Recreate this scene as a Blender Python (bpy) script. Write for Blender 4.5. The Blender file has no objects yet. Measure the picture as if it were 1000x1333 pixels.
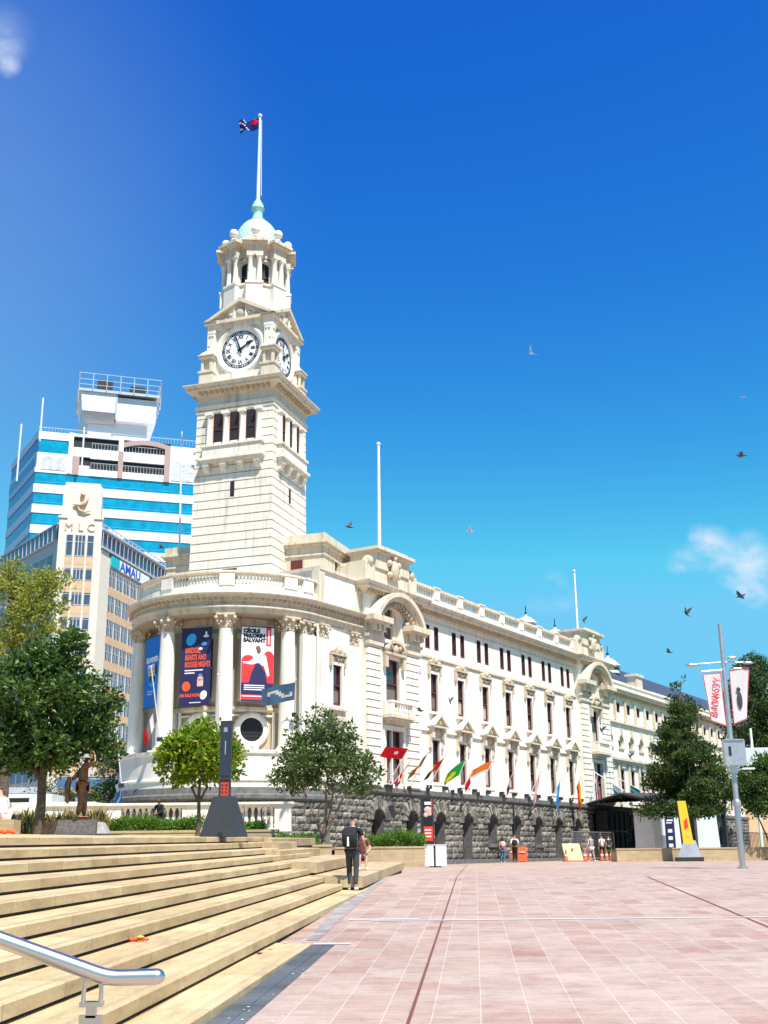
import bpy, math, random
from mathutils import Vector, Matrix, noise
random.seed(11)
R = math.radians
sc = bpy.context.scene
COL = sc.collection

# ------------------------------------------------------------------ camera
F_PX = 1500.0
TH = math.atan(449/1500.0); ROLL = R(0.6); EYE = 0.6
cf = Vector((0, math.cos(TH), math.sin(TH)))
r0 = Vector((1, 0, 0)); u0 = Vector((0, -math.sin(TH), math.cos(TH)))
cu = u0*math.cos(ROLL) + r0*math.sin(ROLL)
cr = r0*math.cos(ROLL) - u0*math.sin(ROLL)
cam = bpy.data.cameras.new('camera'); camo = bpy.data.objects.new('camera', cam); COL.objects.link(camo)
M3 = Matrix((cr, cu, -cf)).transposed()
camo.matrix_world = Matrix.Translation((0, 0, EYE)) @ M3.to_4x4()
cam.sensor_fit = 'VERTICAL'; cam.sensor_height = 36; cam.sensor_width = 27
cam.lens = 36*F_PX/1333.0
cam.clip_end = 6000; cam.clip_start = 0.05
sc.camera = camo
CAMO = Vector((0, 0, EYE))

def ray(px, py): return cf + cr*((px-500)/F_PX) + cu*((666.5-py)/F_PX)
def at(px, py, Y):                      # survey helper: the world point seen there, Y metres ahead
    d = ray(px, py); return CAMO + d*(Y/d.y)

# ------------------------------------------------------------------ tags
def tag(o, label=None, cat=None, group=None, kind=None):
    if label: o['label'] = label
    if cat: o['category'] = cat
    if group: o['group'] = group
    if kind: o['kind'] = kind
    return o
ROOTM = {}
def empty(name, loc, rz=0, label=None, cat=None, group=None, kind=None):
    o = bpy.data.objects.new(name, None); COL.objects.link(o)
    o.location = loc; o.rotation_euler = (0, 0, rz); o.empty_display_size = 0.3
    ROOTM[o.name] = Matrix.Translation(Vector(loc)) @ Matrix.Rotation(rz, 4, 'Z')
    return tag(o, label, cat, group, kind)
def copy_tree(o, parent=None):
    c = o.copy(); COL.objects.link(c); c.parent = parent
    for ch in list(o.children): copy_tree(ch, c)
    return c

# ------------------------------------------------------------------ mesh builder
class MB:
    def __init__(s, M=None): s.v = []; s.f = []; s.m = []; s.M = M or Matrix.Identity(4); s.mi = 0; s.uv = None
    def add(s, vs, fs):
        n = len(s.v); M = s.M
        s.v += [M @ Vector(p) for p in vs]
        for f in fs: s.f.append([i+n for i in f]); s.m.append(s.mi)
    def box(s, x0, x1, y0, y1, z0, z1):
        x0, x1 = min(x0, x1), max(x0, x1); y0, y1 = min(y0, y1), max(y0, y1); z0, z1 = min(z0, z1), max(z0, z1)
        s.add([(x0,y0,z0),(x1,y0,z0),(x1,y1,z0),(x0,y1,z0),(x0,y0,z1),(x1,y0,z1),(x1,y1,z1),(x0,y1,z1)],
              [(0,3,2,1),(4,5,6,7),(0,1,5,4),(1,2,6,5),(2,3,7,6),(3,0,4,7)])
    def frustum(s, a, b, z0, z1):       # a,b = (x0,x1,y0,y1)
        s.add([(a[0],a[2],z0),(a[1],a[2],z0),(a[1],a[3],z0),(a[0],a[3],z0),(b[0],b[2],z1),(b[1],b[2],z1),(b[1],b[3],z1),(b[0],b[3],z1)],
              [(0,3,2,1),(4,5,6,7),(0,1,5,4),(1,2,6,5),(2,3,7,6),(3,0,4,7)])
    def prism(s, pts, ext):             # pts: planar 3D loop, ext vector
        n = len(pts); e = Vector(ext); p = [Vector(q) for q in pts]
        s.add(p + [q+e for q in p], [tuple(range(n)), tuple(range(2*n-1, n-1, -1))] + [(i, (i+1) % n + 0, (i+1) % n + n, i+n) for i in range(n)])
    def poly(s, pts): s.add(pts, [tuple(range(len(pts)))])
    def lathe(s, prof, cx=0, cy=0, seg=16, a0=0, a1=2*math.pi, cap=True, ax=1, ay=1):
        full = abs(a1-a0-2*math.pi) < 1e-4; n = seg if full else seg+1
        vs = []; fs = []
        for r, z in prof:
            for i in range(n):
                a = a0+(a1-a0)*i/seg; vs.append((cx+r*ax*math.cos(a), cy+r*ay*math.sin(a), z))
        for j in range(len(prof)-1):
            for i in range(seg):
                k = (i+1) % n; fs.append((j*n+i, j*n+k, (j+1)*n+k, (j+1)*n+i))
        if cap and full: fs.append(tuple(range(n-1, -1, -1))); fs.append(tuple((len(prof)-1)*n+i for i in range(n)))
        s.add(vs, fs)
    def tube(s, pts, rr, seg=8, cap=True):
        P = [Vector(p) for p in pts]; n = len(P)
        if not hasattr(rr, '__len__'): rr = [rr]*n
        vs = []; fs = []; up = None
        for i, p in enumerate(P):
            t = (P[min(i+1, n-1)]-P[max(i-1, 0)]).normalized()
            if up is None:
                up = t.orthogonal().normalized()
            up = (up - t*up.dot(t)).normalized(); sd = t.cross(up)
            for k in range(seg):
                a = 2*math.pi*k/seg; vs.append(p + (up*math.cos(a)+sd*math.sin(a))*rr[i])
        for i in range(n-1):
            for k in range(seg):
                l = (k+1) % seg; fs.append((i*seg+k, i*seg+l, (i+1)*seg+l, (i+1)*seg+k))
        if cap: fs.append(tuple(range(seg-1, -1, -1))); fs.append(tuple((n-1)*seg+k for k in range(seg)))
        s.add(vs, fs)
    def sphere(s, c, r, sx=1, sy=1, sz=1, seg=12, rings=8):
        prof = [(r*math.sin(math.pi*j/rings), -r*math.cos(math.pi*j/rings)) for j in range(rings+1)]
        vs = []; fs = []
        for (q, z) in prof:
            for i in range(seg):
                a = 2*math.pi*i/seg; vs.append((c[0]+q*sx*math.cos(a), c[1]+q*sy*math.sin(a), c[2]+z*sz))
        for j in range(rings):
            for i in range(seg):
                k = (i+1) % seg; fs.append((j*seg+i, j*seg+k, (j+1)*seg+k, (j+1)*seg+i))
        s.add(vs, fs)
    def sweep(s, path, prof, closed=False, side=1):
        # path: xy points; prof: closed loop of (outward offset, z); outward = right of travel * side
        P = [Vector((p[0], p[1])) for p in path]; n = len(P); m = len(prof); vs = []; fs = []
        def nrm(a, b):
            d = (b-a).normalized(); return Vector((d.y, -d.x))*side
        for i in range(n):
            if closed: n1 = nrm(P[i-1], P[i]); n2 = nrm(P[i], P[(i+1) % n])
            else:
                n1 = nrm(P[max(i-1, 0)], P[max(i-1, 0)+1]); n2 = nrm(P[min(i, n-2)], P[min(i, n-2)+1])
            b = (n1+n2); b = b/max(b.length_squared/2, 0.2) 
            for (o, z) in prof: vs.append((P[i].x+b.x*o, P[i].y+b.y*o, z))
        for i in range(n if closed else n-1):
            j = (i+1) % n
            for k in range(m):
                l = (k+1) % m; fs.append((i*m+k, j*m+k, j*m+l, i*m+l))
        if not closed: fs.append(tuple(range(m))); fs.append(tuple((n-1)*m+k for k in range(m-1, -1, -1)))
        s.add(vs, fs)
    def wall(s, x0, x1, z0, z1, y, holes, depth, back=True):
        # wall face in the local xz plane at y, openings (hx0,hx1,hz0,hz1[,arch]) with reveals to y+depth
        xs = sorted({x0, x1} | {h[0] for h in holes} | {h[1] for h in holes})
        zs = sorted({z0, z1} | {h[2] for h in holes} | {h[3] for h in holes})
        for i in range(len(xs)-1):
            for j in range(len(zs)-1):
                cx = (xs[i]+xs[i+1])/2; cz = (zs[j]+zs[j+1])/2
                if cx < x0 or cx > x1 or cz < z0 or cz > z1: continue
                if any(h[0] < cx < h[1] and h[2] < cz < h[3] for h in holes): continue
                s.poly([(xs[i],y,zs[j]),(xs[i+1],y,zs[j]),(xs[i+1],y,zs[j+1]),(xs[i],y,zs[j+1])])
        for h in holes:
            a, b, c, d = h[:4]; yd = y+depth
            s.poly([(a,y,c),(a,y,d),(a,yd,d),(a,yd,c)]); s.poly([(b,y,c),(b,yd,c),(b,yd,d),(b,y,d)])
            s.poly([(a,y,c),(a,yd,c),(b,yd,c),(b,y,c)])
            if len(h) > 4:              # semicircular head: fill the corners
                r = (b-a)/2; cx = (a+b)/2; N = 10; zc = d-r
                arc = [(cx-r*math.cos(math.pi*k/N), zc+r*math.sin(math.pi*k/N)) for k in range(N+1)]
                for k in range(N):
                    p, q = arc[k], arc[k+1]
                    s.poly([(p[0],y,p[1]),(q[0],y,q[1]),(q[0],y,d),(p[0],y,d)])
                    s.poly([(p[0],y,p[1]),(p[0],yd,p[1]),(q[0],yd,q[1]),(q[0],y,q[1])])
            else: s.poly([(a,y,d),(b,y,d),(b,yd,d),(a,yd,d)])
    def build(s, name, mat, parent=None, smooth=False, label=None):
        me = bpy.data.meshes.new(name)
        if parent is not None:
            Mi = ROOTM[parent.name].inverted(); vs = [Mi @ v for v in s.v]
        else: vs = s.v
        me.from_pydata([tuple(v) for v in vs], [], s.f)
        mats = mat if isinstance(mat, (list, tuple)) else [mat]
        for m in mats: me.materials.append(m)
        if len(mats) > 1: me.polygons.foreach_set('material_index', s.m)
        if smooth:
            me.polygons.foreach_set('use_smooth', [True]*len(me.polygons))
            try: me.set_sharp_from_angle(angle=R(38))
            except Exception: pass
        me.update()
        o = bpy.data.objects.new(name, me); COL.objects.link(o)
        if parent is not None: o.parent = parent; ROOTM[o.name] = ROOTM[parent.name]
        else: ROOTM[o.name] = Matrix.Identity(4)
        if label: o['label'] = label
        return o
def rebase(o, loc):                      # give a one-mesh thing its origin at its base
    loc = Vector(loc); o.data.transform(Matrix.Translation(-loc)); o.location = loc
    ROOTM[o.name] = Matrix.Translation(loc); return o

# ------------------------------------------------------------------ materials
def nt(m):
    m.use_nodes = True; n = m.node_tree; n.nodes.clear(); return n
def N(t, typ, **k):
    x = t.nodes.new(typ)
    for a, b in k.items():
        if a in ('operation','blend_type','data_type','feature','distance','noise_dimensions','offset','squash','interpolation','wave_type','bands_direction','clamp'): setattr(x, a, b)
        else: x.inputs[a].default_value = b
    return x
def ramp(t, fac, stops):
    r = t.nodes.new('ShaderNodeValToRGB'); t.links.new(fac, r.inputs[0])
    e = r.color_ramp.elements
    while len(e) < len(stops): e.new(0.5)
    for i, (p, c) in enumerate(stops): e[i].position = p; e[i].color = (*c, 1) if len(c) == 3 else c
    return r.outputs[0]
def mixc(t, fac, a, b, mode='MIX'):
    m = t.nodes.new('ShaderNodeMix'); m.data_type = 'RGBA'; m.blend_type = mode
    for i, v in ((0, fac), (6, a), (7, b)):
        if hasattr(v, 'is_linked'): t.links.new(v, m.inputs[i])
        elif i == 0: m.inputs[0].default_value = v
        else: m.inputs[i].default_value = (*v, 1)
    return m.outputs[2]
def finish(t, col, rough=0.7, metal=0, bump=None, bs=0.3, bd=0.02, spec=0.4, extra=None):
    b = t.nodes.new('ShaderNodeBsdfPrincipled'); o = t.nodes.new('ShaderNodeOutputMaterial')
    if hasattr(col, 'is_linked'): t.links.new(col, b.inputs['Base Color'])
    else: b.inputs['Base Color'].default_value = (*col, 1)
    if hasattr(rough, 'is_linked'): t.links.new(rough, b.inputs['Roughness'])
    else: b.inputs['Roughness'].default_value = rough
    b.inputs['Metallic'].default_value = metal; b.inputs['Specular IOR Level'].default_value = spec
    if bump is not None:
        bn = t.nodes.new('ShaderNodeBump'); bn.inputs['Strength'].default_value = bs; bn.inputs['Distance'].default_value = bd
        t.links.new(bump, bn.inputs['Height']); t.links.new(bn.outputs[0], b.inputs['Normal'])
    t.links.new(b.outputs[0], o.inputs[0]); return b
def coords(t, scale=(1,1,1), kind='Object', rot=(0,0,0), loc=(0,0,0)):
    c = t.nodes.new('ShaderNodeTexCoord'); m = t.nodes.new('ShaderNodeMapping')
    m.inputs['Scale'].default_value = scale; m.inputs['Rotation'].default_value = rot; m.inputs['Location'].default_value = loc
    t.links.new(c.outputs[kind], m.inputs[0]); return m.outputs[0]
def noise_(t, vec, sc_, det=4, ro=0.55):
    n = N(t, 'ShaderNodeTexNoise', Scale=sc_, Detail=det, Roughness=ro); t.links.new(vec, n.inputs['Vector']); return n.outputs['Fac']

def plain(name, c, rough=0.6, metal=0, var=0.12, scale=3.0, bump=0.0, spec=0.4):
    m = bpy.data.materials.new(name); t = nt(m); v = coords(t)
    n = noise_(t, v, scale)
    lo = tuple(max(0, x*(1-var)) for x in c); hi = tuple(min(1, x*(1+var)) for x in c)
    col = ramp(t, n, [(0.3, lo), (0.7, hi)])
    finish(t, col, rough, metal, bump=noise_(t, v, scale*6) if bump else None, bs=bump, spec=spec); return m

def stone_mat(name, base, dirt, streak=0.5, courses=None):
    m = bpy.data.materials.new(name); t = nt(m); v = coords(t)
    a = noise_(t, v, 0.9, 6); b = noise_(t, coords(t, (2.2, 2.2, 0.22)), 1.6, 5, 0.65); c = noise_(t, v, 14, 3)
    col = ramp(t, a, [(0.35, tuple(x*0.93 for x in base)), (0.7, base)])
    st = ramp(t, b, [(0.50, (0,0,0)), (0.74, (1,1,1))])
    mu = N(t, 'ShaderNodeMath', operation='MULTIPLY'); mu.inputs[1].default_value = streak; t.links.new(st, mu.inputs[0])
    col = mixc(t, mu.outputs[0], col, dirt)
    sp = ramp(t, c, [(0.62, (0,0,0)), (0.8, (1,1,1))])
    mu2 = N(t, 'ShaderNodeMath', operation='MULTIPLY'); mu2.inputs[1].default_value = 0.25; t.links.new(sp, mu2.inputs[0])
    col = mixc(t, mu2.outputs[0], col, dirt)
    finish(t, col, 0.75, bump=c, bs=0.25, bd=0.02, spec=0.25); return m

M = {}
M['stone'] = stone_mat('oamaru_stone', (0.81, 0.76, 0.67), (0.42, 0.36, 0.28), 0.58)
M['stone2'] = stone_mat('weathered_shade_stone', (0.66, 0.58, 0.455), (0.30, 0.235, 0.16), 0.8)  # weathered tone, also darkened to paint in shade under the cornices
M['recess'] = stone_mat('recess_stone', (0.46, 0.385, 0.28), (0.22, 0.17, 0.11), 0.7)  # tan stone, darkened in colour to deepen the shade inside the colonnade
M['dentil'] = stone_mat('shade_brown_stone', (0.50, 0.41, 0.30), (0.22, 0.17, 0.11), 0.8)  # dark brown base puts the shade around the dentils into the colour
M['tower'] = stone_mat('tower_stone', (0.79, 0.735, 0.63), (0.38, 0.31, 0.23), 0.68)
M['carve'] = stone_mat('carved_stone', (0.58, 0.485, 0.355), (0.22, 0.165, 0.11), 0.9)
M['white'] = plain('white_paint', (0.80, 0.80, 0.78), 0.45, var=0.05)
M['red'] = plain('red_joinery', (0.115, 0.022, 0.018), 0.4, var=0.2)
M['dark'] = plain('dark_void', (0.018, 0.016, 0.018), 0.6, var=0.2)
M['joint'] = plain('joint_brown', (0.30, 0.25, 0.19), 0.9)  # plain brown for the groove lines on the steps
M['black'] = plain('black_paint', (0.02, 0.02, 0.022), 0.4, var=0.1)
M['steel'] = plain('stainless_steel', (0.66, 0.63, 0.58), 0.30, 1.0, var=0.03, scale=8)
M['galv'] = plain('galvanised_steel', (0.50, 0.51, 0.52), 0.42, 0.8, var=0.1, scale=5)
M['polewhite'] = plain('pole_white', (0.72, 0.72, 0.72), 0.35, var=0.05)
M['copper'] = plain('copper_green', (0.33, 0.62, 0.55), 0.6, var=0.15)
M['skin'] = plain('skin', (0.50, 0.30, 0.22), 0.55, var=0.05)
M['skin2'] = plain('dark_skin', (0.16, 0.085, 0.055), 0.55, var=0.05)
M['hair'] = plain('hair', (0.025, 0.018, 0.014), 0.5)
M['blackcloth'] = plain('black_cloth', (0.014, 0.014, 0.017), 0.85, var=0.2, scale=20)
M['greycloth'] = plain('grey_cloth', (0.045, 0.047, 0.055), 0.85, var=0.15, scale=20)
M['whitecloth'] = plain('white_cloth', (0.75, 0.74, 0.76), 0.85, var=0.05, scale=20)
M['denim'] = plain('denim', (0.06, 0.14, 0.28), 0.85, var=0.2, scale=20)
M['pinkcloth'] = plain('pink_cloth', (0.62, 0.16, 0.22), 0.85, var=0.2, scale=20)
M['peach'] = plain('peach_cloth', (0.72, 0.45, 0.38), 0.85, var=0.2, scale=20)
M['orange'] = plain('orange_plastic', (0.55, 0.10, 0.03), 0.45, var=0.1)
M['cream_board'] = plain('tan_board', (0.72, 0.47, 0.24), 0.6)
M['asphalt'] = plain('asphalt', (0.055, 0.055, 0.058), 0.9, var=0.25, scale=6, bump=0.3)
M['bronze'] = plain('bronze', (0.12, 0.062, 0.035), 0.36, 0.85, var=0.35, scale=7, bump=0.3)
M['granite'] = plain('dark_granite', (0.12, 0.10, 0.09), 0.45, var=0.35, scale=14, bump=0.2)
M['granitecut'] = plain('pale_granite_end', (0.34, 0.32, 0.30), 0.7, var=0.2, scale=10, bump=0.4)
M['pylon'] = plain('charcoal_panel', (0.034, 0.035, 0.038), 0.5, 0.0, var=0.12, scale=5)
M['signred'] = plain('sign_red', (0.75, 0.06, 0.03), 0.5, var=0.06)
M['signyellow'] = plain('sign_yellow', (0.85, 0.52, 0.03), 0.45, var=0.06)
M['navy'] = plain('banner_navy', (0.018, 0.018, 0.085), 0.6, var=0.08)
M['bblue'] = plain('banner_blue', (0.01, 0.17, 0.55), 0.6, var=0.12, scale=1.0)
M['bwhite'] = plain('banner_white', (0.80, 0.77, 0.78), 0.6, var=0.03)
M['bred'] = plain('banner_red', (0.72, 0.03, 0.035), 0.6, var=0.1)
M['borange'] = plain('banner_orange', (0.80, 0.10, 0.03), 0.6, var=0.05)
M['bcyan'] = plain('banner_cyan', (0.03, 0.38, 0.75), 0.6, var=0.1)
M['clockwhite'] = plain('clock_dial', (0.83, 0.83, 0.81), 0.4, var=0.03)

def glass(name, c, rough=0.08):
    m = bpy.data.materials.new(name); t = nt(m)
    v = coords(t); n = noise_(t, v, 0.7, 2)
    col = ramp(t, n, [(0.35, tuple(x*0.7 for x in c)), (0.65, c)])
    finish(t, col, rough, 0.0, bump=noise_(t, v, 1.2, 1), bs=0.05, bd=0.05, spec=0.9); return m
M['glass'] = glass('window_glass', (0.035, 0.038, 0.045))
M['blueglass'] = glass('blue_glass', (0.0, 0.33, 0.52), 0.15)
M['blueglass2'] = glass('shaded_blue_glass', (0.03, 0.16, 0.42), 0.12)

def basalt_mat():
    m = bpy.data.materials.new('basalt_blocks'); t = nt(m); v = coords(t)
    g = t.nodes.new('ShaderNodeNewGeometry')
    n = noise_(t, v, 5, 6, 0.7)
    c1 = ramp(t, g.outputs['Random Per Island'], [(0.0, (0.11, 0.102, 0.092)), (0.55, (0.215, 0.198, 0.172)), (1.0, (0.34, 0.31, 0.27))])
    c2 = ramp(t, n, [(0.38, (0.35, 0.35, 0.35)), (0.66, (1.3, 1.28, 1.22))])
    finish(t, mixc(t, 1.0, c1, c2, 'MULTIPLY'), 0.9, bump=n, bs=0.9, bd=0.07); return m
M['basalt'] = basalt_mat()
M['basaltband'] = plain('basalt_band', (0.13, 0.125, 0.12), 0.85, var=0.3, scale=4, bump=0.4)

def slab_mat(name, a, b, gap=1.25):
    # pale sandstone slabs: tone changes slab by slab along the object's x axis
    m = bpy.data.materials.new(name); t = nt(m)
    v = coords(t)
    sx = t.nodes.new('ShaderNodeSeparateXYZ'); t.links.new(v, sx.inputs[0])
    ro = t.nodes.new('ShaderNodeMath'); ro.operation = 'MULTIPLY_ADD'; t.links.new(sx.outputs[1], ro.inputs[0]); ro.inputs[1].default_value = 2.083; ro.inputs[2].default_value = 0.37
    fl = t.nodes.new('ShaderNodeMath'); fl.operation = 'FLOOR'; t.links.new(ro.outputs[0], fl.inputs[0])
    of = t.nodes.new('ShaderNodeMath'); of.operation = 'MULTIPLY_ADD'; t.links.new(fl.outputs[0], of.inputs[0]); of.inputs[1].default_value = 0.437
    t.links.new(sx.outputs[0], of.inputs[2])
    dv = t.nodes.new('ShaderNodeMath'); dv.operation = 'DIVIDE'; t.links.new(of.outputs[0], dv.inputs[0]); dv.inputs[1].default_value = gap
    f2 = t.nodes.new('ShaderNodeMath'); f2.operation = 'FLOOR'; t.links.new(dv.outputs[0], f2.inputs[0])
    fr = t.nodes.new('ShaderNodeMath'); fr.operation = 'FRACT'; t.links.new(dv.outputs[0], fr.inputs[0])
    cb = t.nodes.new('ShaderNodeCombineXYZ'); t.links.new(f2.outputs[0], cb.inputs[0]); t.links.new(fl.outputs[0], cb.inputs[1])
    wn = t.nodes.new('ShaderNodeTexWhiteNoise'); t.links.new(cb.outputs[0], wn.inputs[0])
    c1 = ramp(t, wn.outputs['Value'], [(0, a), (1, b)])
    n1 = noise_(t, coords(t, (1.0, 5, 5)), 1.3, 6, 0.65); n2 = noise_(t, v, 30, 3)
    c2 = mixc(t, 1.0, c1, ramp(t, n1, [(0.27, (0.68, 0.64, 0.58)), (0.45, (0.9, 0.89, 0.87)), (0.65, (1.08, 1.06, 1.04))]), 'MULTIPLY')
    c2 = mixc(t, 1.0, c2, ramp(t, n2, [(0.3, (0.86, 0.86, 0.86)), (0.7, (1.06, 1.06, 1.06))]), 'MULTIPLY')
    jt = ramp(t, fr.outputs[0], [(0.0, (0.34, 0.28, 0.2)), (0.012, (1, 1, 1))])
    finish(t, mixc(t, 1.0, c2, jt, 'MULTIPLY'), 0.75, bump=n2, bs=0.2, bd=0.01, spec=0.25); return m
M['slab'] = slab_mat('sandstone_slabs', (0.46, 0.34, 0.185), (0.60, 0.46, 0.27))
M['slabtop'] = slab_mat('sandstone_walls', (0.42, 0.31, 0.18), (0.52, 0.40, 0.25), 1.6)

def paver_mat():
    m = bpy.data.materials.new('pink_pavers'); t = nt(m)
    v = coords(t, rot=(0, 0, R(90+4.2)))
    br = t.nodes.new('ShaderNodeTexBrick'); t.links.new(v, br.inputs['Vector'])
    br.offset = 0.5; br.squash = 1.0
    for k, x in (('Scale', 1.0), ('Mortar Size', 0.004), ('Brick Width', 0.66), ('Row Height', 0.415), ('Bias', 0.0), ('Mortar Smooth', 0.3)): br.inputs[k].default_value = x
    br.inputs['Color1'].default_value = (0, 0, 0, 1); br.inputs['Color2'].default_value = (1, 1, 1, 1); br.inputs['Mortar'].default_value = (0.5, 0.5, 0.5, 1)
    c1 = ramp(t, br.outputs['Color'], [(0.0, (0.36, 0.215, 0.165)), (0.12, (0.39, 0.265, 0.21)), (0.4, (0.41, 0.295, 0.235)), (0.8, (0.43, 0.325, 0.265)), (1.0, (0.375, 0.24, 0.19))])
    n1 = noise_(t, v, 0.35, 5); n2 = noise_(t, coords(t, (1.2, 4.5, 1), rot=(0,0,R(4))), 1.6, 6, 0.7); n3 = noise_(t, v, 40, 3)
    c = mixc(t, 1.0, c1, ramp(t, n2, [(0.28, (0.80, 0.76, 0.73)), (0.5, (1.0, 1.0, 1.0)), (0.72, (1.07, 1.10, 1.11))]), 'MULTIPLY')
    c = mixc(t, 1.0, c, ramp(t, n1, [(0.3, (0.9, 0.88, 0.88)), (0.7, (1.08, 1.08, 1.09))]), 'MULTIPLY')
    c = mixc(t, 1.0, c, ramp(t, n3, [(0.3, (0.9, 0.9, 0.9)), (0.7, (1.06, 1.06, 1.06))]), 'MULTIPLY')
    c = mixc(t, br.outputs['Fac'], c, (0.53, 0.47, 0.41))
    n4 = noise_(t, v, 2.3, 6, 0.72)
    c = mixc(t, 1.0, c, ramp(t, n4, [(0.33, (0.80, 0.76, 0.73)), (0.5, (1, 1, 1)), (0.7, (1.08, 1.1, 1.1))]), 'MULTIPLY')
    # droppings and chewing gum
    vo = N(t, 'ShaderNodeTexVoronoi', Scale=1.7); t.links.new(v, vo.inputs['Vector'])
    c = mixc(t, ramp(t, vo.outputs['Distance'], [(0.018, (1,1,1)), (0.03, (0,0,0))]), c, (0.62, 0.60, 0.58))
    finish(t, c, 0.62, bump=n3, bs=0.15, bd=0.01, spec=0.35); return m
M['paver'] = paver_mat()
M['slate'] = plain('slate_border', (0.085, 0.095, 0.10), 0.7, var=0.3, scale=1.4, bump=0.2)
M['whiteline'] = plain('pale_granite_strip', (0.66, 0.63, 0.62), 0.7, var=0.08, scale=9)
M['redline'] = plain('expansion_joint', (0.16, 0.055, 0.045), 0.8)

# ------------------------------------------------------------------ world + sun
SUN_AZ, SUN_EL = 152.0, 60.0
w = bpy.data.worlds.new('World'); sc.world = w; w.use_nodes = True; t = w.node_tree; t.nodes.clear()
sky = t.nodes.new('ShaderNodeTexSky'); sky.sky_type = 'NISHITA'; sky.sun_disc = False
sky.sun_elevation = R(SUN_EL); sky.sun_rotation = R(SUN_AZ); sky.air_density = 1.0; sky.dust_density = 0.15; sky.ozone_density = 2.2
hs = t.nodes.new('ShaderNodeHueSaturation'); hs.inputs['Saturation'].default_value = 1.28; hs.inputs['Hue'].default_value = 0.497; hs.inputs['Value'].default_value = 1.0
t.links.new(sky.outputs[0], hs.inputs['Color'])
sp_ = t.nodes.new('ShaderNodeSeparateColor'); t.links.new(hs.outputs[0], sp_.inputs[0]); cb_ = t.nodes.new('ShaderNodeCombineColor')
for i_, (a_, p_) in enumerate(((2.34, 1.87), (2.28, 1.72), (1.0, 0.58))):   # deep summer sky: steeper grade from zenith to horizon
    m1 = N(t, 'ShaderNodeMath', operation='MULTIPLY'); m1.inputs[1].default_value = 0.168; t.links.new(sp_.outputs[i_], m1.inputs[0])
    m2 = N(t, 'ShaderNodeMath', operation='MINIMUM'); m2.inputs[1].default_value = (0.25, 0.47, 0.92)[i_]; t.links.new(m1.outputs[0], m2.inputs[0])
    m3 = N(t, 'ShaderNodeMath', operation='POWER'); m3.inputs[1].default_value = p_; t.links.new(m2.outputs[0], m3.inputs[0])
    m4 = N(t, 'ShaderNodeMath', operation='MULTIPLY'); m4.inputs[1].default_value = a_/0.168; t.links.new(m3.outputs[0], m4.inputs[0]); t.links.new(m4.outputs[0], cb_.inputs[i_])
tc = t.nodes.new('ShaderNodeTexCoord')
def sky_cloud(px, py, rad, dens, col_in, ns, seed):
    d = ray(px, py).normalized()
    dist = t.nodes.new('ShaderNodeVectorMath'); dist.operation = 'DISTANCE'; dist.inputs[1].default_value = d
    mp = t.nodes.new('ShaderNodeMapping'); mp.inputs['Location'].default_value = (seed, seed*2, 0); mp.inputs['Scale'].default_value = (1, 1, 1.5)
    t.links.new(tc.outputs['Generated'], mp.inputs[0])
    n = N(t, 'ShaderNodeTexNoise', Scale=ns, Detail=7, Roughness=0.6); t.links.new(mp.outputs[0], n.inputs['Vector'])
    wob = t.nodes.new('ShaderNodeVectorMath'); wob.operation = 'MULTIPLY_ADD'
    t.links.new(n.outputs['Color'], wob.inputs[0]); wob.inputs[1].default_value = (rad*1.1,)*3
    t.links.new(tc.outputs['Generated'], wob.inputs[2])
    sub = t.nodes.new('ShaderNodeVectorMath'); sub.operation = 'SUBTRACT'; sub.inputs[1].default_value = (rad*0.55,)*3
    t.links.new(wob.outputs[0], sub.inputs[0]); t.links.new(sub.outputs[0], dist.inputs[0])
    mr = t.nodes.new('ShaderNodeMapRange'); mr.interpolation_type = 'SMOOTHSTEP'
    mr.inputs[1].default_value = rad; mr.inputs[2].default_value = rad*0.15; mr.inputs[3].default_value = 0; mr.inputs[4].default_value = 1
    t.links.new(dist.outputs['Value'], mr.inputs[0])
    m2 = t.nodes.new('ShaderNodeMapRange'); m2.inputs[1].default_value = 0.38; m2.inputs[2].default_value = 0.68; m2.inputs[4].default_value = dens
    t.links.new(n.outputs['Fac'], m2.inputs[0])
    mu = t.nodes.new('ShaderNodeMath'); mu.operation = 'MULTIPLY'; t.links.new(mr.outputs[0], mu.inputs[0]); t.links.new(m2.outputs[0], mu.inputs[1])
    return mixc(t, mu.outputs[0], col_in, (4.6, 5.3, 6.2))
skyc = cb_.outputs[0]
hz_ = t.nodes.new('ShaderNodeVectorMath'); hz_.operation = 'DISTANCE'; hz_.inputs[1].default_value = ray(-260, 330).normalized(); t.links.new(tc.outputs['Generated'], hz_.inputs[0])
hr_ = t.nodes.new('ShaderNodeMapRange'); hr_.interpolation_type = 'SMOOTHSTEP'; hr_.inputs[1].default_value = 0.42; hr_.inputs[2].default_value = 0.08; hr_.inputs[3].default_value = 0; hr_.inputs[4].default_value = 0.30; t.links.new(hz_.outputs['Value'], hr_.inputs[0])
skyc = mixc(t, hr_.outputs[0], skyc, (2.2, 3.6, 5.2))       # thin high haze on the left
for a in ((930,716,0.026,0.95,22,3.1),(978,728,0.030,1.1,20,5.2),(986,762,0.024,0.9,24,2.2),(958,748,0.018,0.8,26,7.7),(892,732,0.018,0.7,26,8.1),(715,772,0.022,0.5,20,1.4),(735,780,0.014,0.4,24,2.4),(4,62,0.020,1.0,14,6.6),(12,85,0.012,0.9,20,9.3),(0,45,0.03,0.35,12,4.1)):
    skyc = sky_cloud(a[0], a[1], a[2], a[3], skyc, a[4], a[5])
bg = t.nodes.new('ShaderNodeBackground'); bg.inputs['Strength'].default_value = 0.10
wo = t.nodes.new('ShaderNodeOutputWorld'); t.links.new(skyc, bg.inputs[0]); t.links.new(bg.outputs[0], wo.inputs[0])
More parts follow.
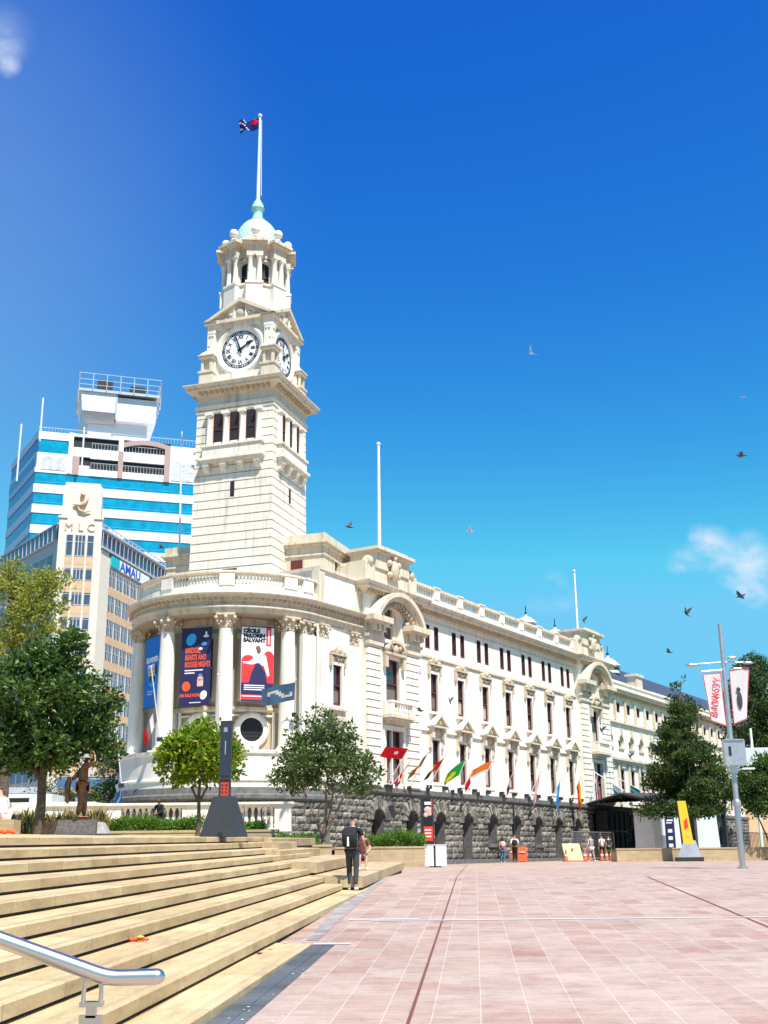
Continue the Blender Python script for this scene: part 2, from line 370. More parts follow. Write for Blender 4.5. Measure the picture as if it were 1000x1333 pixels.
sl = bpy.data.lights.new('sun', 'SUN'); sl.energy = 5.0; sl.angle = R(0.5); sl.color = (1.0, 0.955, 0.88)
so = bpy.data.objects.new('sun', sl); COL.objects.link(so)
sd = Vector((math.sin(R(SUN_AZ))*math.cos(R(SUN_EL)), math.cos(R(SUN_AZ))*math.cos(R(SUN_EL)), math.sin(R(SUN_EL))))
so.rotation_euler = sd.to_track_quat('Z', 'Y').to_euler()
sc.view_settings.view_transform = 'Standard'; sc.view_settings.look = 'None'; sc.view_settings.gamma = 1.0
sc.view_settings.exposure = 0.72

# ------------------------------------------------------------------ text
FONT = bpy.data.fonts.load('<builtin>') if '<builtin>' not in bpy.data.fonts and False else None
def text_verts(s, size, ext=0.003, bold=0.0, align='CENTER', squash=1.0):
    cu_ = bpy.data.curves.new('lettering', 'FONT'); cu_.body = s; cu_.size = size; cu_.extrude = ext
    cu_.align_x = align; cu_.align_y = 'CENTER'; cu_.offset = bold; cu_.resolution_u = 3; cu_.space_line = 0.82
    o = bpy.data.objects.new('lettering', cu_); COL.objects.link(o)
    dg = bpy.context.evaluated_depsgraph_get(); dg.update()
    me = bpy.data.meshes.new_from_object(o.evaluated_get(dg))
    vs = [(v.co.x*squash, v.co.y, v.co.z) for v in me.vertices]; fs = [tuple(p.vertices) for p in me.polygons]
    bpy.data.objects.remove(o); bpy.data.curves.remove(cu_); bpy.data.meshes.remove(me)
    return vs, fs
def add_text(mb, s, size, x, y, z, bold=0.0, align='CENTER', squash=1.0, rot=0.0, ext=0.003):
    # writes in the builder's local xz plane, facing -y
    vs, fs = text_verts(s, size, ext, bold, align, squash)
    c, sn = math.cos(rot), math.sin(rot)
    mb.add([(x+a*c-b*sn, y-d, z+a*sn+b*c) for a, b, d in vs], fs)
# ================================================================== ground
def plaza_z(y):
    if y < 37: return -0.99+0.0269*y
    if y < 45: return 0.0053
    return min(0.0053+(y-45)*0.0048, 0.22)
b = MB(); ys = [-40,-10,0,5,10,15,20,25,30,35,37,45,60,75,90,150,260]
xs = [-60,-20,-5,5,20,60,160]
vs = [(x, y, plaza_z(y)) for y in ys for x in xs]; nx = len(xs)
b.add(vs, [(j*nx+i, j*nx+i+1, (j+1)*nx+i+1, (j+1)*nx+i) for j in range(len(ys)-1) for i in range(nx-1)])
tag(b.build('plaza', M['paver']), 'pink stone paved plaza', kind='structure')
b = MB(); ys = [-3000,-40,0,37,45,90,150,5000]; xs = [-4000,0,4000]
b.add([(x, y, plaza_z(max(y,-40))-0.35) for y in ys for x in xs], [(j*3+i, j*3+i+1, (j+1)*3+i+1, (j+1)*3+i) for j in range(7) for i in range(2)])
tag(b.build('ground', M['asphalt']), 'asphalt ground of the streets beyond', kind='structure')

A_ST = R(4.2)
def sp(p, q, H):                         # steps frame: along, to the right, depth below the steps' own plane
    X = p*math.sin(A_ST)+q*math.cos(A_ST); Y = p*math.cos(A_ST)-q*math.sin(A_ST)
    return Vector((X, Y, EYE+0.0165*Y-0.022*X-H))
def strip(name, pts, w_, mat, label, dz=0.004):
    b = MB()
    for (a, c) in zip(pts[:-1], pts[1:]):
        a = Vector(a); c = Vector(c); d = (c-a).normalized(); n = Vector((d.y, -d.x))*w_/2
        k = max(1, int(abs(c.y-a.y)/1.0))
        for i in range(k):
            p, q = a.lerp(c, i/k), a.lerp(c, (i+1)/k)
            b.poly([(p.x-n.x, p.y-n.y, plaza_z(p.y-n.y)+dz), (p.x+n.x, p.y+n.y, plaza_z(p.y+n.y)+dz), (q.x+n.x, q.y+n.y, plaza_z(q.y+n.y)+dz), (q.x-n.x, q.y-n.y, plaza_z(q.y-n.y)+dz)])
    tag(b.build(name, mat), label, kind='structure')
def pq(p, q): v = sp(p, q, 0); return (v.x, v.y)
strip('paving_joint', [pq(2, -0.60), pq(35.5, -0.60), pq(44.5, -0.60), pq(78, -0.45)], 0.032, M['redline'], 'dark red expansion joint in the paving')
strip('paving_joint', [(5.3, 14), (7.6, 35.4)], 0.06, M['redline'], 'dark joint in the paving on the right')
strip('drain_strip', [(-0.3, 20.6), (14, 20.5)], 0.10, M['whiteline'], 'pale stone strip across the plaza', 0.008)
strip('drain_strip', [(1.2, 43.5), (14, 44)], 0.16, M['whiteline'], 'far pale stone strip across the plaza', 0.008)
strip('drain_strip', [(2.0, 56), (26, 60)], 0.3, M['whiteline'], 'farthest pale stone strip', 0.008)
b = MB()
for i in range(0, 26):                   # slate border along the bottom step
    p0 = 1.0+i*0.6; 
    for (qa, qb) in ((-2.40, -2.085), (-2.08, -1.95)):
        v = [sp(p0+0.006, qa, 0), sp(p0+0.594, qa, 0), sp(p0+0.594, qb, 0), sp(p0+0.006, qb, 0)]
        b.poly([(a.x, a.y, plaza_z(a.y)+0.005) for a in v])
tag(b.build('slate_border', M['slate']), 'dark slate border at the foot of the steps', kind='structure')
b = MB()
v=[sp(p,q,0) for p,q in ((17.2,-2.42),(24,-2.80),(31,-2.80),(36,-2.8),(36,-2.68),(17.2,-2.26))]
b.poly([(a.x, a.y, plaza_z(a.y)+0.006) for a in v])
M['slate2'] = plain('worn_slate', (0.28,0.245,0.23), 0.8, var=0.35, scale=2.5)
tag(b.build('slate_patch', M['slate2']), 'worn slate paving beside the steps', kind='structure')
b = MB(); v = [sp(16.62, -2.25, 0), sp(16.78, -2.25, 0), sp(16.78, -1.75, 0), sp(16.62, -1.75, 0)]
b.poly([(a.x, a.y, plaza_z(a.y)+0.009) for a in v])
v = [sp(20.7, -2.2, 0), sp(20.85, -2.2, 0), sp(20.85, -1.0, 0), sp(20.7, -1.0, 0)]
b.poly([(a.x, a.y, plaza_z(a.y)+0.012) for a in v])
tag(b.build('threshold_strip', M['whiteline']), 'short white stone strips at the foot of the steps', kind='structure')

# ------------------------------------------------------------------ steps
# root frame: x along the steps, y to the left (away from the plaza)
ex = (sp(1,0,0)-sp(0,0,0)).normalized(); ey = (sp(0,-1,0)-sp(0,0,0)); ey = (ey-ex*ey.dot(ex)).normalized(); ez = ex.cross(ey)
SM = Matrix((ex, ey, ez)).transposed().to_4x4(); SM.translation = sp(0,0,0)
st = empty('stone_steps', (0,0,0), 0, 'broad flight of pale sandstone steps rising to the left of the plaza', 'steps', kind='structure')
st.matrix_world = SM; ROOTM[st.name] = SM.copy()
def slabbox(b, p0, p1, q0, q1, H0, H1, bev=0.012):
    # local: x=p, y=-q, z=-H ; top at H1, bevelled nosing on the low-|q| side
    y0, y1 = -q0, -q1
    zt, zb = -H1, -H0
    pts = [(p0, y0, zb), (p0, y0, zt-bev), (p0, y0+bev, zt), (p0, y1, zt), (p0, y1, zb)]
    b.prism(pts, (p1-p0, 0, 0))
ends = [16.6, 31, 29.0, 31.4, 33, 33, 37.3, 37.8, 37.8]
for j in range(9):
    H = 1.42-0.15*j; q = -(2.24+0.48*j)
    b = MB(SM)
    x = -4.0
    slabbox(b, -4, ends[j], q, q-0.60, H+(0.115 if j else 0.21), H)
    # fine double safety groove
    o = b.build('step', M['slab'], st)
    g = MB(SM)
    for dq in (0.07, 0.10):
        g.poly([(-4, -q+dq, -H+0.0012), (ends[j]-0.3, -q+dq, -H+0.0012), (ends[j]-0.3, -q+dq+0.006, -H+0.0012), (-4, -q+dq+0.006, -H+0.0012)])
    g.build('safety_groove', M['joint'], o)
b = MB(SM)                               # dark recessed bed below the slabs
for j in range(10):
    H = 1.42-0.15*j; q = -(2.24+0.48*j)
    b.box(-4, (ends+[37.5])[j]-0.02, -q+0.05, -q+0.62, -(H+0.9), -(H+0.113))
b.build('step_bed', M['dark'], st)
b = MB(SM)
slabbox(b, -4, 37.2, -6.56, -60, 0.185, 0.07)
b.box(37.2, 58, 9.6, 60, -0.9, -0.07)
b.build('upper_terrace', M['slab'], st)
# seating blocks where the steps end
blocks = [(29.3, 46, -2.75, -4.0, 0.95), (30.2, 42, -4.0, -5.2, 0.65), (31.8, 40, -5.2, -6.4, 0.40), (36.9, 47, -6.3, -9.6, 0.10), (34.0, 37.4, -5.6, -6.5, 0.20)]
for (p0, p1, qa, qb, H) in blocks:
    b = MB(SM); slabbox(b, p0, p1, qa, qb, H+0.26, H); 
    o = b.build('seating_block', M['slabtop'], st)
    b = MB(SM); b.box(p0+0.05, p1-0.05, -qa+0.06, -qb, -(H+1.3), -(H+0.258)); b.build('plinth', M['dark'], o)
# ================================================================== town hall
A = R(31.9); P = Vector((7.66, 80, 0))
FM = Matrix(((math.sin(A), -math.cos(A), 0, P.x), (math.cos(A), math.sin(A), 0, P.y), (0, 0, 1, 0), (0, 0, 0, 1)))  # x = along (s), y = inward, z = up
hall = empty('town_hall', tuple(P), 0, 'cream stone town hall with a tall clock tower, curved colonnade and black basalt basement', 'town hall')
def fw(s, y=0): v = FM @ Vector((s, y, 0)); return (v.x, v.y)
BC = Vector((-8.5, 64.7)); 
def ring(r, a): return (BC.x+r*math.sin(R(a)), BC.y+r*math.cos(R(a)))
AZ0, AZ1 = 121.9, 275.1
S0 = (Vector((BC.x, BC.y, 0))-P).dot(Vector((math.sin(A), math.cos(A), 0)))   # facade station where the bow starts
dL = Vector((math.sin(R(5.1)), math.cos(R(5.1))))
def bow_path(r=5.5, s_end=-17.2, flank=6.0):
    # travels from the flank round the bow and along the facade (outward = right... of travel is inside, so side=1 gives outward when going this way)
    e = BC + Vector((math.sin(R(AZ1)), math.cos(R(AZ1))))*r
    pts = [tuple(e+dL*flank)]
    n = 48
    for i in range(n+1): pts.append(ring(r, AZ1+(AZ0-AZ1)*i/n))
    d = r-5.5
    pts.append(fw(s_end, -d))
    return pts
# outward check: travelling with azimuth decreasing round the bow seen from above = counter-clockwise -> outward is to the right

def dentils(mb, path, off, z0, z1, w_, gap, depth, closed=False, side=1):
    P2 = [Vector(p) for p in path]; 
    if closed: P2 = P2+[P2[0]]
    acc = 0.0
    for a, c in zip(P2[:-1], P2[1:]):
        d = c-a; L = d.length; d.normalize(); n = Vector((d.y, -d.x))*side; x = gap-acc if acc else gap*0.5
        x = max(0, gap-acc)
        while x < L:
            m = a+d*x; q0 = m+n*off-d*w_/2; q1 = m+n*off+d*w_/2; q2 = q1+n*depth; q3 = q0+n*depth
            mb.prism([(q0.x,q0.y,z0),(q1.x,q1.y,z0),(q2.x,q2.y,z0),(q3.x,q3.y,z0)], (0,0,z1-z0)); x += gap
        acc = L-(x-gap)

def cornice(name, path, z0, z1, out, mat, closed=False, dent=True, parent=hall, side=1, inn=0.3, gap=0.36):
    h = z1-z0
    prof = [(-inn, z0), (0.06, z0), (0.10, z0+h*0.18), (0.14, z0+h*0.22), (out*0.45, z0+h*0.45), (out*0.80, z0+h*0.50), (out*0.80, z0+h*0.72), (out*0.9, z0+h*0.78), (out, z0+h*0.92), (out, z1), (-inn, z1+0.02)]
    b = MB(); b.sweep(path, prof, closed, side); o = b.build(name, mat, parent)
    if dent:
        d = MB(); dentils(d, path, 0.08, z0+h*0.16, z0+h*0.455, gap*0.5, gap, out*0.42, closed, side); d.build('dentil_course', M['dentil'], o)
    return o
def band(name, path, z0, z1, o0, mat, closed=False, parent=hall, side=1, inn=0.25):
    b = MB(); b.sweep(path, [(-inn, z0), (o0, z0), (o0, z1), (-inn, z1)], closed, side); return b.build(name, mat, parent)
def baluster_prof(z0, h, r): return [(r*0.9, z0), (r*0.9, z0+h*.08), (r*0.5, z0+h*.12), (r*0.62, z0+h*.2), (r*1.0, z0+h*.38), (r*0.85, z0+h*.5), (r*0.45, z0+h*.72), (r*0.5, z0+h*.85), (r*0.85, z0+h*.9), (r*0.85, z0+h)]

# ---------------- basalt basement (real rock-faced blocks)
def rock_wall(mb, pt, L, z0, z1, holes, arches=(), bh=0.36, bl=0.80, bulge=0.085):
    # pt(s, out, z) -> world ; courses of bulging blocks
    rows = int(round((z1-z0)/bh)); bh = (z1-z0)/rows
    for r_ in range(rows):
        za = z0+r_*bh+0.012; zb = z0+(r_+1)*bh-0.012
        s = -random.uniform(0, bl)
        while s < L:
            ln = bl*random.uniform(0.6, 1.25); a = max(s, 0)+0.012; c = min(s+ln, L)-0.012; s += ln
            if c-a < 0.08: continue
            segs = [(a, c)]
            for (h0, h1, hz0, hz1) in holes:
                new = []
                for (x, y) in segs:
                    if zb > hz0 and za < hz1 and y > h0 and x < h1:
                        if x < h0-0.05: new.append((x, h0))
                        if y > h1+0.05: new.append((h1, y))
                    else: new.append((x, y))
                segs = new
            for (x, y) in segs:
                nx_, nz_ = 4, 3; g = []
                for j in range(nz_+1):
                    for i in range(nx_+1):
                        u = i/nx_; v = j/nz_; edge = (i in (0, nx_)) or (j in (0, nz_))
                        o = 0.0 if edge else bulge*random.uniform(0.45, 1.15)
                        g.append(tuple(pt(x+(y-x)*u, o, za+(zb-za)*v)))
                mb.add(g, [(j*(nx_+1)+i, j*(nx_+1)+i+1, (j+1)*(nx_+1)+i+1, (j+1)*(nx_+1)+i) for j in range(nz_) for i in range(nx_)])
SA = -21.4
fpt = lambda s, o, z: FM @ Vector((SA+s, -o-0.25, z))
bay = [-8.75+3.5*k for k in range(7)]
arch_c = [-15.9, -12.2]+[-8.9+3.52*k for k in range(7)]
arch_z = [(0.9, 3.2), (0.6, 3.2), (0.25, 3.2), (0.05, 3.2), (1.35, 3.25), (1.35, 3.25), (1.35, 3.25), (0.05, 3.25), (1.35, 3.25)]
farA = [24.5+3.5*k for k in range(10)]
arch_c += farA; arch_z += [(1.5, 3.2)]*10
aw = 0.62
holes = [(c-aw-SA, c+aw-SA, z0, z1-0.35) for c, (z0, z1) in zip(arch_c, arch_z)]
holes += [(c-aw*0.72-SA, c+aw*0.72-SA, z1-0.36, z1) for c, (z0, z1) in zip(arch_c, arch_z)]
holes.append((15.5-SA, 20.5-SA, 0, 3.6))
b = MB(); rock_wall(b, fpt, 60-SA, -0.3, 4.0, holes)
base = b.build('basalt_basement', M['basalt'], hall)
b = MB(FM)                               # solid backing with openings and mortar
b.wall(SA, 60, -0.3, 4.3, -0.22, [(c-aw, c+aw, z0, z1, 1) for c, (z0, z1) in zip(arch_c, arch_z)]+[(15.5, 20.5, 0.01, 3.6)], 0.75)
b.box(15.5, 20.5, 2.0, 2.2, 0, 4)
b.build('mortar_backing', M['basaltband'], base)
b = MB(); b.sweep([fw(SA, -0.25), fw(60, -0.25)], [(-0.6, 4.0), (0.02, 4.0), (0.10, 4.06), (0.16, 4.1), (0.16, 4.36), (-0.6, 4.38)]); b.build('basement_ledge', M['basaltband'], hall)
# voussoirs round each arch
for c, (z0, z1) in zip(arch_c, arch_z):
    vb = MB(FM); zc = z1-aw
    for k in range(9):
        a0 = math.pi*k/9+0.03; a1 = math.pi*(k+1)/9-0.03; ro = 1.16+random.uniform(-.05, .12); 
        q = [(c-math.cos(a)*r_, zc+math.sin(a)*r_) for a, r_ in ((a0, aw), (a0, ro), (a1, ro), (a1, aw))]
        vb.prism([(x, -0.27-random.uniform(0.09, 0.15), z) for x, z in q], (0, 0.2, 0))
    vb.build('voussoirs', M['basalt'], base)
for i, (c, (z0, z1)) in enumerate(zip(arch_c, arch_z)):
    b = MB(FM); b.box(c-aw, c+aw, 0.42, 0.5, z0, z1); o = b.build('basement_window', M['dark'], hall)
    b = MB(FM)
    if z0 < 0.5:
        b.box(c-aw+.02, c+aw-.02, 0.34, 0.42, z0, z0+1.9); b.box(c-0.04, c+0.04, 0.32, 0.36, z0, z1-0.4)
    else:
        for x in (c-aw+.03, c-.03, c+aw-.09): b.box(x, x+.06, 0.36, 0.42, z0, z1-.3)
        b.box(c-aw, c+aw, 0.36, 0.42, z0, z0+.25); b.box(c-aw, c+aw, 0.36, 0.42, (z0+z1)/2, (z0+z1)/2+.08)
    b.build('frame', M['red'] if i != 4 else M['galv'], o)
    if z0 > 0.5:
        b = MB(FM); b.box(c-aw-.12, c+aw+.12, -0.42, 0.1, z0-0.22, z0-0.01); b.build('sill', M['basaltband'], o)
# plinth strip at the pavement and drain pipes
b = MB(FM); b.box(SA, 15.4, -0.52, -0.2, -0.2, 0.42); b.box(20.6, 60, -0.5, -0.2, -0.2, 0.42); b.build('plinth_course', M['basaltband'], base)
for s in (-10.4, 1.0, 11.2):
    b = MB(FM); b.tube([(s, -0.45, 0.3), (s, -0.45, 4.0)], 0.06, 8); b.build('drain_pipe', M['black'], base)
# portal recess
b = MB(FM); b.box(15.5, 20.5, 1.9, 2.0, 0, 3.6); b.build('entrance_void', M['dark'], hall)

# bow basement
b = MB(); ra = 6.3
bpt = lambda s, o, z: Vector((*ring(ra+o, AZ1-math.degrees(s/ra)), z))
Lb = R(AZ1-AZ0)*ra
hb = [(x-0.35, x+0.35, 2.1, 2.85) for x in (Lb*0.28, Lb*0.5, Lb*0.74)]
rock_wall(b, bpt, Lb, -0.3, 3.35, hb)
bb = b.build('bow_basement', M['basalt'], hall)
b = MB(); b.sweep(bow_path(6.2, -21.2, 20), [(-0.5, -0.3), (0.0, -0.3), (0.0, 3.4), (-0.5, 3.4)]); b.build('mortar_backing', M['basaltband'], bb)
b = MB(); b.sweep(bow_path(6.22, -21.2, 20), [(-0.5, 3.35), (0.1, 3.35), (0.22, 3.45), (0.22, 3.62), (0.05, 3.7), (0.0, 4.0), (-0.5, 4.0)]); b.build('basalt_ledge', M['basaltband'], bb)
for x in (Lb*0.28, Lb*0.5, Lb*0.74):
    a = AZ1-math.degrees(x/ra); q = [ring(ra+0.02, a+da) for da in (3.2, -3.2)]
    b = MB(); b.prism([(q[0][0], q[0][1], 2.1), (q[1][0], q[1][1], 2.1), (q[1][0], q[1][1], 2.85), (q[0][0], q[0][1], 2.85)], (0.3*0.1, 0.05, 0)); b.build('basement_opening', M['dark'], hall)

# ---------------- bow
b = MB(); pth = bow_path(6.05, -21.3, 20)
b.sweep(pth, [(-2.0, 4.0), (0.10, 4.0), (0.10, 4.28), (0.16, 4.32), (0.16, 4.42), (0.0, 4.5), (0.0, 5.62), (0.10, 5.68), (0.12, 5.84), (-2.0, 5.86)]); b.build('podium', M['stone'], hall)
# back wall of the colonnade
b = MB(); n = 40; inner = [ring(4.15, AZ1+6+(AZ0-AZ1-12)*i/n) for i in range(n+1)]
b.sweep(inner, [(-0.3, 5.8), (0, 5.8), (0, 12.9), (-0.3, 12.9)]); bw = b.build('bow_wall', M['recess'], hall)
b = MB(); b.sweep(inner, [(-0.2, 7.95), (0.10, 7.95), (0.16, 8.05), (0.16, 8.2), (-0.2, 8.2)]); b.sweep(inner, [(-0.2, 12.3), (0.08, 12.3), (0.2, 12.6), (0.2, 12.85), (-0.2, 12.85)])
b.build('string_course', M['stone2'], bw)
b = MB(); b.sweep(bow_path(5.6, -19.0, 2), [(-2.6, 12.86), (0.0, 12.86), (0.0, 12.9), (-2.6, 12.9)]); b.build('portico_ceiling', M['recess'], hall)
def place(mb, r, a, fn):                 # local frame at ring: x tangential (to the right seen from outside), y inward
    c = ring(r, a); az = R(a); out = Vector((math.sin(az), math.cos(az), 0)); tx = Vector((-out.y, out.x, 0))
    # seen from outside with z up, right-hand direction = out x z reversed
    tx = Vector((0,0,1)).cross(out)
    mb.M = Matrix(((tx.x, -out.x, 0, c[0]), (tx.y, -out.y, 0, c[1]), (0, 0, 1, 0), (0, 0, 0, 1))); fn(mb)
mids = [233.5, 196.5, 159.5]
for i, a in enumerate(mids):
    # oculus
    b = MB(); place(b, 4.15, a, lambda m: m.lathe([(0.62, 0)], 0, 0))  # frame set
    Mx = b.M; b = MB(Mx @ Matrix.Translation((0, -0.02, 7.02)) @ Matrix.Rotation(R(90), 4, 'X'))
    b.lathe([(0.62, 0.0), (0.62, 0.12), (0.70, 0.16), (0.86, 0.14), (0.95, 0.05), (0.95, -0.1), (0.62, -0.1)], seg=28, cap=False); oc = b.build('oculus_window', M['stone'], hall, True)
    b = MB(Mx @ Matrix.Translation((0, -0.02, 7.02)) @ Matrix.Rotation(R(90), 4, 'X')); b.lathe([(0.0, 0.02), (0.62, 0.02)], seg=28, cap=False); b.build('pane', M['dark'], oc)
    b = MB(Mx)
    for k in range(-2, 3): b.box(k*0.2-.012, k*0.2+.012, -0.07, -0.05, 7.02-0.55, 7.02+0.55); b.box(-0.55, 0.55, -0.07, -0.05, 7.02+k*0.2-.012, 7.02+k*0.2+.012)
    b.build('glazing_bar', M['black'], oc)
    b = MB(Mx); b.box(-1.25, -1.12, -0.1, 0.1, 6.0, 7.95); b.box(1.12, 1.25, -0.1, 0.1, 6.0, 7.95); b.box(-0.35, 0.35, -0.22, 0.1, 5.9, 6.12); b.frustum((-0.4, 0.4, -0.22, 0.1), (-0.15, 0.15, -0.12, 0.1), 6.12, 6.4); b.box(-1.12, 1.12, -0.04, 0.1, 7.7, 7.8)
    b.build('panel_moulding', M['stone'], oc)
    # tall window behind the banner
    b = MB(Mx); b.box(-0.62, 0.62, -0.06, 0.1, 8.7, 11.7); wn = b.build('window', M['dark'], hall)
    b = MB(Mx)
    for x in (-0.78, 0.62): b.box(x, x+.16, -0.14, 0.1, 8.5, 11.8)
    b.box(-0.9, 0.9, -0.2, 0.1, 11.8, 12.05); b.box(-0.62, 0.62, -0.1, -.05, 10.2, 10.28); b.build('frame', M['stone2'], wn)
cols = [259, 215, 178, 141]
def capital(mb, r, z, h, sq):
    mb.lathe([(r*0.86, z), (r*0.86, z+h*.06), (r*0.98, z+h*.10), (r*0.98, z+h*.14), (r*0.86, z+h*.17), (r*0.9, z+h*.45), (r*1.15, z+h*.8), (r*1.2, z+h*.86)], seg=16)
    mb.box(-sq, sq, -sq, sq, z+h*.86, z+h)
    for sx in (-1, 1):                   # volutes and leaf tips
        for sy in (-1, 1):
            for (rr, zz, rd) in ((0.98, .68, .17), (0.86, .45, .11), (0.66, .28, .09)):
                mb.sphere((sx*sq*rr, sy*sq*rr, z+h*zz), sq*rd*1.25, seg=8, rings=5)
        mb.sphere((0, sx*sq*0.98, z+h*.72), sq*.22, seg=8, rings=5); mb.sphere((sx*sq*0.98, 0, z+h*.72), sq*.22, seg=8, rings=5)
        for k in (-.45, .45): mb.sphere((k*sq, sx*sq*.85, z+h*.4), sq*.15, seg=6, rings=4); mb.sphere((sx*sq*.85, k*sq, z+h*.4), sq*.15, seg=6, rings=4)
for a in cols:
    b = MB(); place(b, 5.28, a, lambda m: None); Mx = b.M
    b = MB(Mx); b.lathe([(0.42+0.02, 6.1), (0.44, 7.5), (0.43, 8.8), (0.40, 10.5), (0.365, 12.1)], seg=28); sh = b.build('column', M['stone'], hall, True)
    b = MB(Mx); b.box(-0.56, 0.56, -0.56, 0.56, 5.84, 5.96); b.lathe([(0.55, 5.96), (0.56, 6.0), (0.52, 6.05), (0.48, 6.07), (0.50, 6.1), (0.5, 6.13), (0.45, 6.16)], seg=24); b.build('column_base', M['stone'], sh, True)
    b = MB(Mx); capital(b, 0.40, 12.08, 0.80, 0.50); b.build('capital', M['carve'], sh, True)
# solid piers at both ends of the bow with pilasters
for (a0, a1) in ((AZ0, 131.5), (265.5, AZ1)):
    b = MB(); n = 6; b.sweep([ring(5.42, a1+(a0-a1)*i/n) for i in range(n+1)], [(-1.4, 5.8), (0, 5.8), (0, 12.9), (-1.4, 12.9)]); pr = b.build('end_pier', M['stone'], hall)
for a in (128.6, 123.2, 268.5, 274.0):
    b = MB(); place(b, 5.42, a, lambda m: None); Mx = b.M
    b = MB(Mx); b.box(-0.40, 0.40, -0.14, 0.1, 6.1, 12.1); b.box(-0.5, 0.5, -0.22, 0.1, 5.84, 6.1); pl = b.build('pilaster', M['stone'], hall)
    b = MB(Mx @ Matrix.Translation((0, 0.25, 0))); capital(b, 0.36, 12.08, 0.8, 0.46); b.build('capital', M['carve'], pl, True)
# entablature of bow and link bay
P1 = bow_path(5.62)
b = MB(); b.sweep(P1, [(-0.5, 12.9), (0.03, 12.9), (0.03, 13.02), (0.06, 13.03), (0.06, 13.16), (0.20, 13.19), (0.20, 13.27), (0.0, 13.28), (0.0, 13.62), (-0.5, 13.62)]); b.build('entablature', M['stone2'], hall)
cornice('cornice', P1, 13.5, 13.92, 0.52, M['stone2'], inn=0.5, gap=0.30)
P2 = bow_path(5.5, S0)
b = MB(); b.sweep(P2, [(-0.4, 13.9), (0, 13.9), (0, 14.42), (-0.4, 14.42)]); bl = b.build('parapet_base', M['stone'], hall)
b = MB(); b.sweep(P2, [(-0.36, 15.02), (0.0, 15.02), (0.08, 15.08), (0.08, 15.18), (0.0, 15.22), (-0.36, 15.22)]); b.build('balustrade_rail', M['stone2'], hall)
for a in (252, 215, 178, 141, 128):
    b = MB(); place(b, 5.5, a, lambda m: m.box(-0.40, 0.40, -0.05, 0.42, 14.42, 15.03)); b.build('balustrade_pier', M['stone'], hall)
for (a0, a1) in ((247.5, 219.5), (210.5, 182.5), (173.5, 145.5), (136.5, 132.5), (272, 256.5)):
    b = MB(); k = max(2, int((a0-a1)/1.95))
    for i in range(k):
        a = a0+(a1-a0)*(i+0.5)/k; c = ring(5.32, a); b.lathe(baluster_prof(14.42, 0.6, 0.10), c[0], c[1], 8)
    b.build('balusters', M['stone'], hall, True)
b = MB(); b.sweep(bow_path(5.1, S0), [(-5.0, 13.9), (0, 13.9), (0, 13.94), (-5.0, 13.94)]); b.build('balcony_floor', M['stone2'], hall)

# ---------------- link bay between bow and first pavilion (s from S0 to -17.2)
def facade_window(c, z0, z1, w_, y_, frame='red', style=None, parent=hall, sash=True, arch=False):
    y = y_-0.10; h = z1-z0; b = MB(FM); b.box(c-w_/2-0.02, c+w_/2+0.02, y+0.26, y+0.30, z0-0.02, z1+0.02); o = b.build('window', M['glass'], parent)
    b = MB(FM); t_ = 0.055
    b.box(c-w_/2, c-w_/2+t_, y+0.14, y+0.25, z0, z1); b.box(c+w_/2-t_, c+w_/2, y+0.14, y+0.25, z0, z1)
    b.box(c-w_/2+t_, c+w_/2-t_, y+0.14, y+0.25, z0, z0+0.14); b.box(c-w_/2+t_, c+w_/2-t_, y+0.14, y+0.25, z1-t_, z1)
    if sash:
        zm = z0+h*0.48; b.box(c-w_/2+t_, c+w_/2-t_, y+0.12, y+0.23, zm, zm+0.08)
    b.build('sash', M[frame], o)
    if h > 1.9 and w_ > 0.8:             # curtain showing behind the lower pane
        b = MB(FM); b.box(c-w_/2+t_, c+w_/2-t_, y+0.245, y+0.262, z0+.14, z0+h*random.choice((0.42, 0.3, 0.46))); b.build('blind', M[random.choice(('blindmat', 'blindmat', 'paleblind'))], o)
    return o
M['paleblind'] = plain('pale_curtain', (0.42, 0.38, 0.32), 0.9)
M['blindmat'] = plain('window_blind', (0.16, 0.13, 0.12), 0.9)
b = MB(FM); b.wall(S0, -17.2, 4.3, 12.9, 0.0, [(-20.05, -19.2, 8.55, 10.75)], 0.35); lk = b.build('link_wall', M['stone'], hall)
facade_window(-19.62, 8.55, 10.75, 0.85, 0.0)
def pilaster(c, w_, z0, z1, out=0.14, y=0.0, cap=True):
    b = MB(FM); b.box(c-w_/2, c+w_/2, y-out, y+0.02, z0+0.3, z1); b.box(c-w_/2-.08, c+w_/2+.08, y-out-.08, y+0.02, z0, z0+0.3); o = b.build('pilaster', M['stone'], hall)
    if cap: b = MB(FM @ Matrix.Translation((c, y+0.18, 0))); capital(b, w_*0.42, z1, 0.8, w_*0.56); b.build('capital', M['carve'], o, True)
pilaster(-20.95, 0.72, 4.4, 12.05); pilaster(-17.95, 0.75, 4.4, 12.05)
